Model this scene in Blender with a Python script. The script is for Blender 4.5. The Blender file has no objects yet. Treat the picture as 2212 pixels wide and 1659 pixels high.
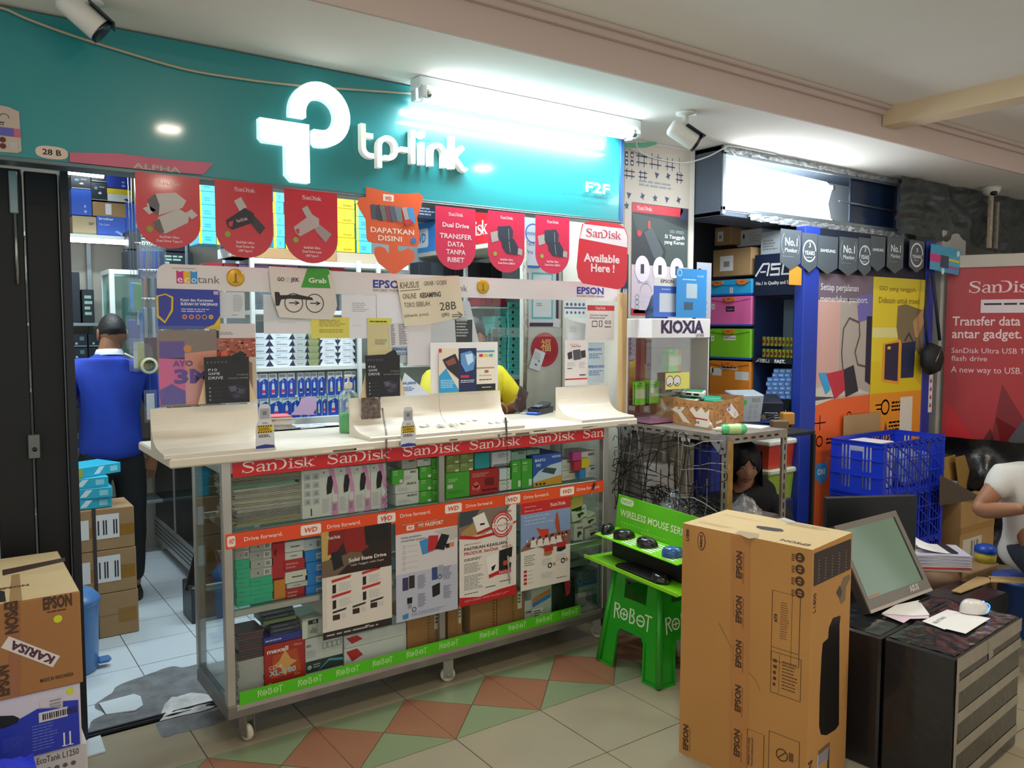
import bpy,math,random
from mathutils import Vector,Matrix,noise
random.seed(7)
S=bpy.context.scene
COL=S.collection
PI=math.pi
# ------------------------------------------------------------------ camera
CAMH=1.6
FPX,YAW,PIT,ROL=1749.7,math.radians(35.431),math.radians(4.038),math.radians(0.103)
_F=Vector((math.sin(YAW)*math.cos(PIT),math.cos(YAW)*math.cos(PIT),-math.sin(PIT)))
_R0=Vector((math.cos(YAW),-math.sin(YAW),0));_U0=_R0.cross(_F)
_R=math.cos(ROL)*_R0 + math.sin(ROL)*_U0
_U=-math.sin(ROL)*_R0 + math.cos(ROL)*_U0
_C=Vector((0,0,CAMH))
cam=bpy.data.cameras.new('camera');co=bpy.data.objects.new('camera',cam);COL.objects.link(co)
cam.sensor_width=36;cam.lens=FPX/2212*36;cam.clip_start=.05
co.matrix_world=Matrix(((_R.x,_U.x,-_F.x,0),(_R.y,_U.y,-_F.y,0),(_R.z,_U.z,-_F.z,CAMH),(0,0,0,1)))
S.camera=co
# ------------------------------------------------------------------ world, exposure, lights
w=bpy.data.worlds.new('world');S.world=w;w.use_nodes=True
bg=w.node_tree.nodes['Background'];bg.inputs[0].default_value=(.97,1.0,.94,1);bg.inputs[1].default_value=.88
S.view_settings.view_transform='Standard';S.view_settings.look='None'
S.view_settings.exposure=0.22;S.view_settings.gamma=1;S.view_settings.use_curve_mapping=False

def area(name,loc,rot,sx,sy,power,color):
    l=bpy.data.lights.new(name,'AREA');l.shape='RECTANGLE';l.size=sx;l.size_y=sy
    l.energy=power;l.color=color
    o=bpy.data.objects.new(name,l);COL.objects.link(o);o.location=loc;o.rotation_euler=rot
    return o
COOL=(.80,.93,1.0);WARM=(1.0,.88,.70);NEUT=(1,.95,.88)
# tubes of the mall: the one under the soffit in front of the sign, those inside the two shops, warm downlights of the corridor
area('tube_light_sign',(2.3,3.0,2.50),(math.radians(0),0,0),1.2,.05,11,COOL)
area('tube_light_wall',(2.3,3.02,2.55),(math.radians(65),0,0),1.2,.05,7,COOL)
area('tube_light_up',(2.3,3.0,2.56),(PI,0,0),1.2,.05,4,COOL)
area('shop_tube_light',(1.3,4.0,2.5),(0,0,0),1.2,.12,16,COOL)
area('shop_tube_light',(2.4,3.75,2.5),(0,0,0),1.0,.12,16,COOL)
area('shop_tube_light',(.8,5.0,2.45),(0,0,0),1.0,.12,19,COOL)
area('shop_tube_light',(3.9,2.62,2.42),(math.radians(25),0,0),1.0,.3,16,COOL)
for x,y,p in ((1.2,1.0,9.5),(3.4,1.1,9.5),(5.4,1.0,12),(-.8,1.4,6),(1.6,-1.0,12),(4.6,-.8,11),(-1.4,-1.2,8)):
    a=area('corridor_downlight',(x,y,2.785),(0,0,0),.12,.12,p,WARM)
# ------------------------------------------------------------------ pixel <-> plane
def ray(x,y): return _F + _R*((x-1106)/FPX) - _U*((y-829.5)/FPX)
def on(ax,v,x,y):
    d=ray(x,y);return _C + d*((v-_C[ax])/d[ax])
class Fr:
    """a plane with its own right/up axes; p() gives the plane point seen at a photo pixel"""
    def __init__(s,O,U,V):
        s.O=Vector(O);s.U=Vector(U).normalized();s.V=Vector(V).normalized();s.N=s.U.cross(s.V)
        s.m=Matrix(((s.U.x,s.V.x,s.N.x,s.O.x),(s.U.y,s.V.y,s.N.y,s.O.y),(s.U.z,s.V.z,s.N.z,s.O.z),(0,0,0,1)))
    def p(s,x,y):
        d=ray(x,y);t=(s.O-_C).dot(s.N)/d.dot(s.N);q=_C+d*t-s.O
        return (q.dot(s.U),q.dot(s.V))
def FY(Y): return Fr((0,Y,0),(1,0,0),(0,0,1))      # faces the corridor; u = X, v = Z
def FX(X): return Fr((X,0,0),(0,-1,0),(0,0,1))     # faces -X; u = -Y
def FZ(Z): return Fr((0,0,Z),(1,0,0),(0,1,0))
# ------------------------------------------------------------------ materials
def lin(h):
    h=h.lstrip('#');o=[]
    for i in (0,2,4):
        c=int(h[i:i+2],16)/255;o.append(c/12.92 if c <= .04045 else ((c+.055)/1.055)**2.4)
    return o
_MC={}
def C(h,r=.55,m=0,e=0,var=0,sc=8,bump=0,bsc=60,coat=0):
    k=(h,r,m,e,var,sc,bump,bsc,coat)
    if k in _MC: return _MC[k]
    mt=bpy.data.materials.new('m_'+h);mt.use_nodes=True;nt=mt.node_tree;b=nt.nodes['Principled BSDF']
    c=lin(h);b.inputs['Base Color'].default_value=(*c,1);b.inputs['Roughness'].default_value=r
    b.inputs['Metallic'].default_value=m;b.inputs['Coat Weight'].default_value=coat;b.inputs['Coat Roughness'].default_value=.08
    if e:
        b.inputs['Emission Color'].default_value=(*c,1);b.inputs['Emission Strength'].default_value=e
    if var or bump:
        tc=nt.nodes.new('ShaderNodeTexCoord')
    if var:
        n=nt.nodes.new('ShaderNodeTexNoise');n.inputs['Scale'].default_value=sc;n.inputs['Detail'].default_value=5
        nt.links.new(tc.outputs['Object'],n.inputs['Vector'])
        rp=nt.nodes.new('ShaderNodeValToRGB');rp.color_ramp.elements[0].position=.3;rp.color_ramp.elements[1].position=.7
        rp.color_ramp.elements[0].color=(*[max(0,x*(1-var)) for x in c],1);rp.color_ramp.elements[1].color=(*[min(1,x*(1+var*.6)) for x in c],1)
        nt.links.new(n.outputs[0],rp.inputs[0]);nt.links.new(rp.outputs[0],b.inputs['Base Color'])
    if bump:
        n2=nt.nodes.new('ShaderNodeTexNoise');n2.inputs['Scale'].default_value=bsc;n2.inputs['Detail'].default_value=4
        nt.links.new(tc.outputs['Object'],n2.inputs['Vector'])
        bp=nt.nodes.new('ShaderNodeBump');bp.inputs['Strength'].default_value=bump;bp.inputs['Distance'].default_value=.01
        nt.links.new(n2.outputs[0],bp.inputs['Height']);nt.links.new(bp.outputs[0],b.inputs['Normal'])
    _MC[k]=mt;return mt
def clear(name,tint=(.93,.98,.97),f=.12,a=0.0,acol=(.8,.85,.85),rough=.03,bump=0):
    """a clear sheet: see-through, fresnel reflection on top, optional milky part a"""
    if name in _MC: return _MC[name]
    mt=bpy.data.materials.new(name);mt.use_nodes=True;nt=mt.node_tree;nt.nodes.clear();N=nt.nodes.new;L=nt.links.new
    out=N('ShaderNodeOutputMaterial');tr=N('ShaderNodeBsdfTransparent');tr.inputs[0].default_value=(*tint,1)
    gl=N('ShaderNodeBsdfGlossy');gl.inputs['Roughness'].default_value=rough
    fr=N('ShaderNodeFresnel');fr.inputs[0].default_value=1.45
    mx=N('ShaderNodeMixShader');mth=N('ShaderNodeMath');mth.operation='MULTIPLY_ADD';mth.inputs[1].default_value=.12+f;mth.inputs[2].default_value=0
    L(fr.outputs[0],mth.inputs[0]);L(mth.outputs[0],mx.inputs[0]);L(tr.outputs[0],mx.inputs[1]);L(gl.outputs[0],mx.inputs[2])
    last=mx
    if a:
        df=N('ShaderNodeBsdfPrincipled');df.inputs['Base Color'].default_value=(*acol,1);df.inputs['Roughness'].default_value=.3
        m2=N('ShaderNodeMixShader');m2.inputs[0].default_value=a;L(mx.outputs[0],m2.inputs[1]);L(df.outputs[0],m2.inputs[2]);last=m2
    if bump:
        tc=N('ShaderNodeTexCoord');n2=N('ShaderNodeTexNoise');n2.inputs['Scale'].default_value=40;L(tc.outputs['Object'],n2.inputs[0])
        bp=N('ShaderNodeBump');bp.inputs['Strength'].default_value=bump;bp.inputs['Distance'].default_value=.01;L(n2.outputs[0],bp.inputs['Height'])
        L(bp.outputs[0],gl.inputs['Normal']);L(bp.outputs[0],fr.inputs['Normal'])
    L(last.outputs[0],out.inputs[0]);_MC[name]=mt;return mt
GLASS=clear('clear_glass',(.96,.985,.98),.22);ACRY=clear('clear_acrylic',(.97,.985,.98),.10,.04)
GREENGLASS=clear('green_glass',(.72,.88,.84),.12,.04,(.5,.7,.66));FILM=clear('plastic_film',(.95,.96,.96),.3,.11,(.75,.77,.78),.12,.8)
_N='first second third fourth fifth sixth seventh eighth ninth tenth eleventh twelfth thirteenth fourteenth fifteenth sixteenth seventeenth eighteenth nineteenth twentieth twenty-first twenty-second twenty-third twenty-fourth'.split()
ALU=C('b9b4ad',.38,.75,var=.12,sc=5);ALUD=C('857f7a',.5,.6,var=.2,sc=7);STEEL=C('a8a7a4',.28,.9)
WHITE=C('ded8d0',.5);PAPER=C('e6e2e0',.7);PAPER2=C('d9d4cf',.7);BLACK=C('0e0e10',.5);DARK=C('1c1c20',.6)
INK=C('2c2a2c',.7);GREY=C('8c8c8c',.7);LGREY=C('b6b6b6',.7);CARD=C('a8855c',.8,var=.10,sc=6,bump=.05);CARDD=C('8d6d4a',.8,var=.15,sc=5)
RED=C('c4121e',.45);CREAM=C('ddd1c0',.35,var=.10,sc=3)
# ------------------------------------------------------------------ text
_TX={}
def glyphs(t,bold=0.0):
    k=(t,bold)
    if k not in _TX:
        cu=bpy.data.curves.new('t','FONT');cu.body=t;cu.size=1;cu.resolution_u=2;cu.offset=bold
        o=bpy.data.objects.new('t',cu);COL.objects.link(o)
        me=bpy.data.meshes.new_from_object(o.evaluated_get(bpy.context.evaluated_depsgraph_get()))
        vs=[(v.co.x,v.co.y) for v in me.vertices];fs=[tuple(p.vertices) for p in me.polygons]
        bpy.data.objects.remove(o);bpy.data.meshes.remove(me)
        if vs:
            x0=min(v[0] for v in vs);x1=max(v[0] for v in vs);cap=.69
            vs=[((a-x0)/(x1-x0),b/cap) for a,b in vs];r=(x1-x0)/cap
        else: r=1
        _TX[k]=(vs,fs,r)
    return _TX[k]
def cr(P,n=5):
    """Catmull-Rom through points of any dimension"""
    out=[]
    for i in range(len(P)-1):
        a=P[max(0,i-1)];b=P[i];c=P[i+1];d=P[min(len(P)-1,i+2)]
        for k in range(n):
            t=k/n
            out.append(tuple(.5*((2*q)+(-p+r_)*t+(2*p-5*q+4*r_-s_)*t*t+(-p+3*q-3*r_+s_)*t**3) for p,q,r_,s_ in zip(a,b,c,d)))
    out.append(tuple(P[-1]));return out
# ------------------------------------------------------------------ mesh builder
class M:
    def __init__(s,fr=None):
        s.v=[];s.f=[];s.i=[];s.ms=[];s.T=fr.m.copy() if fr else Matrix.Identity(4);s.fr=fr;s.sm=False;s.smf=[]
    def mi(s,m):
        if m not in s.ms: s.ms.append(m)
        return s.ms.index(m)
    def add(s,vs,fs,m):
        n=len(s.v);T=s.T
        s.v.extend((T @ Vector(p))[:] for p in vs);k=s.mi(m)
        for f in fs: s.f.append(tuple(a+n for a in f));s.i.append(k);s.smf.append(s.sm)
        return s
    def box(s,x0,y0,z0,x1,y1,z1,m,b=0):
        if x0 > x1: x0,x1=x1,x0
        if y0 > y1: y0,y1=y1,y0
        if z0 > z1: z0,z1=z1,z0
        b=min(b,(x1-x0)*.45,(y1-y0)*.45,(z1-z0)*.45)
        if b <= 0:
            return s.add([(x0,y0,z0),(x1,y0,z0),(x1,y1,z0),(x0,y1,z0),(x0,y0,z1),(x1,y0,z1),(x1,y1,z1),(x0,y1,z1)],
                         [(0,3,2,1),(4,5,6,7),(0,1,5,4),(1,2,6,5),(2,3,7,6),(3,0,4,7)],m)
        vs=[];X=(x0,x1);Y=(y0,y1);Z=(z0,z1);sg=(1,-1);idx={}
        for i in (0,1):
            for j in (0,1):
                for k in (0,1):
                    for a in range(3):
                        p=[X[i],Y[j],Z[k]];d=(sg[i]*b,sg[j]*b,sg[k]*b)
                        for c in range(3):
                            if c != a: p[c] += d[c]
                        idx[i,j,k,a]=len(vs);vs.append(tuple(p))
        g=lambda *t: idx[t];fs=[]
        for a in range(3):
            for e in (0,1):
                q=[]
                for (u_,w_) in ((0,0),(1,0),(1,1),(0,1)):
                    t=[0,0,0];t[a]=e;t[(a+1) % 3]=u_;t[(a+2) % 3]=w_;q.append(g(*t,a))
                fs.append(tuple(q) if e else tuple(q[::-1]))
        for a in range(3):
            for (u_,w_) in ((0,0),(1,0),(1,1),(0,1)):
                t0=[0,0,0];t1=[0,0,0];t1[a]=1
                for t in (t0,t1): t[(a+1) % 3]=u_;t[(a+2) % 3]=w_
                b1=(a+1) % 3;b2=(a+2) % 3
                q=(g(*t0,b1),g(*t1,b1),g(*t1,b2),g(*t0,b2));fs.append(q if u_ == w_ else q[::-1])
        for i in (0,1):
            for j in (0,1):
                for k in (0,1):
                    q=(g(i,j,k,0),g(i,j,k,1),g(i,j,k,2));fs.append(q if (i+j+k) % 2 else q[::-1])
        return s.add(vs,fs,m)
    def prism(s,pts,h0,h1,m,side=None):
        """outline in local xy pushed from z=h0 to z=h1"""
        n=len(pts);a=sum(pts[i][0]*pts[(i+1) % n][1]-pts[(i+1) % n][0]*pts[i][1] for i in range(n))
        if a < 0: pts=pts[::-1]
        s.add([(x,y,h0) for x,y in pts]+[(x,y,h1) for x,y in pts],[tuple(range(n))[::-1],tuple(range(n,2*n))],m)
        return s.add([(x,y,h0) for x,y in pts]+[(x,y,h1) for x,y in pts],[(i,(i+1) % n,n+(i+1) % n,n+i) for i in range(n)],side or m)
    def poly(s,pts,h,m):
        n=len(pts);a=sum(pts[i][0]*pts[(i+1) % n][1]-pts[(i+1) % n][0]*pts[i][1] for i in range(n))
        if a < 0: pts=pts[::-1]
        return s.add([(x,y,h) for x,y in pts],[tuple(range(n))],m)
    def rect(s,x0,y0,x1,y1,h,m): return s.poly([(x0,y0),(x1,y0),(x1,y1),(x0,y1)],h,m)
    def disc(s,x,y,r,h,m,n=20,ry=None,a0=0,a1=2*PI):
        return s.poly([(x+r*math.cos(a0+(a1-a0)*i/n),y+(ry or r)*math.sin(a0+(a1-a0)*i/n)) for i in range(n+(a1-a0 < 6.2))],h,m)
    def rib(s,P,wd,h,m,h1=None):
        """flat ribbon along a polyline; wd = width or a width per point; h1 makes it a solid"""
        n=len(P);W=wd if isinstance(wd,(list,tuple)) else [wd]*n;L=[];Rr=[]
        for i in range(n):
            a=P[max(0,i-1)];b=P[min(n-1,i+1)];dx=b[0]-a[0];dy=b[1]-a[1];d=math.hypot(dx,dy) or 1
            k=1
            if 0 < i < n-1:
                e1=(P[i][0]-a[0],P[i][1]-a[1]);e2=(b[0]-P[i][0],b[1]-P[i][1]);q=math.hypot(*e1)*math.hypot(*e2)
                if q: k=1/max(.6,math.sqrt(max(0,(1+(e1[0]*e2[0]+e1[1]*e2[1])/q)/2)))
            nx=-dy/d*W[i]/2*k;ny=dx/d*W[i]/2*k;L.append((P[i][0]+nx,P[i][1]+ny));Rr.append((P[i][0]-nx,P[i][1]-ny))
        if h1 is None:
            return s.add([(x,y,h) for x,y in L+Rr],[(n+i,n+i+1,i+1,i) for i in range(n-1)],m)
        return s.prism(Rr+L[::-1],h,h1,m)
    def ring(s,x,y,r,wd,h,m,n=24,a0=0,a1=2*PI,ry=1):
        return s.rib([(x+r*math.cos(a0+(a1-a0)*i/n),y+r*ry*math.sin(a0+(a1-a0)*i/n)) for i in range(n+1)],wd,h,m)
    def text(s,t,x0,y0,hh,h,m,wd=None,bold=0.0,rot=0,al='l',sh=0):
        """t with its baseline at y0 and cap height hh; wd squeezes it to that width"""
        vs,fs,r=glyphs(t,bold);wd=wd or r*hh;off={'l': 0,'c': -wd/2,'r': -wd}[al];c,q=math.cos(rot),math.sin(rot)
        P=[(off+a*wd+sh*b*hh,b*hh) for a,b in vs]
        return s.add([(x0+a*c-b*q,y0+a*q+b*c,h) for a,b in P],fs,m)
    def rows(s,x0,y0,x1,y1,n,h,m,fill=.55,seed=0):
        """unreadably small print: short dashes in rows"""
        rn=random.Random(seed+n*13+int(x0*1e4));st=(y1-y0)/n
        for i in range(n):
            y=y1-(i+.5)*st;x=x0;end=x1-(x1-x0)*rn.random()*.35
            while x < end:
                l=(x1-x0)*rn.uniform(.08,.25);s.rect(x,y-st*fill/2,min(x+l,end),y+st*fill/2,h,m);x += l+(x1-x0)*.03
        return s
    def cyl(s,p0,p1,r0,r1=None,m=None,n=14,caps=True):
        r1=r0 if r1 is None else r1;return s.tube([p0,p1],[r0,r1],m,n,caps)
    def tube(s,P,rad,m,n=8,caps=True):
        P=[Vector(p) for p in P];R=rad if isinstance(rad,(list,tuple)) else [rad]*len(P);vs=[];up=None
        for i,p in enumerate(P):
            d=(P[min(i+1,len(P)-1)]-P[max(i-1,0)]).normalized()
            if up is None: up=d.orthogonal().normalized()
            up=(up-d*up.dot(d));up=up.normalized() if up.length > 1e-6 else d.orthogonal().normalized();q=d.cross(up)
            for k in range(n): t=2*PI*k/n;vs.append(p+(up*math.cos(t)+q*math.sin(t))*R[i])
        fs=[(i*n+k,i*n+(k+1) % n,(i+1)*n+(k+1) % n,(i+1)*n+k) for i in range(len(P)-1) for k in range(n)]
        if caps: fs += [tuple(range(n))[::-1],tuple(range((len(P)-1)*n,len(P)*n))]
        o=s.sm;s.sm=n > 5;s.add([v[:] for v in vs],fs,m);s.sm=o;return s
    def lathe(s,c,prof,m,n=24,ax='z',sy=1):
        vs=[]
        for r,z in prof:
            for k in range(n):
                t=2*PI*k/n;a,b=r*math.cos(t),r*math.sin(t)*sy
                vs.append((c[0]+a,c[1]+b,c[2]+z) if ax == 'z' else (c[0]+a,c[1]+z,c[2]+b) if ax == 'y' else (c[0]+z,c[1]+a,c[2]+b))
        fl=ax == 'y'
        fs=[(i*n+k,i*n+(k+1) % n,(i+1)*n+(k+1) % n,(i+1)*n+k) for i in range(len(prof)-1) for k in range(n)]
        if fl: fs=[f[::-1] for f in fs]
        o=s.sm;s.sm=True;s.add(vs,fs,m);s.sm=o;return s
    def grid(s,fn,nu,nv,m,sm=True):
        vs=[fn(i/nu,j/nv) for j in range(nv+1) for i in range(nu+1)]
        o=s.sm;s.sm=sm;s.add(vs,[(j*(nu+1)+i,j*(nu+1)+i+1,(j+1)*(nu+1)+i+1,(j+1)*(nu+1)+i) for j in range(nv) for i in range(nu)],m);s.sm=o;return s
    # words drawn from strokes
    def sandisk(s,x,y,hh,h,m,wd=None,only=None):
        G=SAND;W=3.42;k=(wd/W) if wd else hh
        for ch,(ox,st) in enumerate(G):
            if only and ch >= only: break
            for pts,ws in st:
                Pp=[(x+(ox+a)*k,y+b*hh) for a,b in pts];n=len(Pp)
                if n > 2:
                    q=cr([(a,b,w_*hh) for (a,b),w_ in zip(Pp,ws)],4);s.rib([(a,b) for a,b,_ in q],[c*1.18 for _,_,c in q],h,m)
                else: s.rib(Pp,ws*hh*1.15,h,m)
        return s
    def robot(s,x,y,hh,h,m,wd=None):
        W=2.75;k=(wd/W) if wd else hh;t=hh*.12
        P=lambda q: [(x+a*k,y+b*hh) for a,b in q]
        s.rib(P([(.05,-.12),(.05,1),(.30,.98),(.40,.82),(.30,.62),(.06,.58)]),t,h,m);s.rib(P([(.18,.58),(.42,0)]),t,h,m)
        s.ring(x+.75*k,y+.42*hh,.36*hh,t,h,m,ry=1);s.rib(P([(.55,.42),(.95,.42)]),t*.8,h,m);s.rib(P([(.75,.22),(.75,.62)]),t*.8,h,m)
        s.rib(P([(1.2,0),(1.2,1),(1.42,.95),(1.48,.78),(1.4,.6),(1.2,.56),(1.45,.5),(1.55,.28),(1.45,.05),(1.2,0)]),t,h,m)
        s.ring(x+1.98*k,y+.42*hh,.36*hh,t,h,m);s.rib(P([(1.8,.42),(2.16,.42)]),t*.8,h,m)
        s.rib(P([(2.25,.97),(2.75,.97)]),t,h,m);s.rib(P([(2.5,.97),(2.5,-.12)]),t,h,m);return s
    def wd(s,x,y,hh,h,box,ink,wdt=None):
        """white rounded tag with the slanted letters"""
        wdt=wdt or hh*1.5;r=hh*.12
        s.poly([(x+r,y),(x+wdt-r,y),(x+wdt,y+r),(x+wdt,y+hh-r),(x+wdt-r,y+hh),(x+r,y+hh),(x,y+hh-r),(x,y+r)],h,box)
        s.text('WD',x+wdt*.13,y+hh*.27,hh*.46,h+.0004,ink,wd=wdt*.66,bold=.03,sh=.22);return s
    def obj(s,name,parent=None,label=None,cat=None,group=None,kind=None):
        me=bpy.data.meshes.new(name);me.from_pydata(s.v,[],s.f);me.polygons.foreach_set('material_index',s.i)
        me.polygons.foreach_set('use_smooth',s.smf)
        for m in s.ms: me.materials.append(m)
        me.update()
        o=bpy.data.objects.new(name,me);COL.objects.link(o);par(o,parent);tag(o,label,cat,group,kind);return o
def par(o,p):
    if p is not None:
        o.parent=p;q=p;t=p.get('_at');o.matrix_parent_inverse=Matrix.Translation(Vector(t) if t else Vector((0,0,0))).inverted()
def tag(o,label=None,cat=None,group=None,kind=None):
    if label: o['label']=label
    if cat: o['category']=cat
    if group: o['group']=group
    if kind: o['kind']=kind
def thing(name,label,cat,loc,group=None):
    o=bpy.data.objects.new(name,None);COL.objects.link(o);o.location=loc;o['_at']=list(loc);o.empty_display_size=.1
    tag(o,label,cat,group);return o
def clone(root,d,label=None,group=None,rz=0):
    """copy of a thing and its parts, moved by d"""
    Mx=Matrix.Translation(Vector(d))
    def cp(o,p):
        c=o.copy();COL.objects.link(c)
        if p is not None: c.parent=p
        for ch in list(o.children): cp(ch,c)
        return c
    r=cp(root,None);r.location=root.location+Vector(d);r.rotation_euler.z += rz
    if label: r['label']=label
    if group: r['group']=group
    return r
def T_(a,b): return a
_s=([(.50,.80),(.44,.93),(.28,.97),(.10,.88),(.09,.70),(.28,.54),(.46,.42),(.50,.22),(.36,.04),(.18,.03),(.05,.18)],[.06,.06,.07,.11,.14,.17,.14,.11,.07,.06,.06])
_ss=([(a*.78,b*.68) for a,b in _s[0]],[w_*.85 for w_ in _s[1]])
SAND=[(0,[_s,([(.52,.68),(.52,.98)],.05),([(.03,.02),(.03,.32)],.05)]),
 (.62,[([(.06,.50),(.14,.64),(.28,.66),(.36,.54),(.36,.10),(.45,.03)],[.08,.07,.08,.14,.14,.06]),([(.36,.40),(.18,.34),(.06,.2),(.12,.05),(.24,.04),(.36,.16)],[.05,.06,.12,.08,.05,.05])]),
 (1.10,[([(.12,.03),(.12,.62)],.14),([(.0,.64),(.14,.64)],.06),([(0,.03),(.24,.03)],.06),([(.16,.50),(.28,.66),(.40,.62),(.44,.45),(.44,.06)],[.05,.08,.12,.14,.14]),([(.34,.03),(.62,.03)],.06)]),
 (1.62,[([(-.08,.96),(.10,.96),(.30,.88),(.40,.6),(.36,.3),(.2,.08),(-.1,.03)],[.05,.06,.12,.18,.16,.08,.05])]),
 (2.16,[([(.12,.03),(.12,.62)],.14),([(0,.64),(.14,.64)],.06),([(0,.03),(.24,.03)],.06),([(.05,.86),(.19,.86)],.13)]),
 (2.44,[_ss,([(.40,.48),(.40,.68)],.05),([(.03,.0),(.03,.22)],.05)]),
 (2.88,[([(.10,.0),(.10,.97)],.14),([(0,.95),(.12,.95)],.05),([(0,.03),(.22,.03)],.06),([(.17,.28),(.42,.62)],.07),([(.24,.38),(.46,.03)],.13),([(.32,.64),(.54,.64)],.05),([(.34,.03),(.58,.03)],.05)])]
# ================================================================== SETTING
BEIGE=C('9c927b',.22,var=.05,sc=3);TERRA=C('94634a',.3,var=.06,sc=4);SAGE=C('7f8a68',.3,var=.06,sc=4);WTILE=C('cfdbe2',.16,var=.03,sc=3)
GROUT=C('5f564a',.9);CEIL=C('ebe8e0',.85,var=.03,sc=1.5);PINKB=C('cdb8ae',.85);WALLP=C('c8c2b6',.8,var=.08,sc=3)
m=M();m.box(-3,-3,-.08,9,8,-.005,GROUT);floor=m.obj('floor',kind='structure')
TX0,TY0,TP=1.59,3.02,.413
_sh={}
def tile(key,pts,mat,x,y,g=.0022):
    if key not in _sh:
        cx=sum(p[0] for p in pts)/len(pts);cy=sum(p[1] for p in pts)/len(pts)
        q=[]
        for a,b in pts:
            d=math.hypot(a-cx,b-cy);q.append((a-(a-cx)/d*g*1.3,b-(b-cy)/d*g*1.3))
        mm=M();mm.prism(q,-.005,0,mat);o=mm.obj('tile',floor);_sh[key]=o.data
    else:
        o=bpy.data.objects.new('tile',_sh[key]);COL.objects.link(o);o.parent=floor
    o.location=(x,y,random.uniform(-.0004,.0004));return o
sq=[(0,0),(TP,0),(TP,TP),(0,TP)];c_=(TP/2,TP/2)
for j in range(-6,1):
    for i in range(-4,14):
        x=TX0+i*TP;y=TY0+j*TP
        if x < -.2 and y < 1.8: continue
        if j == -1:
            tile('n',[sq[2],sq[3],c_],SAGE,x,y);tile('s',[sq[0],sq[1],c_],SAGE,x,y)
            tile('w',[sq[3],sq[0],c_],TERRA,x,y);tile('e',[sq[1],sq[2],c_],TERRA,x,y)
        elif j == 0: tile('bk',[(0,0),(TP,0),(TP,.40),(0,.40)],BEIGE,x,y)
        else: tile('b',sq,BEIGE,x,y)
WP=.313;WX0=.722;WY0=4.05
for j in range(-2,9):
    for i in range(-2,4):
        x=WX0+(i-1)*WP;y=WY0+j*WP
        if y < 3.45: tile('wf',[(0,3.46-y),(WP,3.46-y),(WP,WP),(0,WP)],WTILE,x,y);continue
        tile('w_',[(0,0),(WP,0),(WP,WP),(0,WP)],WTILE,x,y)
# bare screed where tiles are broken away, plaster on it, sliding-door track
FZ0=FZ(0)
CONC=C('74777a',.9,var=.3,sc=14,bump=.8,bsc=40);PLAS=C('cfcfcf',.9,var=.2,sc=20,bump=.9,bsc=50)
def rough(name,px,zt,mat,seed=1,zf=0.0,up=None):
    """low lumpy heap inside an outline"""
    pts=[FZ0.p(*q) for q in px];cx=sum(p[0] for p in pts)/len(pts);cy=sum(p[1] for p in pts)/len(pts)
    d=cr(pts+[pts[0]],5)[:-1];n=len(d);mm=M();vs=[];K=8
    for k in range(K+1):
        t=k/K
        for i,(a,b) in enumerate(d):
            j_=1+.03*noise.noise((a*30,b*30,seed)) if k == 0 else 1
            x=cx+(a-cx)*(1-t)*j_;y=cy+(b-cy)*(1-t)*j_
            z=zf if k == 0 else zf+zt*min(1,t*4)*(.6+.8*noise.noise((x*14,y*14,seed+3)))
            vs.append((x,y,max(zf,z)))
    mm.sm=True;mm.add(vs,[(k*n+i,k*n+(i+1) % n,(k+1)*n+(i+1) % n,(k+1)*n+i) for k in range(K) for i in range(n)],mat)
    return mm
rough('p',[(442,1431),(404,1440),(367,1441),(315,1459),(257,1480),(240,1498),(205,1522),(215,1535),(228,1545),(202,1555),(190.6,1580),(192,1590),(300,1567),(400,1541),(470,1522),(475,1480)],.005,CONC,2,.0005).obj('bare_screed_patch',floor,'grey bare screed showing where floor tiles are broken away')
rough('p',[(335,1561),(350,1592),(380,1586),(413,1578),(462,1566),(490,1552),(480,1530),(400,1545)],.004,CONC,5,.0005).obj('bare_screed_patch',floor,'smaller grey screed patch in front of the door track')
rough('p',[(345,1560),(355,1525),(372,1512),(395,1503),(430,1499),(455,1505),(470,1522),(440,1537),(390,1548)],.022,PLAS,8,.004).obj('plaster_heap',label='crumbled white plaster heap on grey screed beside the counter caster',cat='rubble')
mm=M(FZ0);mm.prism([FZ0.p(*q) for q in [(214,1523),(289,1503),(304,1508),(309,1527),(292,1538),(230,1547)]],.004,.009,WTILE);mm.obj('tile',floor,'broken white tile left standing in the screed')
mm=M(FZ0);mm.prism([FZ0.p(*q) for q in [(186,1602),(217,1592),(228,1626),(186,1638)]],.001,.008,WTILE);mm.obj('loose_tile',label='loose white floor tile lying beside the dark gate',cat='tile')
mm=M();mm.box(.40,3.425,0,3.0,3.437,.013,C('2a2c30',.4,.7));mm.box(.40,3.447,0,3.0,3.459,.013,C('2a2c30',.4,.7));mm.box(.40,3.425,0,3.0,3.459,.003,C('3a3c40',.4,.7));mm.obj('trim_1',kind='structure')
# ceiling
mm=M();mm.box(-4,2.53,2.63,9,8,2.95,CEIL);mm.obj('ceiling',kind='structure')
mm=M();mm.box(-4,-4,2.80,9,2.53,2.95,CEIL);mm.obj('ceiling_recess',kind='structure')
mm=M();mm.box(-4,2.515,2.63,9,2.53,2.80,PINKB);mm.box(-4,2.485,2.755,9,2.515,2.80,PINKB,.006);mm.box(-4,2.455,2.78,9,2.485,2.80,PINKB,.005);mm.obj('trim_2',kind='structure')
mm=M();mm.box(4.27,-4,2.70,4.42,2.51,2.80,C('d9c3a0',.85));mm.obj('trim_3',kind='structure')
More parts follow.
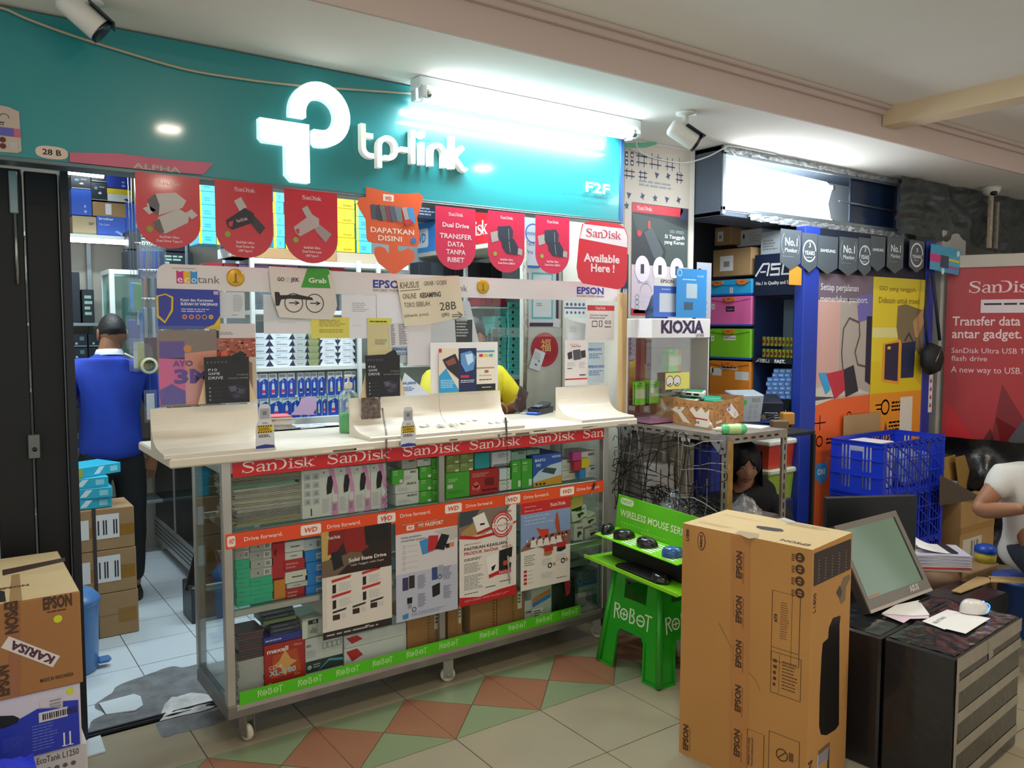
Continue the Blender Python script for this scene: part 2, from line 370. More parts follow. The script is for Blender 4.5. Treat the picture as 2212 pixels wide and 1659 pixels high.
# walls
mm=M();mm.box(-.1,6.25,0,3.9,6.35,2.63,WALLP);mm.obj('wall_back',kind='structure')
mm=M();mm.box(.02,3.52,0,.10,6.3,2.63,WALLP);mm.obj('wall_left',kind='structure')
mm=M();mm.box(1.36,4.72,0,3.9,4.78,2.63,C('a9b3b4',.8,var=.1));mm.obj('wall_inner',kind='structure')
mm=M();mm.box(3.075,3.3,0,3.66,3.95,2.63,WALLP,.004);mm.obj('wall_middle',kind='structure')
mm=M();mm.box(3.66,3.9,0,7.8,3.98,2.63,C('4a4f58',.8));mm.obj('wall_right_back',kind='structure')
mm=M();mm.box(7.8,-1,0,7.9,4,2.63,WALLP);mm.obj('wall_right',kind='structure')
# grey-white pillar inside the shop, taped edge
mm=M();mm.box(2.78,3.80,0,3.07,3.835,2.63,C('c0c4bd',.7,var=.08,sc=4),.004);mm.obj('wall_pillar',kind='structure')
# folded steel gate at the left: tall dark leaves side by side
GATE=C('0b0c10',.55,.2,var=.3,sc=4);g=thing('folding_gate','tall black steel folding gate stacked beside the shop entrance','gate',(-.1,3.45,0))
xs=[-1.3,-1.0,-.7,-.42,-.20,.0,.16,.28,.395]
for i in range(8):
    mm=M();y=3.425+(.022 if i % 2 else 0);mm.box(xs[i]+.004,y,.015,xs[i+1]-.004,y+.03,2.16,GATE,.004)
    if xs[i+1]-xs[i] > .15:
        mm.box(xs[i]+.03,y-.006,.1,xs[i+1]-.03,y,2.1,GATE,.003)
    mm.obj('leaf',g)
mm=M();mm.box(.395,3.41,0,.422,3.50,2.17,C('23242a',.4,.4));mm.obj('jamb',g)
mm=M();mm.box(.235,3.41,2.0,.262,3.424,2.15,C('7e8f94',.4,.6),.003);mm.tube([(.25,3.412,2.0),(.25,3.412,1.75)],.005,STEEL,8);mm.obj('slide_bolt',g,'grey steel slide bolt')
mm=M();mm.box(.262,3.405,1.115,.30,3.424,1.205,C('6a6a68',.35,.8),.003);mm.cyl((.281,3.405,1.15),(.281,3.398,1.15),.008,m=BLACK);mm.obj('lock',g,'small grey steel lock plate')
mm=M();mm.box(-.105,3.40,1.10,-.045,3.424,1.24,C('4b4642',.4,.6),.003);mm.obj('handle',g,'dull steel pull plate')
# ------------------------------------------------------------------ fascia sign
SY=3.13
TEAL=C('1e868a',.35,coat=.4,var=.06,sc=1.5)
fs=FY(SY);g=thing('fascia_sign','long glossy teal shop fascia sign with glowing white letters','sign',(1,SY,2.15))
mm=M(fs);mm.box(-1.6,2.147,-.09,2.905,2.622,0,TEAL);mm.obj('panel',g)
mm=M(fs);mm.box(-1.6,2.135,-.095,2.905,2.150,.006,C('5d6c70',.35,.5),.002);mm.box(2.905,2.135,-.095,2.93,2.622,.006,C('1f4f86',.4),.002);mm.obj('edge_trim',g,'grey lower edge and blue end strip')
LIT=C('f4fdff',.4,e=1.5);LITS=C('d9f4f0',.4,e=.7);LIT2=C('f2f2ec',.4,e=.22);LIT2S=C('c4cbc0',.5,e=.18)
# emblem
cx,cy=fs.p(684,252);ro,ri=.125,.060;q=math.radians
arc=[(cx+ro*math.cos(q(a)),cy+ro*math.sin(q(a))) for a in range(180,-91,-9)];inn=[(cx+ri*math.cos(q(a)),cy+ri*math.sin(q(a))) for a in range(-90,181,9)]
xa,ya=fs.p(668,320);x1=cx-.030
P=[(cx-ro,cy-.022)]+arc+[(x1+.012,cy-ro),(x1,cy-ro+.012),(x1,cy-ri)]+inn+[(cx-ri,cy-.022)]
mm=M(fs);mm.prism(P,.004,.042,LIT,LITS)
x0,yb=fs.p(572,267);x2,y2=fs.p(660,275);_,y3=fs.p(640,362)
x2=x1-.018;yt=cy-.046;yl=yt-.088
mm.prism([(x2-.195,yt),(x2,yt),(x2,yt-.225),(x2-.07,yt-.225),(x2-.095,yt-.20),(x2-.095,yl),(x2-.18,yl),(x2-.195,yl+.015)],.004,.042,LIT,LITS)
mm.obj('emblem',g,'glowing white emblem of a round p and a t')
# word
def L3(mm,pts,w_,k0=.004,k1=.036): mm.rib(pts,w_,k0,LIT2,k1)
bx,by=fs.p(770,338);ex,ey=fs.p(1000,362);W=(ex-bx);u=W/8.2
mm=M(fs);by -= .006;xh=u*1.55;th=u*.34
def LP(x,pts): L3(mm,[(bx+x*u+a*u,by+b*u) for a,b in pts],th)
arcp=lambda cx_,cy_,r_,a0,a1,n=7: [(cx_+r_*math.cos(q(a0+(a1-a0)*i/n)),cy_+r_*math.sin(q(a0+(a1-a0)*i/n))) for i in range(n+1)]
LP(0,[(.25,2.15)]+arcp(.75,.65,.5,180,270)+[(1.0,.15)]);LP(0,[(.2,1.42),(.95,1.42)])
LP(1.15,[(.25,-.55)]+[(.25,.85)]+arcp(.85,.85,.6,180,0,10)[1:-1]+arcp(.85,.75,.6,0,-100,7)+[(.6,.15)])
LP(2.95,[(0,.85),(.55,.85)])
LP(3.65,[(.25,0),(.25,2.25)])
LP(4.35,[(.25,0),(.25,1.5)]);mm.prism([(bx+4.6*u+.26*u*math.cos(t*PI/8),by+2.05*u+.26*u*math.sin(t*PI/8)) for t in range(16)],.004,.036,LIT2)
LP(5.05,[(.25,0),(.25,.9)]+arcp(.78,.95,.53,180,0,8)[1:]+[(1.31,0)])
LP(6.75,[(.25,0),(.25,2.25)]);LP(6.75,[(1.15,1.6),(.42,.85),(1.1,.1),(1.35,.02)])
mm.prism([(bx+8.25*u+.1*u*math.cos(t*PI/6),by+.12*u+.1*u*math.sin(t*PI/6)) for t in range(12)],.004,.03,LIT2S)
mm.obj('lettering',g,'raised white letters reading tp-link')
a0=fs.p(1262,414);a1=fs.p(1314,388)
mm=M(fs);mm.text('F2F',a0[0],a0[1],.048,.012,LIT,wd=a1[0]-a0[0],bold=.02);mm.obj('lettering',g,'small glowing white F2F')
mm=M(fs);FAD=C('2d8c92',.4);a0=fs.p(1313,436);mm.text('ORION DUSIT MANGGA DUA LT.2 NO.28B',a0[0],a0[1]+.012,.014,.0006,FAD,al='r',wd=.32);mm.text('TELP. 021-62309188',a0[0],a0[1]-.02,.014,.0006,FAD,al='r',wd=.17);mm.obj('address_lines',g,'faded address lettering')
# stickers on the fascia
mm=M(fs);a0=fs.p(112,330);P=[]
for t in range(24): a=t/24*2*PI;P.append((a0[0]+.048*abs(math.cos(a))**.7*(1 if math.cos(a) > 0 else -1),a0[1]+.021*abs(math.sin(a))**.8*(1 if math.sin(a) > 0 else -1)))
mm.prism(P,.0005,.002,C('d9bfae',.5));mm.text('28 B',a0[0],a0[1]-.008,.018,.0026,INK,al='c',wd=.055,bold=.02);mm.obj('number_plate',label='oval cream number plate reading 28 B on the teal fascia',cat='plate')
mm=M(fs);p=[fs.p(*t) for t in [(150,330),(250,332),(330,342),(460,353),(437,378),(300,366),(150,352)]];mm.prism([(a,max(b,2.151)) for a,b in p],.007,.008,C('c8657c',.5,var=.1))
a0=fs.p(286,364);mm.text('ALPHA',a0[0],a0[1]+.001,.018,.0085,C('b7b2a4',.6),wd=.16,bold=.02);mm.obj('pink_sticker',label='faded pink arrow sticker along the lower edge of the fascia',cat='sticker')
mm=M(fs);a0=fs.p(8,330);X0=a0[0]-.10;X1=fs.p(45,280)[0];Z0=fs.p(20,332)[1];Z1=fs.p(20,232)[1]
mm.prism([(X0,Z0+.01),(X0+.03,Z0),(X1-.012,Z0+.004),(X1,Z0+.012),(X1-.003,Z1-.01),(X1-.03,Z1),(X0,Z1+.01)],.001,.003,C('bda99b',.6),INK)
mm.rect(X0,Z0+.055,X1-.002,Z0+.082,.0036,C('5a58a8',.6));mm.rect(X1-.02,Z0+.055,X1-.002,Z0+.082,.004,C('c0607c',.6));mm.disc(X1-.052,Z0+.042,.009,.0036,C('5a2028',.6));mm.disc(X1-.052,Z0+.022,.009,.0036,C('5a2028',.6))
mm.rows(X0+.02,Z0+.086,X1-.02,Z0+.10,2,.004,INK);mm.ring(X1-.045,Z0+.112,.013,.002,.0036,INK,a0=0,a1=PI);mm.rect(X1-.033,Z0+.018,X1-.012,Z0+.038,.0036,LGREY);mm.obj('hanging_card',label='worn beige cardboard card with blue band at the frame edge of the fascia',cat='card')
# cable along fascia and ceiling
mm=M();pts=[fs.p(*t) for t in [(-40,12),(10,22),(60,44),(150,77),(260,112),(400,152),(520,172),(620,184),(760,195),(890,204)]]
mm.tube([(a,SY-.012,b) for a,b in cr(pts,4)],.0045,C('b9a88e',.6),6);mm.obj('power_cable',label='beige power cable sagging across the teal fascia to the tube lamp',cat='cable')
# tube lamp under the soffit
TB=C('ffffff',.4,e=14)
TB.node_tree.nodes['Principled BSDF'].inputs['Emission Color'].default_value=(.86,.96,1,1)
g=thing('tube_lamp','bright white fluorescent tube lamp under the ceiling in front of the sign','lamp',(2.3,3.03,2.63))
tl=on(1,3.03,905,196);tr_=on(1,3.03,1366,272)
mm=M();mm.box(tl.x-.02,2.985,2.585,tr_.x+.02,3.075,2.63,C('dfe6e8',.5),.006);mm.obj('housing',g)
for yy in (3.0,3.06):
    mm=M();mm.cyl((tl.x+.03,yy,2.562),(tr_.x-.03,yy,2.562),.0185,m=TB,n=14);t=mm.obj('tube',g)
    for xx,s_ in ((tl.x,1),(tr_.x,-1)):
        e_=M();e_.box(xx-.012,yy-.02,2.54,xx+.014,yy+.02,2.59,C('d4d8d8',.5),.004);e_.cyl((xx+.014*s_,yy,2.562),(xx+.034*s_,yy,2.562),.0192,m=STEEL,n=14);e_.obj('lamp_holder',t)
# corridor downlights in the recessed ceiling
for x,y in ((1.2,1.0),(3.4,1.1),(5.4,1.0),(-.8,1.4),(1.6,-1.0),(4.6,-.8),(-1.4,-1.2)):
    mm=M();mm.lathe((x,y,2.80),[(.12,0),(.125,-.008),(.10,-.012),(.098,-.002)],C('d8d8d8',.4),24);mm.lathe((x,y,2.80),[(.097,-.004),(0,-.005)],C('fff0dc',.5,e=4),24);mm.obj('downlight',label='round recessed corridor downlight out of view overhead',cat='lamp',group='corridor downlights')
# ================================================================== helpers for printed sheets and product boxes
class PS:
    """flat sheet; x, y in fractions of its width and height, y downwards"""
    def __init__(s,fr,u0,v0,u1,v1,base,th=.001,off=0,edge=None,pts=None):
        s.m=M(fr);s.u0=u0;s.v1=v1;s.w=u1-u0;s.h=v1-v0;s.z=off+th
        P=[(u0,v0),(u1,v0),(u1,v1),(u0,v1)] if not pts else [(u0+a*s.w,v1-b*s.h) for a,b in pts]
        s.m.prism(P,off,off+th,base,edge)
    def c(s,x,y): return s.u0+x*s.w,s.v1-y*s.h
    def L(s,l): return s.z+.0004*l
    def r(s,x0,y0,x1,y1,m,l=1):
        a=s.c(x0,y0);b=s.c(x1,y1);s.m.rect(a[0],b[1],b[0],a[1],s.L(l),m);return s
    def p(s,pts,m,l=1): s.m.poly([s.c(*q) for q in pts],s.L(l),m);return s
    def d(s,x,y,r,m,l=1,n=20): a=s.c(x,y);s.m.disc(a[0],a[1],r*s.w,s.L(l),m,n);return s
    def o(s,x,y,r,wd,m,l=1,a0=0,a1=2*PI): a=s.c(x,y);s.m.ring(a[0],a[1],r*s.w,wd*s.w,s.L(l),m,24,a0,a1);return s
    def ln(s,pts,wd,m,l=1): s.m.rib([s.c(*q) for q in pts],wd*s.w,s.L(l),m);return s
    def t(s,t,x,y,hh,m,w=None,al='l',b=0,l=2,rot=0,sh=0):
        a=s.c(x,y);s.m.text(t,a[0],a[1],hh*s.h,s.L(l),m,w*s.w if w else None,b,rot,al,sh);return s
    def sd(s,x,y,hh,m,w=None,l=2,only=None):
        a=s.c(x,y);s.m.sandisk(a[0],a[1],hh*s.h,s.L(l),m,w*s.w if w else None,only);return s
    def rows(s,x0,y0,x1,y1,n,m,l=1,fill=.5): a=s.c(x0,y1);b=s.c(x1,y0);s.m.rows(a[0],a[1],b[0],b[1],n,s.L(l),m,fill);return s
    def wd(s,x,y,hh,bx,ink,w=None): a=s.c(x,y);s.m.wd(a[0],a[1],hh*s.h,s.L(2),bx,ink,w*s.w if w else None);return s
    def bar(s,x0,y0,x1,y1,m,n=14,l=1,seed=1):
        rn=random.Random(seed);x=x0;st=(x1-x0)/n
        for i in range(n):
            s.r(x,y0,x+st*rn.uniform(.25,.75),y1,m,l);x += st
        return s
    def obj(s,*a,**k): return s.m.obj(*a,**k)
def q3(x,y): return 430+x/4.147,900+y/4.147
def q4(x,y): return 850+x/4.148,900+y/4.148
def q5(x,y): return 430+x/3.77,1180+y/3.77
def q6(x,y): return 850+x/4.424,1150+y/4.424
def rc(Y,q,xl,xr,yt,yb):
    """world rectangle seen at these pixels: left edge, right edge, top and bottom at the left edge"""
    a=on(1,Y,*q(xl,yb));b=on(1,Y,*q(xl,yt));c=on(1,Y,*q(xr,yt));return a.x,a.z,c.x,b.z
ORD=['lowest','second lowest','third lowest','fourth lowest','fifth lowest','sixth lowest','seventh lowest','eighth lowest']
def pb(name,label,q,xl,xr,yt,yb,Y,dep,mat,dec=None,cat='box',group=None,zf=None,side=None,up=None):
    x0,z0,x1,z1=rc(Y,q,xl,xr,yt,yb)
    if zf is not None: z0=zf
    if up: z1=z0+up
    mm=M();mm.box(x0+.0006,Y,z0+.0003,x1-.0006,Y+dep,z1-.0003,side or mat,.0012)
    if side: mm.box(x0+.002,Y-.0006,z0+.002,x1-.002,Y,z1-.002,mat)
    if dec:
        s=PS.__new__(PS);s.m=mm;mm.T=FY(Y).m.copy();s.u0=x0;s.v1=z1;s.w=x1-x0;s.h=z1-z0;s.z=.0008;dec(s)
    return mm.obj(name,None,label,cat,group)
# ================================================================== DISPLAY COUNTER
CY=3.02;fc=FY(CY)
xL=on(1,CY,486,1300).x;xLi=on(1,CY,517,1500).x;xR=on(1,CY,1304,990).x;XR2=xR+.035;CB=3.46
zb=on(1,CY,504,1556).z;zs=on(1,CY,517,1538).z;zt=1.098
g=thing('display_counter','long glass display counter with aluminium frame on casters in front of the shop','counter',(1.8,3.24,0))
mm=M()
for x in (xL,xR): 
    for y in (CY,CB-.035): mm.box(x,y,zb+.0525,x+.034,y+.035,zt,ALU,.003)
mm.box(xL+.0335,CY+.0008,zt-.045,XR2-.0345,CY+.035,zt-.0005,ALU,.003);mm.box(xL+.0335,CB-.035,zt-.045,XR2-.0345,CB-.0008,zt-.0005,ALU,.003)
mm.box(xL+.0008,CY+.0345,zt-.045,xL+.033,CB-.0345,zt-.0005,ALU,.003);mm.box(xR+.0008,CY+.0345,zt-.045,XR2-.0008,CB-.0345,zt-.0005,ALU,.003)
mm.obj('frame',g)
mm=M();mm.box(xL,CY,zb,XR2,CB,zb+.052,ALUD,.004);mm.box(xL+.0345,CY-.0005,zb+.0525,XR2-.036,CY+.0295,zs+.004,ALU,.002);mm.box(xL,CY+.03,zb+.05,xL+.012,CB-.03,zs+.05,C('6f787a',.4,.6));mm.box(xL+.03,CY+.03,zb+.052,xR,CB-.01,zb+.062,C('9fa3a3',.5));mm.obj('base',g)
ZB=zb+.0625
xm=on(1,CY,*q4(448,600)).x
mm=M();mm.box(xm-.014,CY+.012,zb+.05,xm+.014,CY+.032,zt-.045,ALU,.002);mm.obj('mullion',g)
# middle shelf and upper shelf
zsh=on(1,CY,515,1322).z;zup=on(1,CY,512,1150).z
for z,nm in ((zsh,'shelf'),(zup,'shelf')):
    mm=M();mm.box(xL+.034,CY+.014,z-.024,xR,CY+.034,z,ALU,.002);mm.box(xL+.034,CB-.05,z-.024,xR,CB-.03,z,ALU,.002);s_=mm.obj('shelf',g)
    m2=M();m2.box(xL+.03,CY+.036,z-.008,xR+.004,CB-.05,z-.001,GREENGLASS);m2.obj('glass_board',s_)
for a in ((xL+.036,CY+.002,zs,xR-.002,CY+.006,zt-.046),(xL+.002,CY+.036,zs+.05,xL+.006,CB-.037,zt-.046),(XR2-.006,CY+.036,zs,XR2-.002,CB-.037,zt-.046)):
    mm=M();mm.box(*a,GLASS);mm.obj('glass_pane',g)
# casters
def caster(x,y,rz=0):
    T=Matrix.Translation((x,y,0)) @ Matrix.Rotation(rz,4,'Z')
    mm=M();mm.T=T;mm.box(-.022,-.03,zb-.006,.022,.03,zb,STEEL,.001)
    for s_ in (-1,1): mm.box(s_*.019-.0015,-.024,.022,s_*.019+.0015,.02,zb-.004,STEEL)
    mm.cyl((-.021,0,.034),(.021,0,.034),.005,m=STEEL);mm.box(-.02,.012,zb-.018,.02,.036,zb-.012,STEEL,.001)
    c=mm.obj('caster',g);w_=M();w_.T=T;w_.lathe((-.013,0,.0335),[(.006,0),(.024,0),(.0315,.004),(.0335,.008),(.0335,.018),(.0315,.022),(.024,.026),(.006,.026)],C('cfc5b4',.5,var=.2,sc=30),24,'x');w_.obj('wheel',c)
for x in (.925,1.83,2.73):
    for y in (3.07,3.42): caster(x,y,.35 if x < 1 else 1.1 if x < 2 else .5)
# printed strips
def strip(q,xl,yt,yb,xr,mat,lab,fn,wrap=0):
    x0,z0,_,z1=rc(CY,q,xl,xl+10,yt,yb);x1=on(1,CY,xr,1000).x
    s=PS(fc,x0-wrap,z0,x1,z1,mat,.0008,.001);s.W0=x0;fn(s,x0,z0,x1,z1)
    if wrap: s.m.T=Matrix.Identity(4);s.m.box(x0-wrap-.0012,CY-.0018,z0,x0-wrap,CY+.03,z1,mat)
    return s.obj('banner_strip',g,lab)
RS=C('c8101c',.4);OS=C('e2491c',.4,var=.04);GS=C('4fb814',.4);CR_=C('e8dcd6',.5)
def fn(s,x0,z0,x1,z1):
    h=z1-z0
    for a,b in ((522,678),(707,841),(870,992),(1014,1122),(1143,1240)):
        xa=on(1,CY,a,1000).x;xb=on(1,CY,b,980).x;s.m.sandisk(xa,z0+h*.20,h*.60,s.L(1),CR_,xb-xa)
        s.m.ring(xb+.006,z0+h*.74,.0028,.0012,s.L(1),CR_,10)
    xa=on(1,CY,1259,950).x;s.m.sandisk(xa,z0+h*.20,h*.60,s.L(1),CR_,.275,only=3)
strip(q3,300,384,548,1303.5,RS,'red strip printed with repeated white brand words',fn)
def fn(s,x0,z0,x1,z1):
    h=z1-z0;xs=[(482,507),(649,693),(815,854),(961,997),(1091,1123),(1209,1239)];tx=[(526,610),(706,779),(864,930),(1006,1064),(1131,1185),(1245,1294)]
    for (a,b),(c,d) in zip(xs,tx):
        xa=on(1,CY,a,1130).x if a > 490 else x0-.028;xb=on(1,CY,b,1130).x;s.m.wd(xa,z0+h*.15,h*.70,s.L(1),CR_,OS,xb-xa)
        xa=on(1,CY,c,1120).x;xb=on(1,CY,d,1120).x;s.m.text('Drive forward.',xa,z0+h*.38,h*.27,s.L(1),CR_,wd=xb-xa,bold=.008)
strip(q3,320,1045,1180,1304,OS,'orange strip printed with white tags and the words Drive forward',fn,wrap=.032)
def fn(s,x0,z0,x1,z1):
    h=z1-z0
    for a,b in ((555,609),(643,695),(726,776),(805,848),(878,922),(949,990),(1036,1076),(1098,1136),(1157,1193),(1213,1247)):
        xa=on(1,CY,a,1420).x;xb=on(1,CY,b,1420).x;s.m.robot(xa,z0+h*.30,h*.46,s.L(1),C('c3e6a8',.5),xb-xa)
strip(q5,330,1190,1298,1256,GS,'green strip printed with repeated thin pale letters',fn)
# ------------------------------------------------------------------ counter top slab and curved display feet
ZT0,ZT1=1.10,1.135
sl=on(1,2.985,366,984).x
mm=M();mm.box(sl,2.985,ZT0,2.915,3.52,ZT1,CREAM,.006)
top=mm.obj('counter_slab',None,'long scuffed cream counter top lying on the glass display counter','worktop')
# worn tape and scratches on the edge
mm=M(FY(2.985));rn=random.Random(3)
for i in range(16): x=rn.uniform(sl+.05,2.85);mm.rect(x,ZT0+.004+rn.random()*.01,x+rn.uniform(.01,.10),ZT0+.008+rn.random()*.012,.0004,C('6f6455',.8) if i % 3 else C('efe6d6',.6))
mm.obj('worn_patches',top)
def foot(name,xa,xb,lab,yb=3.20,zt_=1.295,seam=()):
    """curved white plastic foot: low lip in front, sweeping up to a vertical back"""
    prof=[(2.99,ZT1),(2.99,ZT1+.012)]+[(y,z) for y,z in cr([(2.995,ZT1+.016),(3.06,ZT1+.020),(3.12,ZT1+.030),(3.165,ZT1+.058),(3.185,ZT1+.10),(3.192,zt_)],4)]+[(3.197,zt_),(3.197,ZT1)]
    fr=Fr((xa,0,0),(0,1,0),(0,0,1));mm=M(fr);mm.prism(prof,0,xb-xa,CREAM)
    return mm.obj(name,None,lab,'stand')
fa=[on(1,3.0,352,965).x,on(1,3.0,560,940).x]
foot('acrylic_stand_foot',fa[0],1.033,'widest cream curved foot of the acrylic screen at the counter end overhanging the aisle')
foot('acrylic_stand_foot',on(1,3.1,775,900).x,1.86,'middle cream curved foot of the acrylic screen right behind the green soap bottle')
foot('acrylic_stand_foot',1.862,2.20,'cream curved foot with torn tape scraps beside the gap in the acrylic screen')
foot('acrylic_stand_foot',on(1,3.15,1213,850).x,2.895,'short clean cream curved foot at the counter end by the green stool')
# tape scraps on the foot
rn=random.Random(5)
for i in range(13):
    x=rn.uniform(1.66,2.16);y=rn.choice([3.06,3.09,3.12]);z=ZT1+.0225+(y-3.06)*.12+.003
    mm=M(Fr((x,y,z),(1,0,0),(0,1,.25)));w_=rn.uniform(.008,.03);mm.prism([(0,0),(w_,.003),(w_*.8,.04),(w_*.3,.03),(-.004,.02)],0,.0006,C('a9a196' if i % 2 else 'cfcac2',.5));mm.obj('tape_scrap',label='torn grey tape scrap stuck on the cream curved foot',cat='tape',group='torn tape scraps on the cream foot')
# ------------------------------------------------------------------ acrylic screen with the white header board
BY=3.196;fb=FY(BY)
g=thing('acrylic_screen','clear acrylic screen with a long white printed header board above the counter','screen',(1.8,3.2,ZT1))
HB=C('ddd6d6',.4)
u0=.672;u1=2.955;v0=1.735;v1=1.830;R_=.04
P=[(u0,v0),(u1,v0)]+[(u1-R_+R_*math.cos(t),v1-R_+R_*math.sin(t)) for t in [i*PI/12 for i in range(7)]]+[(u0+R_+R_*math.cos(t),v1-R_+R_*math.sin(t)) for t in [PI/2+i*PI/12 for i in range(7)]]
mm=M(fb);mm.prism(P,.0,.003,HB)
def tt(t,x0_,x1_,yb,hh,mat,b=0,l=.0036): a=fb.p(x0_,yb);c=fb.p(x1_,yb);mm.text(t,a[0],a[1],hh,l,mat,wd=c[0]-a[0],bold=b)
def eco(dx):
    a=fb.p(381,612)[0]+dx;b=fb.p(426,612)[0]+dx;z=fb.p(381,612)[1];w_=(b-a)/3
    for i,c_ in enumerate(('c8287e','e8b418','2a92d8')):
        mm.poly([(a+i*w_,z),(a+(i+1)*w_,z),(a+(i+1)*w_,z+.047),(a+(i+.5)*w_,z+.043),(a+i*w_,z+.048)],.0036,C(c_,.5))
        mm.text('eco'[i],a+(i+.5)*w_,z+.004,.026,.0042,C('f2efef',.5),wd=w_*.72,al='c')
    mm.text('tank',b+.001,z+.004,.028,.0038,C('6f6c6c',.5),wd=.082);mm.rib([(b-.09,z+.056),(b-.005,z+.056)],.004,.0038,C('b9b3b3',.5))
eco(0);EP=C('1f3a9a',.45)
eco(fb.p(980,640)[0]-fb.p(431,612)[0]-.002)
for cx_,cy_ in ((508,600),(1042,619)):
    a=fb.p(cx_,cy_);GO=C('c79a2c',.3,.5);mm.lathe((a[0],a[1],.003),[(.034,0),(.034,.003),(.030,.0042),(.0,.0042)],GO,28);mm.text('1',a[0],a[1]-.015,.030,.0078,C('8a6210',.5),al='c',bold=.03);mm.rib([(a[0]-.011,a[1]-.018),(a[0]+.011,a[1]-.018)],.004,.0078,C('8a6210',.5))
tt('EPSON',805,880,621,.032,EP,.03);tt('EXCEED YOUR VISION',806,890,629,.010,INK)
a=fb.p(1245,633);tt('EPSON',1245,1303,634,.033,EP,.03);tt('EXCEED YOUR VISION',1245,1303,641,.009,INK)
mm.obj('header_board',g,'white header board with rounded upper corners and brand print')
for a,b in ((fb.p(345,760)[0],1.033),(fb.p(782,760)[0],2.205),(fb.p(1216,760)[0],2.89)):
    mm=M(fb);mm.box(a,1.285,-.003,b,1.74,0,ACRY,.001);mm.obj('acrylic_sheet',g)
mm=M(fb);mm.box(1.033,1.62,-.003,1.49,1.74,0,ACRY,.001);mm.obj('acrylic_sheet',g)
# ------------------------------------------------------------------ contents: upper shelf
Yc=3.075
def decP(s):    # pink and white device box
    s.p([(.45,0),(.75,0),(1,.45),(1,1),(.62,1),(.62,.7),(.8,.55)],C('d892b8',.6));s.p([(.42,.18),(.62,.15),(.72,.3),(.62,.52),(.36,.55),(.34,.4)],BLACK,2);s.d(.2,.08,.06,GREY)
    s.rows(.1,.62,.55,.92,9,LGREY);s.r(.66,.55,.95,.72,C('d8d5d0'),3);s.bar(.68,.76,.9,.9,GREY,6,3)
def decW(s):
    for i in range(4):
        for j in range(2): s.r(.12+j*.44,.08+i*.17,.46+j*.44,.21+i*.17,LGREY);s.p([(.2+j*.44,.18+i*.17),(.3+j*.44,.10+i*.17),(.4+j*.44,.17+i*.17)],GREY,2)
    s.r(.44,.80,.5,.95,INK)
WB=C('d6d2cc',.6)
x0,z0,_,_=rc(Yc,q3,330,900,600,950);zu=zup-.0005
# loose paper bundles
rn=random.Random(11);z=zu;xa=xL+.05
for i in range(17):
    h=rn.uniform(.008,.0165);w_=.40+rn.uniform(-.05,.03) if i < 11 else .30+rn.uniform(-.04,.03);o_=rn.uniform(0,.02)+(0 if i < 11 else -.01)
    mm=M();c_=rn.choice(['cfc9bd','bfb9ae','dcd8ce','c5bb9a','a9a59c','e2e0da'] if i != 12 else ['9cc9a8'])
    T=Matrix.Translation((xa+w_/2+o_,Yc+.12,z)) @ Matrix.Rotation(rn.uniform(-.10,.10),4,'Z');mm.T=T
    n=max(2,int(h/.003));mt=C(c_,.8,var=.1,sc=20)
    for k in range(n):
        a=k*h/n;d=rn.uniform(-.008,.008);mm.grid(lambda u_,v_,a=a,d=d,sd=i: ((u_-.5)*w_+d,(v_-.5)*.21,a+h/n*.45+.0015*noise.noise((u_*3,v_*3,sd))),6,2,mt)
        mm.box(-w_/2+d,-.105,a+.0004,w_/2+d,.105,a+h/n*.6,mt)
    mm.obj('paper_bundle',None,f'bundle of worn papers on the upper counter shelf, {_N[i]} from the bottom of its pile' if i != 12 else 'pale green sheet folder in the paper pile on the upper counter shelf','papers','paper pile in the counter');z += h+.0006
mm=M();mm.T=Matrix.Translation((xa+.12,Yc+.10,z));mm.grid(lambda a,b: ((a-.45)*.26,(b-.5)*.2,.028*max(0,1-abs(a-.45)*1.7)+.006*noise.noise((a*5,b*5,1))),14,10,BLACK);mm.obj('folded_cloth',None,'black folded cloth lying on the paper pile in the counter','cloth')
mm=M(Fr((xa+.17,Yc+.03,z+.012),(1,0,-.10),(0,.45,1)));mm.box(0,-.03,0,.25,.055,.001,C('dfe3d6',.7));mm.obj('card_sheet',None,'large pale card sheet leaning over the paper pile in the counter','card')
pb('device_box','white box with eight small grey pictures beside the paper pile',q3,925,1090,488,935,Yc,.2,WB,decW,zf=zu)
for i,(a,b) in enumerate(((1090,1243),(1246,1388),(1391,1535),(1540,1680))):
    pb('device_box',['pink and white box of a black handset beside the picture box','pink and white handset box, second from the picture box','pink and white handset box standing upside down','white handset box next to the green labelled box'][i],q3,a,b,470-i*14,925-i*22,Yc,.2,WB,decP,group=None,zf=zu)
GB=C('43a52c',.5);OLB=C('7c8a48',.6);GRB=C('a9a59c',.6)
def dg(s): s.r(.1,.1,.5,.14,C('c8e0b8'));s.r(.65,.7,.92,.92,C('dde0d0'));s.rows(.1,.2,.6,.4,3,C('9fd08a'))
def dw(s): s.bar(.45,.12,.85,.3,INK,12);s.rows(.1,.5,.6,.8,3,LGREY)
for i,(a,b,t,u_) in enumerate(((20,243,700,805),(15,238,592,700),(90,222,480,590),(75,210,385,478))):
    pb('carton',f'off-white flat carton, {["lowest", "second", "third", "topmost"][i]} of the four by the green stack',q4,a,b,t,u_-2,Yc+.01,.15,WB if i < 3 else GRB,dw)
pb('carton','white small carton on top beside the green stack',q4,212,335,385,450,Yc+.01,.14,WB,dw)
pb('carton','green small box hanging tilted before the off-white cartons',q4,-12,88,482,612,Yc-.01,.03,GB,dg)
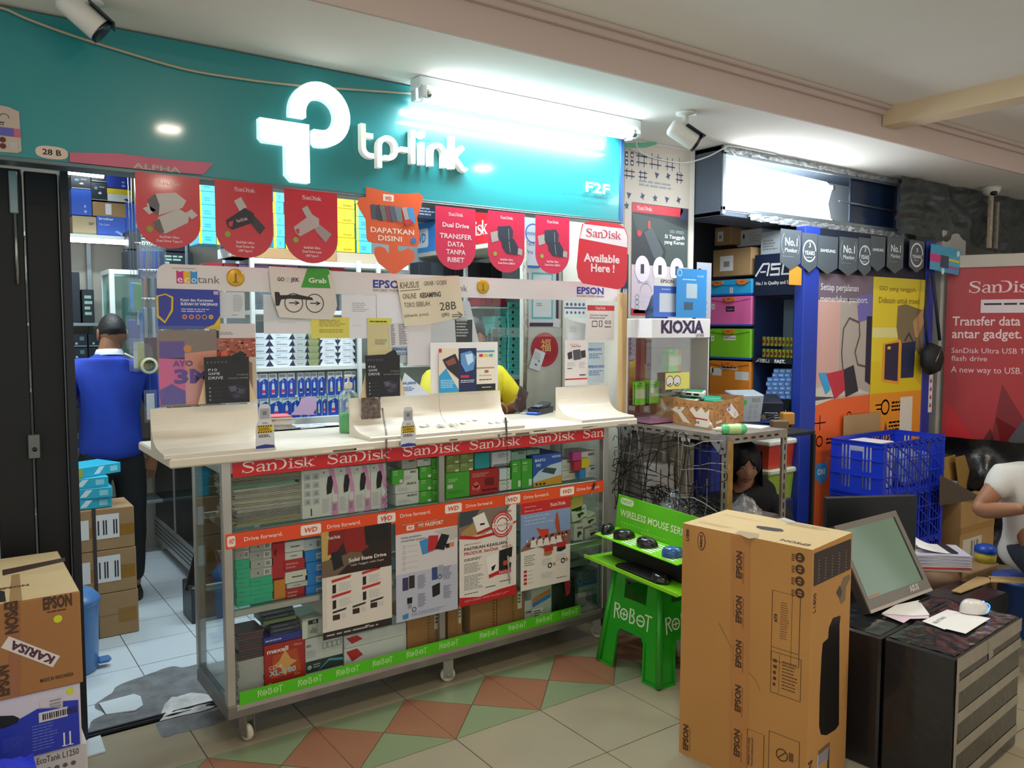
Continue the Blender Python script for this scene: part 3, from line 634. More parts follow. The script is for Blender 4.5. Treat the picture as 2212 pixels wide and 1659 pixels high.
for j,(a,b) in enumerate(((238,344),(346,430))):
    for i in range(3 if j == 0 else 4):
        n=3 if j == 0 else 4;t0,b0=(452,782) if j == 0 else (372,762);st=(b0-t0)/n
        pb('green_box',f'green small box, {ORD[i]} in the {["taller-boxed column", "narrow column by the mullion"][j]}',q4,a,b,b0-(i+1)*st+1,b0-i*st-1,Yc,.16,GB,dg)
for i in range(2):
    for j in range(2):
        pb('olive_box',f'olive green small box, {["left", "right"][j]} of the {["lower", "upper"][i]} pair above the large green box',q4,472+j*124,594+j*124,430-i*78-j*12,508-i*78-j*12,Yc+.01,.14,OLB,dg)
def d(s): s.r(.05,.45,.28,.6,WB);s.rows(.1,.22,.5,.36,3,C('bfe0a8'));s.rows(.1,.7,.8,.82,2,C('2f8a1c'))
pb('green_box','large green box with a small white label right of the mullion',q4,470,684,512,740,Yc,.2,GB,d,zf=zu)
pb('teal_box','plain teal box standing on the upper shelf',q4,726,860,332,475,Yc+.02,.12,C('179aa0',.5))
def d(s):
    s.rows(.08,.1,.7,.28,4,C('e08a80'));s.p([(.5,.42),(.6,.34),(.82,.36),(.84,.68),(.52,.66)],C('701418'),1);s.d(.2,.58,.09,C('ef5a4a'));s.d(.26,.7,.08,C('ef5a4a'));s.d(.13,.69,.07,C('ef5a4a'))
    for i in range(6): s.r(.42+i*.09,.8,.47+i*.09,.88,BLACK,2)
pb('red_box','red box with a dark device picture on the upper shelf',q4,686,944,490,715,Yc,.2,C('b51f22',.5),d,zf=zu)
def d(s):
    for i in range(9): s.p([(.05+i*.1,.98),(.1+i*.1,.98),(.16+i*.1,.82),(.11+i*.1,.82)],BLACK)
    s.rows(.3,.1,.8,.4,4,GREY)
pb('carton','white carton edged with black slanted dashes',q4,882,1052,322,455,Yc+.02,.14,C('d2d0d6',.6),d)
pb('carton','small white carton under the black dashed one',q4,950,1045,470,572,Yc,.15,C('d0dadf',.6));pb('carton','small white and green carton standing by the red box',q4,947,1060,578,668,Yc,.15,WB,dg)
for i,(a,b,t,u_) in enumerate(((1060,1145,400,645),(1147,1246,388,630))): pb('green_box',f'tall green box {["beside the white carton", "beside the blue box"][i]} on the upper shelf',q4,a,b,t,u_,Yc,.16,GB,dg,zf=zu)
pb('clear_pack','green-tinted pack lying on the tall green boxes',q4,1055,1190,318,398,Yc+.02,.12,C('8fae9c',.3),dw);pb('clear_pack','second green-tinted pack, nearer the blue box',q4,1192,1310,300,350,Yc+.03,.12,C('8fae9c',.3),dw)
def d(s):
    s.p([(0,.72),(.2,.52),(.6,.36),(1,.30),(1,.8),(0,.95)],C('c7d6ea'));s.p([(0,.86),(1,.72),(1,1),(0,1)],C('d8962c'),2);s.t('BAFO',.06,.22,.09,C('e8eef8'),w=.36,b=.02,l=3);s.t('HDMI',.65,.14,.07,C('e8eef8'),w=.3,b=.02,l=3)
    s.p([(.28,.55),(.42,.42),(.82,.50),(.72,.68)],C('3a4650'),3);s.r(.1,.28,.26,.38,C('9fb4e0'),3)
    for i in range(3): s.r(.08+i*.13,.9,.16+i*.13,.97,BLACK,3)
pb('blue_box','blue and orange box reading BAFO on the upper shelf',q4,1250,1506,348,612,Yc,.2,C('2c56b4',.5),d,zf=zu)
for a,b,t,u_,c_,l_ in ((1508,1655,490,578,'ddd3be','cream carton under the white one beside the blue box'),(1508,1612,390,488,'d8d4cc','white carton with small print beside the blue box'),(1722,1818,452,548,'d4d2d4','white carton low at the counter end'),(1682,1816,318,448,'d8d5d2','white carton above, at the counter end')):
    pb('carton',l_,q4,a,b,t,u_,Yc+.02,.14,C(c_,.6),dw)
for a,b,t,u_,c_,l_ in ((1620,1686,402,490,'c22c38','small red pack'),(1606,1686,322,400,'c0408c','small magenta pack'),(1686,1756,378,465,'d8c21c','small yellow pack'),(1668,1722,475,560,'2f80c0','small blue pack')):
    pb('small_pack',l_+' standing before the white cartons at the counter end',q4,a,b,t,u_,Yc-.02,.03,C(c_,.4))
# ------------------------------------------------------------------ contents: middle shelf
TB_=C('2fae84',.5);BB=C('1f86d6',.5);zm=zsh-.0005
def dgr(s): s.r(.62,.15,.92,.85,C('d8d5cf'));s.bar(.66,.25,.88,.75,INK,7,2);s.d(.36,.5,.035,INK)
def dte(s): s.rows(.15,.4,.6,.6,1,C('23926c'))
for j,(a,b,yb,n,ng) in enumerate(((305,412,512,7,2),(425,600,500,7,4))):
    st=(512-135)/5 if j == 0 else 70
    x0,z0,x1,_=rc(Yc,q5,a,b,100,yb);H=rc(Yc,q5,a,b,yb-st,yb)[3]-z0
    for i in range(n):
        te=i < n-ng;z=zm+i*(H+.0004);col_=TB_ if te else GRB
        mm=M();dx=random.uniform(-.003,.003);mm.box(x0+dx,Yc,z,x1+dx,Yc+.13,z+H,col_,.0012);s=PS.__new__(PS);s.m=mm;mm.T=FY(Yc).m.copy();s.u0=x0+dx;s.v1=z+H;s.w=x1-x0;s.h=H;s.z=.0006;(dte if te else dgr)(s)
        mm.obj('teal_box' if te else 'grey_box',None,f'{"teal" if te else "grey"} small box, {ORD[i]} in the {["narrow stack by the counter post", "wide stack beside the red boxes"][j]}','box')
pb('orange_box','orange upright box on the middle shelf',q5,612,706,282,470,Yc,.13,C('d27a1e',.5),zf=zm)
def d(s): s.d(.3,.2,.12,C('7a0c14'));s.r(.2,.2,.34,.35,C('50080c'),2)
pb('red_box','red upright box standing above the orange one',q5,592,700,-20,272,Yc,.13,C('b8141c',.5),d)
a0=0
for i,(a,b,t,u_,c_,nm) in enumerate(((706,862,352,446,'ae1218','glossy red pack, lowest'),(715,885,312,350,'c8c2bb','thin white pack, second lowest'),(700,886,216,308,'ddd5c6','plain cream box, third lowest'),(692,862,120,212,'b81620','glossy red pack, fourth lowest'),(700,846,58,118,'d5d1c9','white box, fifth lowest'),(700,856,-30,56,'d8d6d2','white box, topmost'))):
    pb('boxed_item',nm+' in the mixed red and white stack',q5,a,b,t,u_,Yc-.005*(i % 2),.13,C(c_,.25 if 'glossy' in nm else .6),(lambda s: s.rows(.1,.2,.7,.8,2,C('d8807c'))) if 'red' in nm else (lambda s: s.rows(.3,.4,.8,.6,1,INK)))
for i in range(4):
    def d(s): s.r(.6,.3,.98,.78,C('d6d8da'));s.bar(.64,.4,.94,.7,INK,9,2)
    pb('blue_box',f'bright blue box, {["lowest", "second lowest", "third lowest", "topmost"][i]} in the blue stack',q5,872-i % 2*8,1012,330-i*96,424-i*96,Yc,.14,BB,d)
pb('grey_box','pale grey box lying on top of the blue stack',q5,852,1006,-50,42,Yc,.14,C('c5c8cc',.6),dgr)
# right end
for a,b,t,u_,c_,l_,r_ in ((1585,1688,705,850,'d0b45c','yellow carton above the tilted white cartons',-.12),(1605,1740,830,950,'d9d7c8','tilted white carton with a green device picture',.16),(1702,1826,905,1000,'d9d7c8','tilted white carton lying on the flat one',.2),(1616,1698,965,1115,'d9d7c8','upright white carton at the end of the shelf',-.03),(1722,1836,1012,1096,'d5d3c6','flat white carton at the shelf corner',.06)):
    x0,z0,x1,z1=rc(Yc,q4,a,b,t,u_);w_=x1-x0;h_=z1-z0
    mm=M();mm.T=Matrix.Translation((x0,Yc,z0)) @ Matrix.Rotation(-r_,4,'Y');mm.box(0,0,0,w_,.10,h_,C(c_,.6),.001);mm.T=mm.T @ FY(0).m
    if 'yellow' not in l_: mm.text('CPU HOLDER',w_*.3,h_*.68,h_*.12,.0008,INK,wd=w_*.6,bold=.03);mm.poly([(w_*.35,h_*.5),(w_*.7,h_*.55),(w_*.85,h_*.35),(w_*.6,h_*.3),(w_*.5,h_*.15),(w_*.4,h_*.2)],.0008,C('2c3a24'))
    mm.obj('carton',None,l_,'box')
zr=on(1,CY,*q4(1590,1130)).z
# ------------------------------------------------------------------ contents: floor of the counter
def mk(name,lab,q,a,b,t,u_,mat,d=None,dep=.2,Y=Yc,zf=ZB,cat='box',side=None): return pb(name,lab,q,a,b,t,u_,Y,dep,mat,d,cat,None,zf,side)
x0,z0,x1,z1=rc(Yc,q5,330,535,720,1165);rn=random.Random(4);z=ZB;i=0
while z < z1-.01:
    h=.0105;c_='b9b6b0' if i < 12 else ['4a3c3c','57393c','3a3a40','6a3a40'][i % 4] if i < 22 else ['b05060','c07a88','46464c','9fb4ac'][i % 4]
    mm=M();dx=rn.uniform(-.006,.006);mm.box(x0+dx,Yc+.01,z,x1+dx,Yc+.13,z+h*.42,C(c_,.3),.0008);mm.box(x0+dx+.001,Yc+.012,z+h*.42,x1+dx-.001,Yc+.128,z+h*.5,C('d5d5d5',.4));mm.box(x0+dx,Yc+.01,z+h*.5,x1+dx,Yc+.13,z+h,C(c_,.3),.0008)
    mm.obj('disc_case',None,f'slim disc case behind the counter post, {_N[i]} from the bottom of the pile','case','pile of slim disc cases');z += h+.0004;i += 1
def d(s):
    s.p([(.2,.25),(.8,.2),(.9,.75),(.15,.8)],C('c84a1c'));s.p([(.35,.42),(.5,.18),(.64,.42),(.8,.5),(.62,.58),(.5,.8),(.38,.58),(.22,.5)],C('e8a45c'),2);s.t('maxell',.06,.2,.10,C('f0e8e4'),w=.52,b=.03,l=3);s.t('90min',.72,.14,.05,C('f0c8b0'),w=.2,l=3)
    s.t('CD-R',.1,.58,.08,C('f2e8dc'),w=.34,l=3);s.t('XL-II 80',.1,.73,.12,C('b9d2d0'),w=.66,b=.03,l=3);s.t('32x',.72,.83,.06,C('f0b840'),w=.14,l=3);s.d(.12,.92,.05,C('d87a6a'),3)
mk('disc_box','red box of recordable discs reading maxell at the counter floor',q5,536,862,815,1112,C('b5231c',.35),d,.12)
mk('disc_box','blue box lying on the red maxell disc box',q5,524,834,752,812,C('2c2f8c',.4),lambda s: s.rows(.05,.3,.5,.7,1,C('b8bce0')),.12,zf=None)
for i in range(6):
    t=716-i*34;pb('disc_case',f'dark jewel case, {ORD[i]} in the pile on the blue box',q5,572-i*16 if i > 2 else 580,830-i*12,t,t+33,Yc+.01+.004*(i % 2),.12,C(['2b2f45','3c4050','30343c','667a48','2c3038','3c4a58'][i],.3),lambda s: s.rows(.1,.3,.8,.7,1,C('70788c')),'case')
def d(s):
    s.r(0,.58,1,.88,C('20302c'));s.d(.1,.74,.055,C('c8d4d0'),2);s.t('hp',.07,.77,.08,C('20302c'),w=.06,l=3);s.rows(.2,.66,.4,.78,2,C('9fb0a8'),2);s.t('NYX',.03,.22,.06,INK,w=.12,b=.02);s.rows(.04,.3,.3,.5,4,LGREY)
    for i in range(4): s.ln([(.46+i*.13,.2),(.56+i*.13,.18),(.56+i*.13,.32),(.46+i*.13,.34),(.46+i*.13,.2)],.008,INK)
    s.p([(.3,.88),(.62,.62),(1,.68),(1,.74),(.62,.68)],C('4f9ab0'),2)
mk('printer_box','white and dark printer box with small monitor icons at the counter floor',q5,868,1170,760,1012,C('cfcdc6',.6),d,.2)
def d(s): s.r(.28,.1,.75,.32,DARK);s.t('15',.5,.28,.14,WB,w=.16,b=.03);s.r(.0,.12,.24,1,C('dedbd0'),1);s.r(.76,.12,1,.85,C('dedbd0'),1);s.p([(.3,.75),(.5,.5),(.7,.62),(.66,.82)],GREY,1)
mk('toner_box','open white toner box standing on the printer box',q5,842,1012,600,758,C('b9bba8',.6),d,.16,zf=None)
def d(s): s.p([(.03,.16),(.2,.1),(.29,.5),(.12,.72)],C('bf1e22'));s.ln([(0,.98),(.03,.7),(.08,.5)],.004,LGREY);s.ln([(1,.02),(.95,.3),(.99,.6)],.004,LGREY)
mk('flat_box','long white flat box with a red diamond, lower of the two',q5,1182,1690,840,948,C('d8d5cf',.6),d,.2)
mk('flat_box','long white flat box with a red diamond, upper of the two',q5,1182,1688,738,838,C('d8d5cf',.6),d,.2,zf=None)
BRN=C('a2703c',.7,var=.06,sc=5)
def db(s): s.r(.02,.0,.98,.012,CARDD);s.r(.74,.05,.9,.55,C('d8d0bc'));s.rows(.76,.1,.88,.4,3,INK,2);s.rows(.55,.1,.62,.9,9,C('7c5428'))
for i,(a,b,t,u_) in enumerate(((132,478,800,1092),(520,656,712,980),(732,985,650,930),(990,1250,600,870))):
    mk('brown_carton',['wide brown carton beside the long white boxes','narrow brown carton right of the mullion','brown carton with a darker taped face','brown carton with a white label near the counter end'][i]+' at the counter floor',q6,a,b,t,u_,BRN,db if i != 2 else lambda s: s.rows(.85,.1,.92,.9,9,C('5c3c18')),.25)
mk('carton','white carton reading HDMI beside the brown cartons',q6,1254,1318,660,800,C('c5c8c2',.6),lambda s: s.t('HDMI',.1,.62,.12,INK,w=.8,b=.02),.12)
def d(s): s.p([(.05,.3),(.95,.1),(.95,.24),(.05,.46)],C('d07a30'));s.p([(.05,.46),(.95,.26),(.95,.4),(.05,.6)],C('2a7ac0'));s.r(.05,.66,.55,.95,C('e0dfd4'),2);s.rows(.1,.7,.5,.92,3,INK,3)
mk('carton','white carton with blue and orange bands at the counter floor',q6,1318,1512,545,768,C('b9bfae',.5),d,.16)
x0,z0,x1,z1=rc(Yc,q6,1528,1755,480,700);mm=M();mm.grid(lambda a,b: (x0+(x1-x0)*a,Yc+.02-.02*math.sin(a*PI)*math.sin(b*PI)+.008*noise.noise((a*5,b*5,0)),ZB+(z1-ZB)*b),12,12,C('121214',.6));mm.box(x0+.004,Yc+.025,ZB,x1-.004,Yc+.12,z1-.005,C('121214',.6))
mm.T=FY(Yc).m.copy();mm.poly([(x0+.06,z1),(x0+.10,z1),(x0+.095,z1-.07),(x0+.07,z1-.08)],.012,C('b82c44',.5));mm.obj('fabric_bag',None,'black fabric bag with a red tab at the counter floor','bag')
def d(s): s.r(0,.28,1,.42,C('2a5a88'));s.r(0,.42,1,.72,C('8fa09a'));s.t('COMMSCOPE',.1,.62,.09,C('222c30'),w=.72)
mk('cable_box','grey and blue box reading COMMSCOPE at the counter end',q6,1765,1950,380,660,C('4c5c60',.5),d,.22)
x0,z0,x1,z1=rc(Yc,q6,1700,1850,240,345);mm=M();mm.box(x0,Yc+.03,z0-.01,x1+.05,Yc+.2,z0+.02,C('6f7c74',.5),.004);mm.box(x0+.03,Yc+.05,z0+.02,x1,Yc+.18,z1-.01,C('7c8a80',.5),.01);mm.obj('network_device',None,'grey-green device lying on the box reading COMMSCOPE','device')
# screwdriver tucked behind the orange strip
a=on(1,3.012,*q4(1808,590));b=on(1,3.012,*q4(1786,650));c=on(1,3.012,*q4(1760,752))
mm=M();mm.tube([a,a*.5+b*.5,b],[.005,.0065,.004],C('3c1c14',.4),10);mm.tube([b,c],.0016,STEEL,8);mm.obj('screwdriver',None,'small brown-handled screwdriver tucked into the orange strip','tool')
# ------------------------------------------------------------------ posters taped to the counter glass
def poster(lab,xl,xr,yt,yb,base=PAPER,Y=3.0185,name='poster',**k):
    x0,z0,x1,z1=rc(Y,lambda a,b: (a,b),xl,xr,yt,yb);return PS(FY(Y),x0,z0,x1,z1,base,.0006,0,**k)
s=poster('',697.5,845,1150,1384,C('d8cfc4',.5))
s.r(0,0,1,.42,C('2a1612')).p([(0,0),(.12,0),(.1,.12),(.25,.16),(.1,.26),(0,.3)],C('b89a52'),2).p([(.1,0),(.36,0),(.3,.12),(.2,.2),(.08,.22)],C('7c1210'),3).p([(.36,0),(.6,0),(.66,.2),(.5,.26),(.34,.22),(.3,.12)],C('8a1512'),2)
s.p([(.6,.02),(.95,0),(.98,.16),(.8,.2),(.62,.18)],C('16100f'),3).p([(0,.27),(.25,.25),(.4,.22),(.55,.24),(.6,.3),(.35,.34),(.2,.42),(0,.42)],C('6a5444'),3).p([(.12,.2),(.25,.19),(.3,.34),(.16,.37)],C('141214'),4).p([(.66,.13),(.78,.12),(.8,.24),(.7,.26)],C('1a1718'),4)
s.sd(.08,.075,.03,C('e8dcd8'),w=.18,l=5).t('Solid State Drive',.37,.315,.032,C('eee6e0'),w=.55,b=.02,l=5).t('Lebih Tangguh, Lebih Cepat',.40,.355,.018,C('d8cfc8'),w=.48,l=5)
for (x,y) in ((.13,.455),(.56,.43),(.13,.60),(.56,.575)): s.p([(x,y),(x+.28,y-.02),(x+.26,y+.005),(x,y+.027)],C('b8282a')).p([(x+.01,y+.05),(x+.06,y+.045),(x+.06,y+.125),(x+.01,y+.13)],C('1a1614')).rows(x+.1,y+.04,x+.3,y+.12,5,LGREY)
for i,x in enumerate((.14,.42,.68)): s.p([(x,.75-i*.015),(x+.2,.735-i*.015),(x+.18,.755-i*.015),(x,.77-i*.015)],INK).r(x,.785-i*.02,x+.1,.835-i*.02,C('3a1c1c')).rows(x+.12,.785-i*.02,x+.2,.83-i*.02,4,LGREY)
s.r(0,.93,1,1,C('231c1c')).rows(.05,.95,.9,.98,1,C('a89c98'),2).wd(.6,.97,.022,C('e0d8d4'),INK,.06).r(0,.42,.06,.9,C('cfc5ba'),1)
s.obj('poster',None,'poster with dark red picture headed Solid State Drive taped to the counter glass','poster')
s=poster('',856,988,1131,1346,C('cfc8cc',.5));
s.r(0,0,1,.115,C('d04a20')).wd(.17,.088,.05,C('e8dcd6'),C('d04a20'),.12).t('MY PASSPORT',.36,.075,.036,C('ecdcd4'),w=.4,b=.02).rows(.1,.02,.8,.028,1,C('e8b09a'),2)
s.t('Setiap perjalanan',.08,.165,.022,INK,w=.32).t('memerlukan passport.',.08,.198,.022,INK,w=.40).p([(.6,.14),(1,.12),(1,.24),(.9,.26)],C('b9b2ac'),1)
s.p([(.37,.215),(.55,.19),(.6,.34),(.42,.36)],C('3a86c0'),2).p([(.52,.175),(.68,.185),(.66,.33),(.5,.335)],C('b8242a'),3).p([(.73,.175),(.86,.205),(.77,.35),(.62,.32)],C('17151a'),4)
for i in range(5): s.o(.13,.25+i*.055,.022,.006,GREY).rows(.18,.24+i*.055,.36,.255+i*.055,1,LGREY)
s.r(0,.52,1,1,C('b3b5c6'),1).r(.8,.29,.86,.335,BLACK,2).r(.86,.285,.94,.33,C('d07a4c'),2)
for x,y,c1,c2 in ((.1,.56,'3a3258','2b2427'),(.57,.51,'33457a','9a9ea8')): s.r(x,y,x+.09,y+.13,C(c1),3).r(x+.1,y-.01,x+.19,y+.12,C(c2),3)
s.r(.17,.77,.25,.83,BLACK,3).r(.18,.83,.24,.88,C('8a8a8c'),3).p([(.57,.70),(.70,.68),(.70,.80),(.58,.82)],C('16161a'),3).o(.7,.62,.03,.01,INK,3).o(.28,.9,.03,.01,INK,3)
for x,y in ((.34,.56),(.76,.52),(.34,.75),(.76,.72)): s.rows(x,y,x+.14,y+.14,8,C('74748a'),3)
s.p([(.1,.935),(.19,.925),(.19,.97),(.145,.985),(.1,.975)],C('3a7cae'),3).rows(.24,.93,.85,.97,3,C('8f92a6'),3)
s.obj('poster',None,'poster with blue, red and black drives headed MY PASSPORT taped to the counter glass','poster')
s=poster('',992.5,1115,1107,1312,C('ddd4cc',.5))
s.p([(0,0),(.9,0),(.62,.22),(.4,.27),(0,.24)],C('7c6a60')).p([(0,0),(.35,0),(.2,.14),(0,.16)],C('3c4048'),2).p([(.02,.22),(.25,.13),(.5,.16),(.45,.27),(.1,.27)],C('a88450'),2)
s.p([(.22,.075),(.42,.035),(.52,.2),(.3,.24)],C('e4ded8'),4).p([(.3,.24),(.52,.2),(.53,.225),(.31,.265)],C('b81c24'),5).r(.35,.15,.43,.17,BLACK,5).p([(0,.24),(.3,.285),(.6,.27),(1,.18),(1,.2),(.6,.3),(.3,.315),(0,.28)],C('b5161e'),3)
s.sd(.69,.075,.03,C('a82a30'),w=.22,l=5).d(.74,.2,.19,C('c0232b'),6,32).d(.74,.2,.17,C('e0d6d0'),7,32).o(.74,.2,.15,.02,C('c0232b'),8).o(.74,.2,.10,.015,C('c0232b'),8).r(.56,.175,.93,.222,C('e0d6d0'),9).sd(.58,.213,.028,C('b01c24'),w=.34,l=10)
s.t('#BELIYANGASLI',.08,.36,.014,C('a8444a'),w=.28).t('PASTIKAN KEASLIAN',.08,.415,.030,C('3a3234'),w=.74,b=.025).t('PRODUK SanDisk',.08,.465,.032,C('b8222a'),w=.6,b=.02).t('ANDA',.73,.455,.026,C('b8222a'),w=.18)
s.rows(.08,.5,.38,.53,2,INK).rows(.08,.55,.4,.66,8,GREY).rows(.08,.68,.43,.84,9,GREY).rows(.08,.87,.32,.885,1,INK)
s.p([(.45,.53),(.66,.5),(.7,.72),(.5,.75)],C('e6e0da'),2).p([(.5,.72),(.7,.69),(.71,.73),(.51,.76)],C('b81c24'),3).p([(.55,.64),(.63,.62),(.6,.67),(.56,.69)],BLACK,3).p([(.69,.48),(.93,.46),(.9,.69),(.68,.71)],C('1a1618'),4).r(.76,.6,.84,.65,C('c8443c'),5).r(.87,.57,.91,.63,C('d8d0cc'),5).r(.66,.695,.9,.74,C('b81c24'),5).sd(.68,.73,.025,C('eee4e0'),w=.2,l=6)
s.rows(.45,.84,.63,.86,1,INK).rows(.7,.81,.9,.83,1,INK).p([(0,.9),(.35,.935),(.7,.9),(1,.89),(1,1),(0,1)],C('b5161e'),2).rows(.08,.94,.9,.965,2,C('d87a7c'),3)
s.obj('poster',None,'poster with a round red stamp reading PASTIKAN KEASLIAN taped to the counter glass','poster')
s=poster('',1124.5,1232,1088,1278,C('dcd3ca',.5))
s.r(0,0,1,.13,C('c0161e')).sd(.58,.085,.04,C('eee4e0'),w=.32).rows(.07,.045,.3,.06,1,C('e0a8a0'),2).t('Share your world.',.07,.105,.018,C('e8ccc4'),w=.35)
s.r(0,.13,1,.53,C('7f93bd'),1).p([(0,.53),(.15,.44),(.4,.42),(.6,.40),(1,.39),(1,.56),(.45,.56),(.35,.53),(0,.55)],C('8a5a4c'),2)
s.p([(.70,.18),(.73,.15),(.76,.25),(.8,.42),(.86,.46),(.68,.46),(.72,.40),(.68,.28)],C('a8452c'),3).p([(.3,.3),(.4,.33),(.55,.34),(.55,.42),(.45,.45),(.38,.4)],C('c83a20'),3)
rn=random.Random(9)
for i in range(26): x=rn.uniform(0,.95);y=rn.uniform(.42,.50);s.d(x,y,rn.uniform(.015,.03),C(rn.choice(['d8d0cc','3c2420','b85c3c','6a4438'])),4,7)
for i in range(5): x=.18+i*.13;s.p([(x,.52),(x+.03,.44),(x+.09,.43),(x+.14,.53)],C('dcd4d0'),5).d(x+.06,.42,.028,C('4a2c22'),6,10)
s.t('4K UHD & Full HD video',.06,.175,.018,C('d4dced'),w=.5,l=5).t('dengan performa A2',.06,.215,.018,C('d4dced'),w=.42,l=5).t('untuk transfer super cepat',.06,.255,.018,C('d4dced'),w=.58,l=5)
s.r(.46,.54,.64,.6,C('b8202a'),6).p([(.46,.6),(.62,.6),(.62,.635),(.55,.65),(.46,.64)],C('a06a34'),6).r(.72,.52,.9,.58,C('b8202a'),6).p([(.72,.58),(.9,.58),(.9,.61),(.8,.63),(.72,.62)],C('181416'),6)
s.rows(.07,.6,.3,.73,5,GREY).rows(.42,.68,.66,.76,3,LGREY).rows(.7,.66,.92,.74,3,LGREY).o(.58,.77,.035,.02,INK).d(.67,.765,.03,C('c8893a')).o(.85,.745,.035,.02,INK).d(.93,.74,.03,C('c8893a'))
for i in range(4): s.r(.06,.77+i*.045,.12,.80+i*.045,C('a8242a')).rows(.14,.775+i*.045,.28,.80+i*.045,1,LGREY)
s.rows(.4,.84,.68,.91,5,LGREY).rows(.72,.93,.95,.945,1,INK).obj('poster',None,'poster with a red-topped crowd picture headed Share your world taped to the counter glass','poster')
# ================================================================== FLAGS under the fascia
qi=lambda x,y: (x,y)
FYL=SY-.0125
UP=[(0,0),(1,0),(1,.66)]+[(.5+.5*math.cos(t),.66+.34*math.sin(t)) for t in [i*PI/16 for i in range(1,16)]]+[(0,.66)]
def flag(xl,xr,yt,yb,base,name='hanging_flag',pts=UP,Y=FYL,th=.0008):
    x0,z0,x1,z1=rc(Y,qi,xl,xr,yt,yb);return PS(FY(Y),x0,z0,x1,z1,base,th,0,pts=pts)
FR=C('c0142a',.28,coat=.3);SIL=C('a8a09c',.35,.3);SILD=C('5c5458',.4);FT=C('e6c6c8',.5)
def tx3(s,ls,y,dy,hh,wmax=.62):
    for i,l in enumerate(ls): s.t(l,.5,y+i*dy,hh,FT,al='c',w=min(wmax,len(l)*hh*.62*s.h/s.w),b=.02)
G_='red product flags under the fascia'
s=flag(296,430,371,533,FR);s.sd(.33,.14,.055,FT,w=.36);s.p([(.16,.43),(.30,.27),(.62,.23),(.78,.33),(.72,.43),(.34,.56),(.24,.5)],SIL,2).p([(.18,.36),(.3,.27),(.36,.42),(.34,.56),(.22,.5)],SILD,3).p([(.1,.48),(.2,.44),(.3,.49),(.2,.56)],SIL,3)
s.p([(.26,.7),(.34,.58),(.66,.45),(.82,.52),(.8,.63),(.44,.80),(.34,.78)],SIL,4).p([(.26,.66),(.35,.6),(.42,.78),(.36,.8),(.28,.74)],SILD,5).p([(.76,.5),(.86,.44),(.96,.52),(.86,.58)],SIL,5).d(.2,.75,.05,C('8e9a30'),2);tx3(s,['SanDisk Ultra','Dual Drive Type-C'],.86,.055,.032)
s.obj('hanging_flag',None,'red flag with two silver drives, first from the gate','flag',G_)
s=flag(467,588,387,554,FR);s.sd(.33,.13,.055,FT,w=.36);s.p([(.32,.26),(.44,.2),(.54,.33),(.42,.4)],SIL,2).p([(.18,.52),(.5,.34),(.66,.4),(.66,.52),(.28,.64),(.2,.6)],C('2c2430'),3).p([(.6,.38),(.86,.58),(.76,.68),(.58,.52)],C('3a3038'),2).p([(.22,.54),(.3,.52),(.28,.6),(.22,.6)],FR,4).t('SanDisk',.36,.54,.04,FT,w=.2,l=5,rot=.3).d(.2,.7,.05,C('8e9a30'),2)
tx3(s,['SanDisk Ultra','Dual Drive Go','USB Type-C'],.81,.055,.03);s.obj('hanging_flag',None,'red flag with a black swivel drive','flag',G_)
s=flag(616,728,406,566,FR);s.sd(.33,.13,.055,FT,w=.36);s.p([(.32,.26),(.42,.21),(.54,.36),(.44,.42)],SIL,2).p([(.16,.52),(.5,.32),(.64,.38),(.64,.48),(.28,.64),(.2,.6)],C('b39a98'),3).p([(.58,.42),(.88,.58),(.76,.7),(.56,.54)],C('9c8684'),2).p([(.2,.55),(.26,.53),(.27,.6),(.22,.6)],FR,4).d(.2,.69,.05,C('8e9a30'),2)
tx3(s,['SanDisk Ultra','Dual Drive Luxe','USB Type-C'],.80,.055,.03);s.obj('hanging_flag',None,'red flag with a silver pink swivel drive','flag',G_)
OG=C('d8572a',.35,coat=.2)
pts=[(.13,0),(.28,.01),(.5,.04),(.75,.03),(.92,.0),(1,.04),(.97,.16),(.9,.3),(.94,.52),(.93,.63),(.88,.66),(.6,.66),(.6,.72),(.66,.72),(.76,.68),(.85,.72),(.86,.80),(.8,.86),(.56,1.0),(.5,1.0),(.3,.88),(.24,.78),(.25,.70),(.33,.68),(.4,.70),(.46,.76),(.46,.66),(.16,.64),(.13,.6),(.12,.38),(.03,.26),(0,.2),(.04,.13),(.13,.12)]
s=flag(773,914,402,588,OG,pts=pts,Y=FYL-.003);s.r(.38,.06,.54,.14,C('e4cfc4')).t('WD',.41,.127,.045,OG,w=.1,b=.03,l=3)
for i,(x,c_) in enumerate(((.16,'3c4458'),(.24,'2e3238'),(.32,'6a5f5a'),(.40,'7a3440'),(.46,'4c5262'),(.54,'6a6e78'),(.66,'a0948e'),(.74,'3a86c0'))): s.p([(x+.03 if i < 2 else x,.2),(x+.1,.19),(x+.13,.36+.02*(i % 2)),(x+.05,.37)],C(c_),2+i)
s.p([(.66,.36),(.78,.33),(.84,.37),(.72,.42)],C('b8242e'),11);s.t('DAPATKAN',.52,.52,.06,C('ecd0c0'),al='c',w=.66,b=.02).t('DISINI',.48,.61,.06,C('ecd0c0'),al='c',w=.36,b=.02).d(.84,.59,.045,C('3a6ea8'),2);s.obj('hanging_flag',None,'orange flag with a down arrow reading DAPATKAN DISINI','flag')
FM=C('c21c44',.3,coat=.3)
s=flag(941,1027,444,581,FM);s.sd(.32,.14,.055,FT,w=.36).t('Dual Drive',.5,.32,.07,FT,al='c',w=.66,b=.02)
for i,l in enumerate(('TRANSFER','DATA','TANPA','RIBET')): s.t(l,.5,.50+i*.125,.075,FT,al='c',w=(.8,.4,.48,.42)[i],b=.015)
s.obj('hanging_flag',None,'magenta flag reading TRANSFER DATA TANPA RIBET','flag')
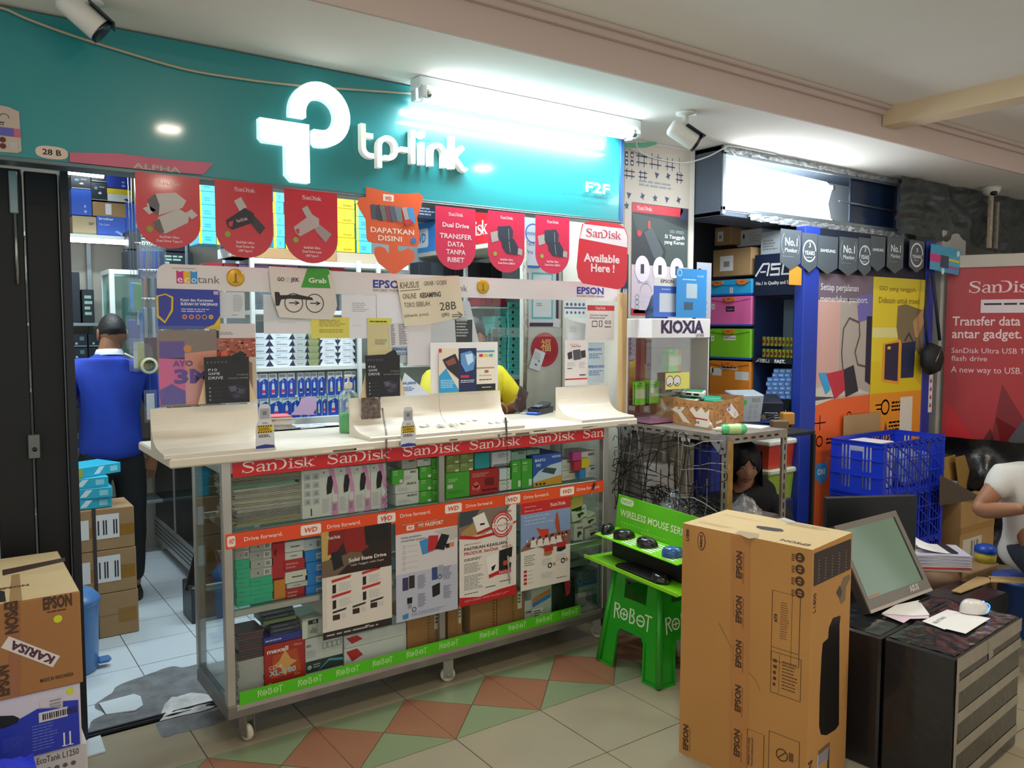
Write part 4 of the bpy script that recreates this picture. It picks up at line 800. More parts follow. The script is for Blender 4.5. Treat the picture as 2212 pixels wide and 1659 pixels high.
for a,b,t,u_,l_ in ((1054,1133,454,587,'magenta flag with a black folding drive beside the word flag'),(1156,1230,464,590,'magenta flag with a black folding drive nearest the Available Here flag')):
    s=flag(a,b,t,u_,FM);s.sd(.33,.12,.05,FT,w=.34).p([(.26,.25),(.6,.22),(.68,.3),(.66,.46),(.36,.5),(.26,.42)],C('232a3a'),2).p([(.36,.45),(.7,.43),(.82,.56),(.8,.7),(.5,.68),(.38,.58)],C('1f2534'),3).p([(.06,.36),(.26,.32),(.28,.48),(.1,.52)],SIL,2).p([(.82,.58),(.94,.6),(.93,.7),(.8,.68)],SIL,2).ln([(.55,.27),(.56,.45)],.012,SIL,4).ln([(.56,.48),(.6,.66)],.012,SIL,4).d(.19,.7,.05,C('8e9a30'),2);tx3(s,['SanDisk Ultra','Dual Drive USB3.0'],.80,.06,.032)
    s.obj('hanging_flag',None,l_,'flag')
s=flag(1245,1357,474,622,C('c5142c',.3,coat=.3),pts=[(.1,.06),(.25,0),(.8,.0),(.93,.05),(1,.18),(.98,.85),(.93,.95),(.8,1),(.12,.93),(.03,.85),(0,.7),(.04,.3)],Y=FYL-.02)
s.p([(.12,.055),(.92,.07),(.985,.18),(.985,.35),(.055,.27)],C('d9c8cc'),1).sd(.17,.235,.12,C('b81c34'),w=.68,l=3).t('Available',.48,.60,.115,FT,al='c',w=.7,b=.03).t('Here !',.5,.745,.115,FT,al='c',w=.46,b=.03);s.obj('hanging_sign',None,'rounded red and white card reading Available Here at the fascia end','sign')
# hanging wire for the flags
mm=M();mm.tube([(on(1,FYL+.004,296,369).x,FYL+.006,2.139),(2.93,FYL+.006,2.139)],.0015,C('8a8a88',.5),5);mm.obj('hanging_wire',None,'thin wire along the lower fascia edge carrying the flags','wire')
# ================================================================== PAPERS on the acrylic screen
YF=BY-.0045;YB=BY+.006
def sh(xl,xr,yt,yb,base=PAPER,Y=YF,rot=0,pts=None,th=.0006):
    x0,z0,x1,z1=rc(Y,qi,xl,xr,yt,yb)
    s=PS(FY(Y),x0,z0,x1,z1,base,th,0,pts=pts)
    if rot:
        cx_,cz_=(x0+x1)/2,(z0+z1)/2;Rm=FY(0).m @ Matrix.Translation((cx_,cz_,0)) @ Matrix.Rotation(rot,4,'Z') @ Matrix.Translation((-cx_,-cz_,0)) @ FY(0).m.inverted()
        s.m.v=[(Rm @ Vector(v))[:] for v in s.m.v];s.m.T=Matrix.Translation((0,0,0)) @ Rm @ s.m.T
    return s
PW=C('e3dfe6',.6);PY=C('dccf62',.7);PYC=C('e0d2ae',.7);PB=C('2b3a9c',.45)
s=sh(339.5,474,623,711,PB,pts=[(0,0),(.97,0),(1,.04),(1,1),(.02,1)]).p([(0,.18),(.14,.12),(.26,.2),(.25,.55),(.12,.86),(0,.7)],C('e0b81c')).p([(.03,.2),(.14,.15),(.23,.23),(.22,.52),(.12,.8),(.03,.66)],C('3a3f9a'),2)
s.t('Kami dan Karyawan',.37,.30,.065,C('e6e2ee'),w=.52,b=.02).t('SUDAH DI VAKSINASI',.37,.40,.065,C('e6e2ee'),w=.59,b=.03).rows(.38,.47,.88,.58,2,C('b8b8dc'))
for i in range(5): s.d(.43+i*.105,.69,.038,C('d8b8b0'),1).d(.43+i*.105,.69,.028,C(['c83c2c','b8304a','8a2030','3a3050','d88a28'][i]),2)
s.p([(.72,1),(.9,.88),(1,.66),(1,1)],C('e0b81c'),2).r(.9,.03,.98,.12,C('c8a8c0'),2);s.obj('poster',None,'blue and yellow notice reading SUDAH DI VAKSINASI under the header board','poster')
s=sh(473,528,630,687,PW,YB);s.rows(.55,.1,.95,.75,10,LGREY).rows(.5,.85,.8,.9,1,GREY);s.obj('receipt',None,'white printed slip behind the acrylic next to the blue notice','paper')
s=sh(345,473,714,880,C('8a7468',.5),YF);s.p([(.02,.14),(.42,.14),(.42,.38),(.02,.36)],C('5b3aa0')).p([(0,.36),(.42,.36),(.42,.95),(.0,.95)],C('e0609e'),1).p([(.42,.30),(1,.26),(1,.98),(.42,.98)],C('e0947c'),1).p([(.42,.55),(1,.5),(1,.95),(.42,.95)],C('dea0a0'),2).p([(0,.78),(.2,.7),(.42,.8),(.42,.97),(.02,.97)],C('5a48a8'),2)
s.d(.47,.24,.065,C('d88a3a'),2).t('AYO',.22,.47,.07,C('7a2a8c'),w=.33,b=.05,l=4).t('3M',.24,.69,.17,C('5c2a9a'),w=.62,b=.05,l=4);s.obj('poster',None,'purple pink poster reading AYO 3M inside a plastic pocket','poster')
mm=M(FY(YF-.003));a=rc(YF,qi,342,476,704,884);mm.rect(a[0],a[1]+.004,a[2],a[3],0,clear('pocket_film',(.98,.98,.98),.3,.07,(.8,.8,.8),.1,.8));mm.obj('plastic_pocket',None,'crinkled clear plastic pocket holding the purple poster','pocket')
s=sh(471,551,699,873,C('d6cccc',.6),YF);s.rows(.05,.1,.5,.14,2,GREY);s.r(.0,.18,1,.42,C('a8584a'),1)
rn=random.Random(2)
for i in range(60): x=rn.uniform(0,.92);y=rn.uniform(.18,.40);s.r(x,y,x+.08,y+.018,C(rn.choice(['8a4638','c08064','b06450','d8a080','6c342c'])),2+i % 3)
s.p([(0,.36),(.25,.33),(.3,.45),(0,.5)],C('e06a4a'),6).r(.1,.42,1,.96,C('c9b7a0'),2).p([(.3,.5),(.6,.4),(.9,.5),(.9,.9),(.3,.9)],C('8c6a52'),3);s.obj('brochure',None,'brochure with a brick wall picture behind the black game drive card','brochure')
def p10(xl,xr,yt,yb,lab):
    x0,z0,x1,z1=rc(YF-.05,qi,xl,xr,yt,yb);w_=x1-x0;h_=z1-z0
    mm=M(FY(YF-.05));mm.prism([(x0-.022,z0),(x0+.02,z1-.02),(x1-.02,z1-.02),(x1+.03,z0)],-.006,-.004,C('dcc29a',.7));mm.obj('card_backing',None,'beige cardboard stand '+lab,'stand')
    s=PS(FY(YF-.052),x0,z0,x1,z1,C('141218',.4),.0012,pts=[(0,.0),(.58,-.02),(.82,-.13),(.88,-.10),(.93,0),(1,0),(1,1),(.03,1)]);W_=C('c9c2cc')
    s.t('P10',.09,.30,.055,W_,w=.19,b=.01).t('GAME',.09,.38,.055,W_,w=.25,b=.01).t('DRIVE',.09,.475,.06,W_,w=.32,b=.01).t('STORAGE',.98,.41,.035,GREY,al='r',w=.26).t('KHUSUS GAMER',.98,.48,.035,GREY,al='r',w=.46)
    for i in range(6): s.p([(.05+i*.08,.09),(.11+i*.08,.09),(.08+i*.08,.15)],C('5a4a58'))
    for i in range(4): s.d(.12,.66+i*.085,.02,GREY).rows(.18,.65+i*.085,.45,.67+i*.085,1,C('3c3a44'))
    s.p([(.5,.62),(.72,.60),(.95,.68),(.9,.9),(.66,.92),(.52,.8)],C('2a2634'),1).p([(.52,.65),(.68,.63),(.74,.74),(.58,.76)],C('565264'),2).p([(.72,.68),(.9,.72),(.84,.82),(.70,.78)],C('48455a'),2).p([(.6,.82),(.75,.80),(.8,.88),(.66,.9)],C('3c3a4c'),3).r(.62,-.02,.86,.09,C('1e1c22'),1)
    s.obj('counter_card',None,'black card reading P10 GAME DRIVE '+lab,'card')
p10(442,537,772,873,'before the brick wall brochure');p10(789,863,768,859,'behind the soap bottle')
s=sh(570,673,636,721,PW,YB).rows(.3,.7,.7,.72,1,LGREY);s.obj('paper_sheet',None,'large blank white sheet behind the courier notice','paper')
s=sh(582,727,575,690,C('d8cdc6',.5),YF-.004,pts=[(0,0),(.9,.02),(.96,.3),(1,.72),(.92,1),(.14,.96),(.03,.5)])
s.t('GO',.12,.27,.07,C('4a403c'),w=.1,b=.03).t('JEK',.31,.27,.07,C('4a403c'),w=.13,b=.03).d(.265,.235,.035,C('cbbfae')).p([(.56,.0),(.88,.0),(.89,.1),(.86,.13),(.9,.38),(.46,.38)],C('3d9a2e'),2).t('Grab',.57,.28,.09,C('d8e6d0'),w=.27,b=.03,l=4)
s.p([(.08,.48),(.14,.48),(.16,.54),(.42,.52),(.62,.57),(.64,.62),(.3,.60),(.17,.62),(.14,.74),(.09,.74)],INK,2)
for x in (.35,.66): s.o(x,.68,.13,.012,INK,3,0,PI*2).ln([(x-.07,.68),(x+.07,.68)],.014,INK,3).ln([(x+.02,.645),(x+.075,.68),(x+.02,.715)],.014,INK,3)
s.obj('paper_notice',None,'taped paper notice reading GOJEK Grab with arrows in ovals','notice')
s=sh(673,754,685,731,PY,YF-.002).rows(.2,.1,.95,.45,4,C('a89a48')).rows(.2,.55,.9,.75,3,C('a89a48'));s.obj('sticky_note',None,'wide yellow note covered with fine handwriting','note')
s=sh(738,813,636,690,PW,YF).rows(.3,.3,.8,.7,5,LGREY);s.obj('paper_sheet',None,'white sheet with faint print under the brand name','paper')
s=sh(753,797,690,731,PW,YF).rows(.2,.3,.8,.35,1,LGREY);s.obj('paper_sheet',None,'small white sheet beside the wide yellow note','paper')
s=sh(813,872,634,700,PW,YF);s.obj('paper_sheet',None,'blank white sheet left of the handwritten paper','paper')
s=sh(794,846,687,770,C('cfc294',.7),YF-.002).r(.02,0,.98,.16,C('d8cc5a')).rows(.1,.06,.8,.12,1,INK,2).rows(.3,.55,.8,.7,3,C('8c8464'));s.obj('sticky_note',None,'tall dull yellow note with a brighter top strip','note')
s=sh(880,931,700,790,C('d6cfd4',.6),YF);s.obj('paper_sheet',None,'plain white sheet under the handwritten paper','paper')
s=sh(841,882,697,748,C('d2cbce',.6),YF-.003,rot=.05).rows(.08,.05,.3,.95,12,C('6c666c')).rows(.5,.05,.92,.95,12,C('6c666c'));s.obj('price_list',None,'narrow printed list taped beside the dull yellow note','paper')
s=sh(927,1020,690,775,C('dad6de',.6),YB);s.obj('paper_sheet',None,'large white sheet behind the brochure panel','paper')
s=sh(980,1036,650,748,C('d3d3dc',.6),YB,pts=[(0,0),(.6,0),(1,1),(.1,1)]).rows(.1,.2,.6,.8,9,LGREY);s.obj('paper_sheet',None,'slanted white sheet right of the handwritten paper','paper')
BT=C('2f62b0')
s=sh(845,930,747,798,C('cfd8e2',.6),YB,pts=[(0,0),(1,0),(1,.95),(.6,.9),(.3,.8),(0,.6)]).t('MEMAKAI MASKER',.0,.2,.12,BT,w=.74,b=.05).rows(.05,.28,.6,.42,2,BT).t('CI TANGAN',.3,.86,.12,BT,w=.44,b=.05);s.obj('blue_text_sheet',None,'white sheet with blue words MEMAKAI MASKER','notice')
s=sh(868,928,805,856,C('d4dae6',.6),YF-.03,pts=[(0,.4),(.1,0),(.95,.9),(1,1),(.0,1)]).t('GA JARAK',.02,.5,.10,BT,w=.5,b=.04).rows(.04,.6,.5,.8,3,BT);s.obj('blue_text_sheet',None,'curled sheet with blue words GA JARAK beside the black card','notice')
s=sh(930,1075,740,850,C('e3dcda',.5),YF-.02);s.obj('paper_backing',None,'white backing sheet of the three-panel brochure','paper')
s=sh(948,1070,753,849,C('e6dcd6',.5),YF-.024)
s.r(0,0,.34,1,C('e2cdb8')).p([(0,.62),(.12,.45),(.34,.95),(.34,1),(0,1)],C('2a96cc'),2).p([(.06,.25),(.28,.12),(.34,.3),(.34,.7),(.14,.46)],C('26262e'),3).p([(.1,.3),(.26,.2),(.3,.34),(.16,.4)],C('8a4a40'),4).r(.0,0,.05,.09,C('d8282c'),3).rows(.03,.7,.28,.9,5,C('a8d4ea'),3)
s.r(.34,0,.655,1,C('1c2450'),2).p([(.37,.12),(.55,.06),(.64,.2),(.6,.5),(.46,.55),(.38,.36)],C('5c8cc0'),3).p([(.45,.15),(.58,.12),(.6,.3),(.5,.4)],C('c0d8ec'),4).r(.37,.62,.52,.68,C('c8283c'),4).rows(.37,.72,.62,.8,2,C('c8ccd8'),4)
s.r(.655,.0,1,.84,C('e4d6c6'),2).r(.655,.06,.98,.10,C('3a8cc8'),3).r(.7,.14,.77,.21,C('c83040'),3).r(.79,.14,.86,.21,C('d8c020'),3).r(.88,.14,.95,.21,C('48b0a8'),3).r(.655,.45,.98,.48,C('a88a60'),3).r(.8,.52,.87,.58,C('a85a2c'),3).rows(.7,.62,.95,.66,1,C('b0a080'),3).rows(.7,.72,.96,.76,1,INK,3).r(.655,.84,1,1,C('1b1a22'),2).rows(.75,.9,.95,.94,1,C('c8c8cc'),4)
s.obj('brochure',None,'three-panel brochure with blue, navy and cream panels above the counter gap','brochure')
s=sh(861,1000,596,700,C('dccdb4',.7),YF-.006,rot=.085,pts=[(0,0),(.3,.02),(.6,-.02),(.96,0),(1,.9),(.4,1),(.06,.98)]);HK=C('3a3430')
s.t('KHUSUS',.04,.20,.13,HK,w=.28,b=0,sh=.1).t('GRAB / GOJEK',.40,.17,.09,HK,w=.36,sh=.1).t('ONLINE',.07,.42,.11,HK,w=.20).t('KESAMPING',.33,.42,.10,HK,w=.32,b=.03).t('TOKO SEBELAH.',.08,.60,.10,HK,w=.40).t('28B',.62,.72,.17,HK,w=.26).t('(thank you)',.07,.80,.06,HK,w=.36).t('(JB)',.64,.85,.07,HK,w=.12).ln([(.8,.84),(.95,.84)],.01,HK,2).ln([(.8,.88),(.95,.88)],.01,HK,2).ln([(.9,.78),(.97,.86),(.9,.93)],.01,HK,2).ln([(.04,.25),(.34,.24)],.008,HK)
s.obj('handwritten_notice',None,'cream handwritten paper reading KHUSUS GRAB GOJEK 28B taped to the header board','notice')
s=sh(1268,1327,659,736,C('d9cec9',.5),YF).r(.0,0,1,.15,C('c02428')).sd(.3,.115,.08,FT,w=.36).t('Dual Drive. Dual fungsi.',.1,.30,.05,INK,w=.66).t('Berbagi jadi mudah.',.1,.375,.05,INK,w=.56)
s.ln([(.18,.45),(.36,.45),(.36,.6),(.18,.6),(.18,.45)],.02,INK).ln([(.44,.44),(.54,.44),(.54,.6),(.44,.6),(.44,.44)],.02,INK).o(.7,.48,.04,.02,INK).o(.83,.48,.04,.02,INK).rows(.64,.58,.9,.64,1,INK);s.obj('poster',None,'small red-topped dual drive notice at the screen end','poster')
s=sh(1219,1266,649,686,C('d8dde4',.5),YB+.05).r(0,.38,1,.48,C('2a3a78'))
for i in range(5): s.d(.12+i*.19,.22,.06,C('30364c')).d(.12+i*.19,.7,.05,C('30364c'))
s.obj('product_chart',None,'white chart of small dark gadgets behind the screen end','poster')
s=sh(1226,1265,690,737,PW,YB+.03,pts=[(0,0),(1,.2),(.95,1),(0,.95)]).rows(.1,.3,.6,.6,4,LGREY);s.obj('receipt',None,'small white slip under the gadget chart','paper')
s=sh(1220,1269,735,834,C('ddd2cf',.5),YF-.002).t('Dual Drive',.28,.15,.035,C('a8383c'),w=.42,b=.02).rows(.2,.08,.8,.1,1,GREY).p([(.1,.28),(.3,.24),(.32,.4),(.14,.42)],C('2e2a30'),2).p([(.34,.22),(.66,.2),(.7,.42),(.38,.44)],C('4a4650'),3).p([(.68,.24),(.9,.22),(.92,.38),(.72,.4)],C('302c34'),2).rows(.1,.48,.55,.58,4,LGREY).rows(.1,.6,.4,.64,1,INK).rows(.62,.48,.95,.62,4,LGREY).r(0,.84,1,.87,C('c02428')).rows(.65,.74,.95,.8,1,INK);s.obj('leaflet',None,'narrow dual drive leaflet standing on the short curved foot','brochure')
s=sh(1270,1306,740,828,C('c9d3e2',.5),YB+.02).t('MENCUCI',.0,.2,.06,BT,w=.8,b=.05).rows(.05,.26,.9,.4,3,BT).t('MENJAGA JARAK',0,.62,.06,BT,w=1,b=.05).rows(.05,.68,.95,.82,3,BT);s.obj('blue_text_sheet',None,'sheet with blue words MENJAGA JARAK at the screen end','notice')
# clear tape band at the gap
mm=M(FY(YF));a=rc(YF,qi,1060,1222,708,728);mm.rect(a[0],a[1],a[2],a[3],.001,FILM);mm.obj('packing_tape',None,'clear crinkled packing tape bridging the gap in the screen','tape')
# ================================================================== things on the counter
c=on(2,ZT1,761,936);g=thing('soap_dispenser','clear pump bottle of green hand soap on the counter','bottle',(c.x,c.y+.035,ZT1+.0005));cx_,cy_,cz_=c.x,c.y+.035,ZT1+.001
CB_=clear('bottle_plastic',(.93,.97,.95),.3,.10,(.8,.9,.85),.05);GEL=C('4fc46a',.2);GEL.node_tree.nodes['Principled BSDF'].inputs['Transmission Weight'].default_value=.35
mm=M();mm.lathe((cx_,cy_,cz_),[(.0,0),(.040,0),(.043,.006),(.043,.15),(.040,.168),(.028,.182),(.014,.188),(.014,.196)],CB_,28);mm.obj('bottle_body',g)
mm=M();mm.lathe((cx_,cy_,cz_),[(0,.002),(.0405,.002),(.0412,.008),(.0412,.088),(0,.088)],GEL,28);mm.obj('soap',g,'bright green soap filling half the bottle')
mm=M();mm.lathe((cx_,cy_,cz_),[(.016,.194),(.017,.196),(.017,.216),(.012,.220),(.005,.222),(.005,.245)],WHITE,20);mm.box(cx_-.017,cy_-.009,cz_+.243,cx_+.012,cy_+.009,cz_+.254,WHITE,.004);mm.tube([(cx_+.01,cy_,cz_+.249),(cx_+.028,cy_-.004,cz_+.247)],.004,WHITE,8);mm.cyl((cx_,cy_,cz_+.01),(cx_,cy_,cz_+.2),.003,m=C('d8dcd4',.5));mm.obj('pump',g)
mm=M(Fr((cx_,cy_-.0445,cz_),(1,0,0),(0,0,1)));mm.poly([(-.012,.05),(.018,.045),(.022,.10),(.0,.11),(-.01,.085)],.0003,C('3f6b4a',.5));mm.rect(-.008,.12,.016,.126,.0003,C('3f6b4a',.5));mm.obj('label',g)
for px,py,l_ in ((573,970,'bottle-shaped card with a yellow band hanging by the aisle end of the counter'),(882,966,'bottle-shaped card with a yellow band hanging at the middle of the counter')):
    fr=FY(2.972);a=fr.p(px,py);x=a[0];z=a[1];w_=.036;h_=.168
    P=[(x-w_,z+.006),(x-w_+.006,z),(x+w_-.006,z),(x+w_,z+.006),(x+w_-.002,z+.085),(x+w_*.72,z+.105),(x+w_*.62,z+.112),(x+w_*.62,z+.155),(x+w_*.4,z+h_),(x-w_*.4,z+h_),(x-w_*.62,z+.155),(x-w_*.62,z+.112),(x-w_*.72,z+.105),(x-w_+.002,z+.085)]
    mm=M(fr);mm.prism(P,0,.001,C('d8d6dc',.4));mm.rect(x-.029,z+.060,x+.029,z+.090,.0015,C('e3c01c',.5));mm.poly([(x-w_+.001,z+.003),(x+w_-.001,z+.003),(x+w_-.002,z+.013),(x,z+.018),(x-w_+.002,z+.013)],.0015,C('2c3488',.5));mm.rect(x-.018,z+.113,x+.018,z+.152,.0015,C('a9a8ae',.4));mm.rect(x-.008,z+.128,x+.007,z+.142,.002,C('77767c',.4))
    for i in range(6): mm.poly([(x-.027+i*.009,z+.083),(x-.022+i*.009,z+.083),(x-.019+i*.009,z+.089),(x-.024+i*.009,z+.089)],.002,BLACK);mm.poly([(x-.027+i*.009,z+.061),(x-.022+i*.009,z+.061),(x-.019+i*.009,z+.067),(x-.024+i*.009,z+.067)],.002,BLACK)
    mm.rows(x-.024,z+.069,x+.026,z+.081,3,.002,INK);mm.rows(x-.024,z+.044,x+.024,z+.056,3,.002,INK);mm.text('EPSON',x,z+.094,.006,.002,PB,al='c',wd=.018)
    mm.obj('hanging_card',None,l_,'card')
# coiled cords
def coil(name,lab,P,rad=.004,turns=55,n=420):
    mm=M();Q=cr([tuple(p) for p in P],12);pts=[]
    for i in range(n):
        t=i/(n-1)*(len(Q)-1);k=min(len(Q)-2,int(t));f=t-k;p=Vector(Q[k]).lerp(Vector(Q[k+1]),f);a=i/n*turns*2*PI;pts.append(p+Vector((math.cos(a)*rad,math.sin(a)*rad,0)))
    mm.tube(pts,.0011,C('2c2622',.5),4);return mm.obj(name,None,lab,'cord')
P=[on(1,3.16,826,882),on(1,3.09,829,905),on(1,3.02,834,935),on(1,2.974,835,960),on(1,2.99,835,985),on(1,3.005,834,1040),on(1,3.006,833,1135)]
coil('coiled_cord','dark coiled cord hanging over the counter edge beside the middle hanging card',P)
P=[on(1,3.10,1092,902),on(1,3.03,1093,912),on(1,2.974,1094,925),on(1,2.985,1095,945),on(1,3.005,1096,1000),on(1,3.006,1096,1100),on(1,3.008,1095,1198)]
coil('coiled_cord','long dark coiled cord hanging over the round stamp poster',P,turns=70,n=520)
a=on(1,3.008,1097,1200);b=on(1,3.008,1101,1262);mm=M();mm.tube([a,a*.9+b*.1,b*.95+a*.05,b],[.002,.0045,.004,.001],C('b9b3ae',.3,.5),10);mm.obj('pen',None,'silver pen hanging on the long coiled cord','pen')
# wad of clear film on the middle foot
c=on(1,3.17,795,880);mm=M();mm.grid(lambda u_,v_: (c.x-.03+.09*u_,3.172-.03*math.sin(v_*PI)*math.sin(u_*PI)-.012*noise.noise((u_*6,v_*6,2)),c.z-.05+.10*v_),14,14,C('6d5c54',.35,var=.5,sc=60));mm.obj('tape_wad',None,'brown crumpled tape wad stuck to the middle curved foot by the soap bottle','tape')
# card machine and papers near the gap
c=on(2,ZT1,1175,893);g=thing('card_terminal','black and blue card payment terminal in the counter gap','terminal',(c.x,c.y,ZT1));T=Matrix.Translation((c.x,c.y+.03,ZT1+.001)) @ Matrix.Rotation(.5,4,'Z')
mm=M();mm.T=T;mm.prism([(-.10,-.035),(.08,-.04),(.10,-.01),(.09,.035),(-.08,.04),(-.11,.01)],0,.03,C('23262c',.35));mm.T=T @ Matrix.Translation((0,0,.03)) @ Matrix.Rotation(-.12,4,'Y');mm.box(-.03,-.032,-.004,.08,.032,.018,C('3a4048',.3),.008);mm.obj('terminal_body',g)
mm=M();mm.T=T;mm.box(-.125,-.04,0,-.075,.03,.014,C('1f50b8',.4),.005);mm.obj('card_slot',g,'blue lower end');mm=M();mm.T=T;mm.box(-.07,-.03,.03,-.03,.03,.042,C('0c0d10',.2),.004);mm.obj('screen',g)
for i,(px,py,a_,c_,w_,d_,l_) in enumerate(((610,938,.2,'e4e6ee',.21,.12,'white form lying on the counter behind the hanging card'),(690,934,-.15,'dfe3ee',.24,.10,'long white form on the counter left of the soap bottle'),(1165,905,.1,'e4e4e8',.2,.08,'white paper lying under the card terminal'))):
    c=on(2,ZT1,px,py-12);mm=M();mm.T=Matrix.Translation((c.x,c.y+.06,ZT1+.0006+.0015*i)) @ Matrix.Rotation(a_,4,'Z');mm.box(-w_/2,-d_/2,0,w_/2,d_/2,.0012,C(c_,.7));mm.rows(-w_*.4,-d_*.3,w_*.4,d_*.3,5,.0015,C('9aa4c8'));mm.obj('paper_form',None,l_,'paper')
c=on(2,ZT1,597,930);rn=random.Random(8)
for i in range(9):
    mm=M();mm.T=Matrix.Translation((c.x+.04+rn.uniform(-.008,.008),c.y+.07,ZT1+.003+i*.0065)) @ Matrix.Rotation(rn.uniform(-.3,.3),4,'Z');mm.box(-.05,-.06,0,.05,.06,.006,C(['d8d4cc','c8c8cc','c4a07c','dcdce0'][i % 4] if i != 8 else 'd06a6c',.7));mm.obj('slip_stack',None,'thin pile of receipts behind the hanging card at the aisle end' if i != 8 else 'red slip on top of the receipts','papers','receipts piled on the counter')
c=on(2,ZT1,650,928);mm=M();mm.tube([(c.x,c.y,ZT1+.006),(c.x+.12,c.y+.02,ZT1+.006)],.0035,C('d0d4e8',.4),8);mm.obj('pen',None,'white pen lying on the forms on the counter','pen')
# ================================================================== INSIDE THE SHOP
qa=lambda x,y: (140+x/5.927,340+y/5.927)
qb=lambda x,y: (560+x/4.879,620+y/4.879)
SHM=C('9aa3a6',.45,.5);WF=C('d6dcda',.4);BLU=C('2c58c0',.5);BLUD=C('24389c',.5);TON=C('232a34',.45);CYN=C('4fc0dc',.45);YEL=C('e4c81c',.45)
YS=5.95
zsf=on(1,YS,*qa(80,985)).z
def dT(s): s.ln([(.03,.97),(.97,.97)],.03,C('c8d0d4'));s.rows(.5,.2,.85,.3,1,C('9fb0b8'),2);s.p([(.4,.6),(.55,.5),(.65,.62),(.5,.66)],C('c8d0d4'),2);s.r(.2,.25,.38,.4,C('5c8c9c'),2)
def dB(s): s.rows(.62,.55,.75,.95,2,C('a8c0f0'),2)
def dBr(s): s.t('brother',.08,.2,.12,C('dce6ff'),w=.5,b=.02);s.t('TN-2360',.08,.48,.09,C('b8ccf8'),w=.35);s.p([(.6,.75),(.7,.68),(.98,.92),(.9,.98)],C('8fa8e4'),2)
for i,(a,b,t,u_,mt,d,l_) in enumerate(((80,330,225,395,TON,dT,'black toner box with a pale rim, topmost'),(338,530,150,306,TON,dT,'black toner box partly hidden by the fascia'),(340,545,312,545,TON,dT,'upright black toner box with pale rim in the middle'),(88,338,398,735,BLU,dB,'upright blue toner box at the gate end'),
    (535,842,150,386,BLUD,dB,'deep blue toner box under the fascia edge'),(545,850,392,560,C('d8dade',.5),lambda s: (s.r(0,0,1,.42,YEL),s.p([(.66,.8),(.8,.7),(.92,.84),(.85,.95)],TON,2)),'yellow and white toner box'),(358,780,562,750,CARD,lambda s: s.r(.38,.1,.56,.85,PAPER),'cardboard carton with a white label lying flat'),
    (100,402,742,940,C('b9a684',.8),lambda s: s.rows(.68,.3,.95,.45,2,INK),'pale cardboard carton at the shelf corner'),(412,778,742,962,BLU,dBr,'blue toner box reading brother'),(785,975,575,968,BLU,dB,'upright blue toner box beside the word brother'),(848,925,190,572,CARDD,None,'narrow cardboard carton beside the first red flag'))):
    pb('toner_box',l_+' on the high back shelf',qa,a,b,t,u_-4,YS,.25,mt,d,zf=zsf+.001 if u_ > 900 else None)
a=on(1,YS-.02,*qa(75,985));b_=on(1,YS-.02,345,585)
g=thing('wall_shelf','grey perforated steel shelving at the back of the aisle','shelf',(a.x,YS,0));mm=M();mm.box(a.x-.3,YS-.03,zsf-.03,1.5,YS+.27,zsf,SHM,.002)
for i in range(28): mm.box(a.x-.28+i*.045,YS-.0312,zsf-.02,a.x-.262+i*.045,YS-.0302,zsf-.012,C('3c4448'))
mm.obj('shelf_board',g)
for z in (1.62,1.20,.80,.4):
    mm=M();mm.box(a.x-.3,YS-.02,z-.02,1.5,YS+.27,z,SHM,.002);mm.obj('shelf_board',g)
for x in (a.x-.3,.86,1.46): mm=M();mm.box(x,YS+.25,0,x+.03,YS+.285,2.5,SHM,.002);mm.obj('upright',g)
# tube lamp under the high shelf
p0=on(1,YS-.12,150,517);p1=on(1,YS-.12,303,527);TB2=C('fefefe',.4,e=9);TB2.node_tree.nodes['Principled BSDF'].inputs['Emission Color'].default_value=(.9,.97,1,1)
g=thing('tube_lamp','bright tube lamp under the high shelf above the person in blue','lamp',(.9,YS-.12,p0.z));mm=M();mm.box(p0.x-.05,YS-.15,p0.z+.014,p1.x+.02,YS-.09,p0.z+.035,WF,.003);mm.obj('housing',g);mm=M();mm.cyl((p0.x-.03,YS-.12,p0.z),(p1.x,YS-.12,p0.z),.016,m=TB2);mm.obj('tube',g)
a=on(1,YS-.1,148,370);mm=M();mm.cyl((a.x-.05,YS-.1,a.z),(a.x+.20,YS-.1,a.z-.006),.018,m=TB2);g=thing('tube_lamp','short bright tube lamp glimpsed just under the fascia edge','lamp',tuple(a));mm.obj('tube',g);mm=M();mm.box(a.x-.05,YS-.13,a.z+.018,a.x+.2,YS-.07,a.z+.04,WF);mm.obj('housing',g)
# boxes on the lower back shelves
for i,(a,b,z,h_) in enumerate(((.50,.78,1.62,.33),(.79,.86,1.62,.22),(1.02,1.42,1.957,.13),(1.03,1.40,2.09,.12))):
    mm=M();mm.box(a,YS-.01 if i < 2 else 5.66,z+.001,b,YS+.2 if i < 2 else 5.86,z+h_-.002,TON,.003);mm.T=FY(YS-.01 if i < 2 else 5.66).m.copy();mm.rows(a+(b-a)*.2,z+h_*.2,a+(b-a)*.85,z+h_*.85,4,.0008,C('a8c8b8'));mm.obj('toner_box',None,['large black toner box beside the gate','narrow black toner box behind the bright bottles','black box with rows of pale print on the glass cabinet','upper black box with rows of pale print on the glass cabinet'][i],'box')
rn=random.Random(6);k=0
for z in (1.202,1.29,1.378,1.466):
    for j in range(4):
        x=.52+j*.10;mm=M();mm.box(x,YS,z,x+.094,YS+.2,z+.082,TON,.002);mm.T=FY(YS).m.copy();mm.rect(x+.05,z+.04,x+.075,z+.065,.0006,C('5a7480'));mm.disc(x+.03,z+.02,.008,.0006,C('a8b4b8'),8);mm.rect(x+.004,z+.001,x+.09,z+.005,.0006,C('b8c4c8'))
        mm.obj('toner_box',None,f'small black toner box behind the person in blue, {_N[j]} in the {ORD[k//4]} row','box','rows of small black toner boxes');k += 1
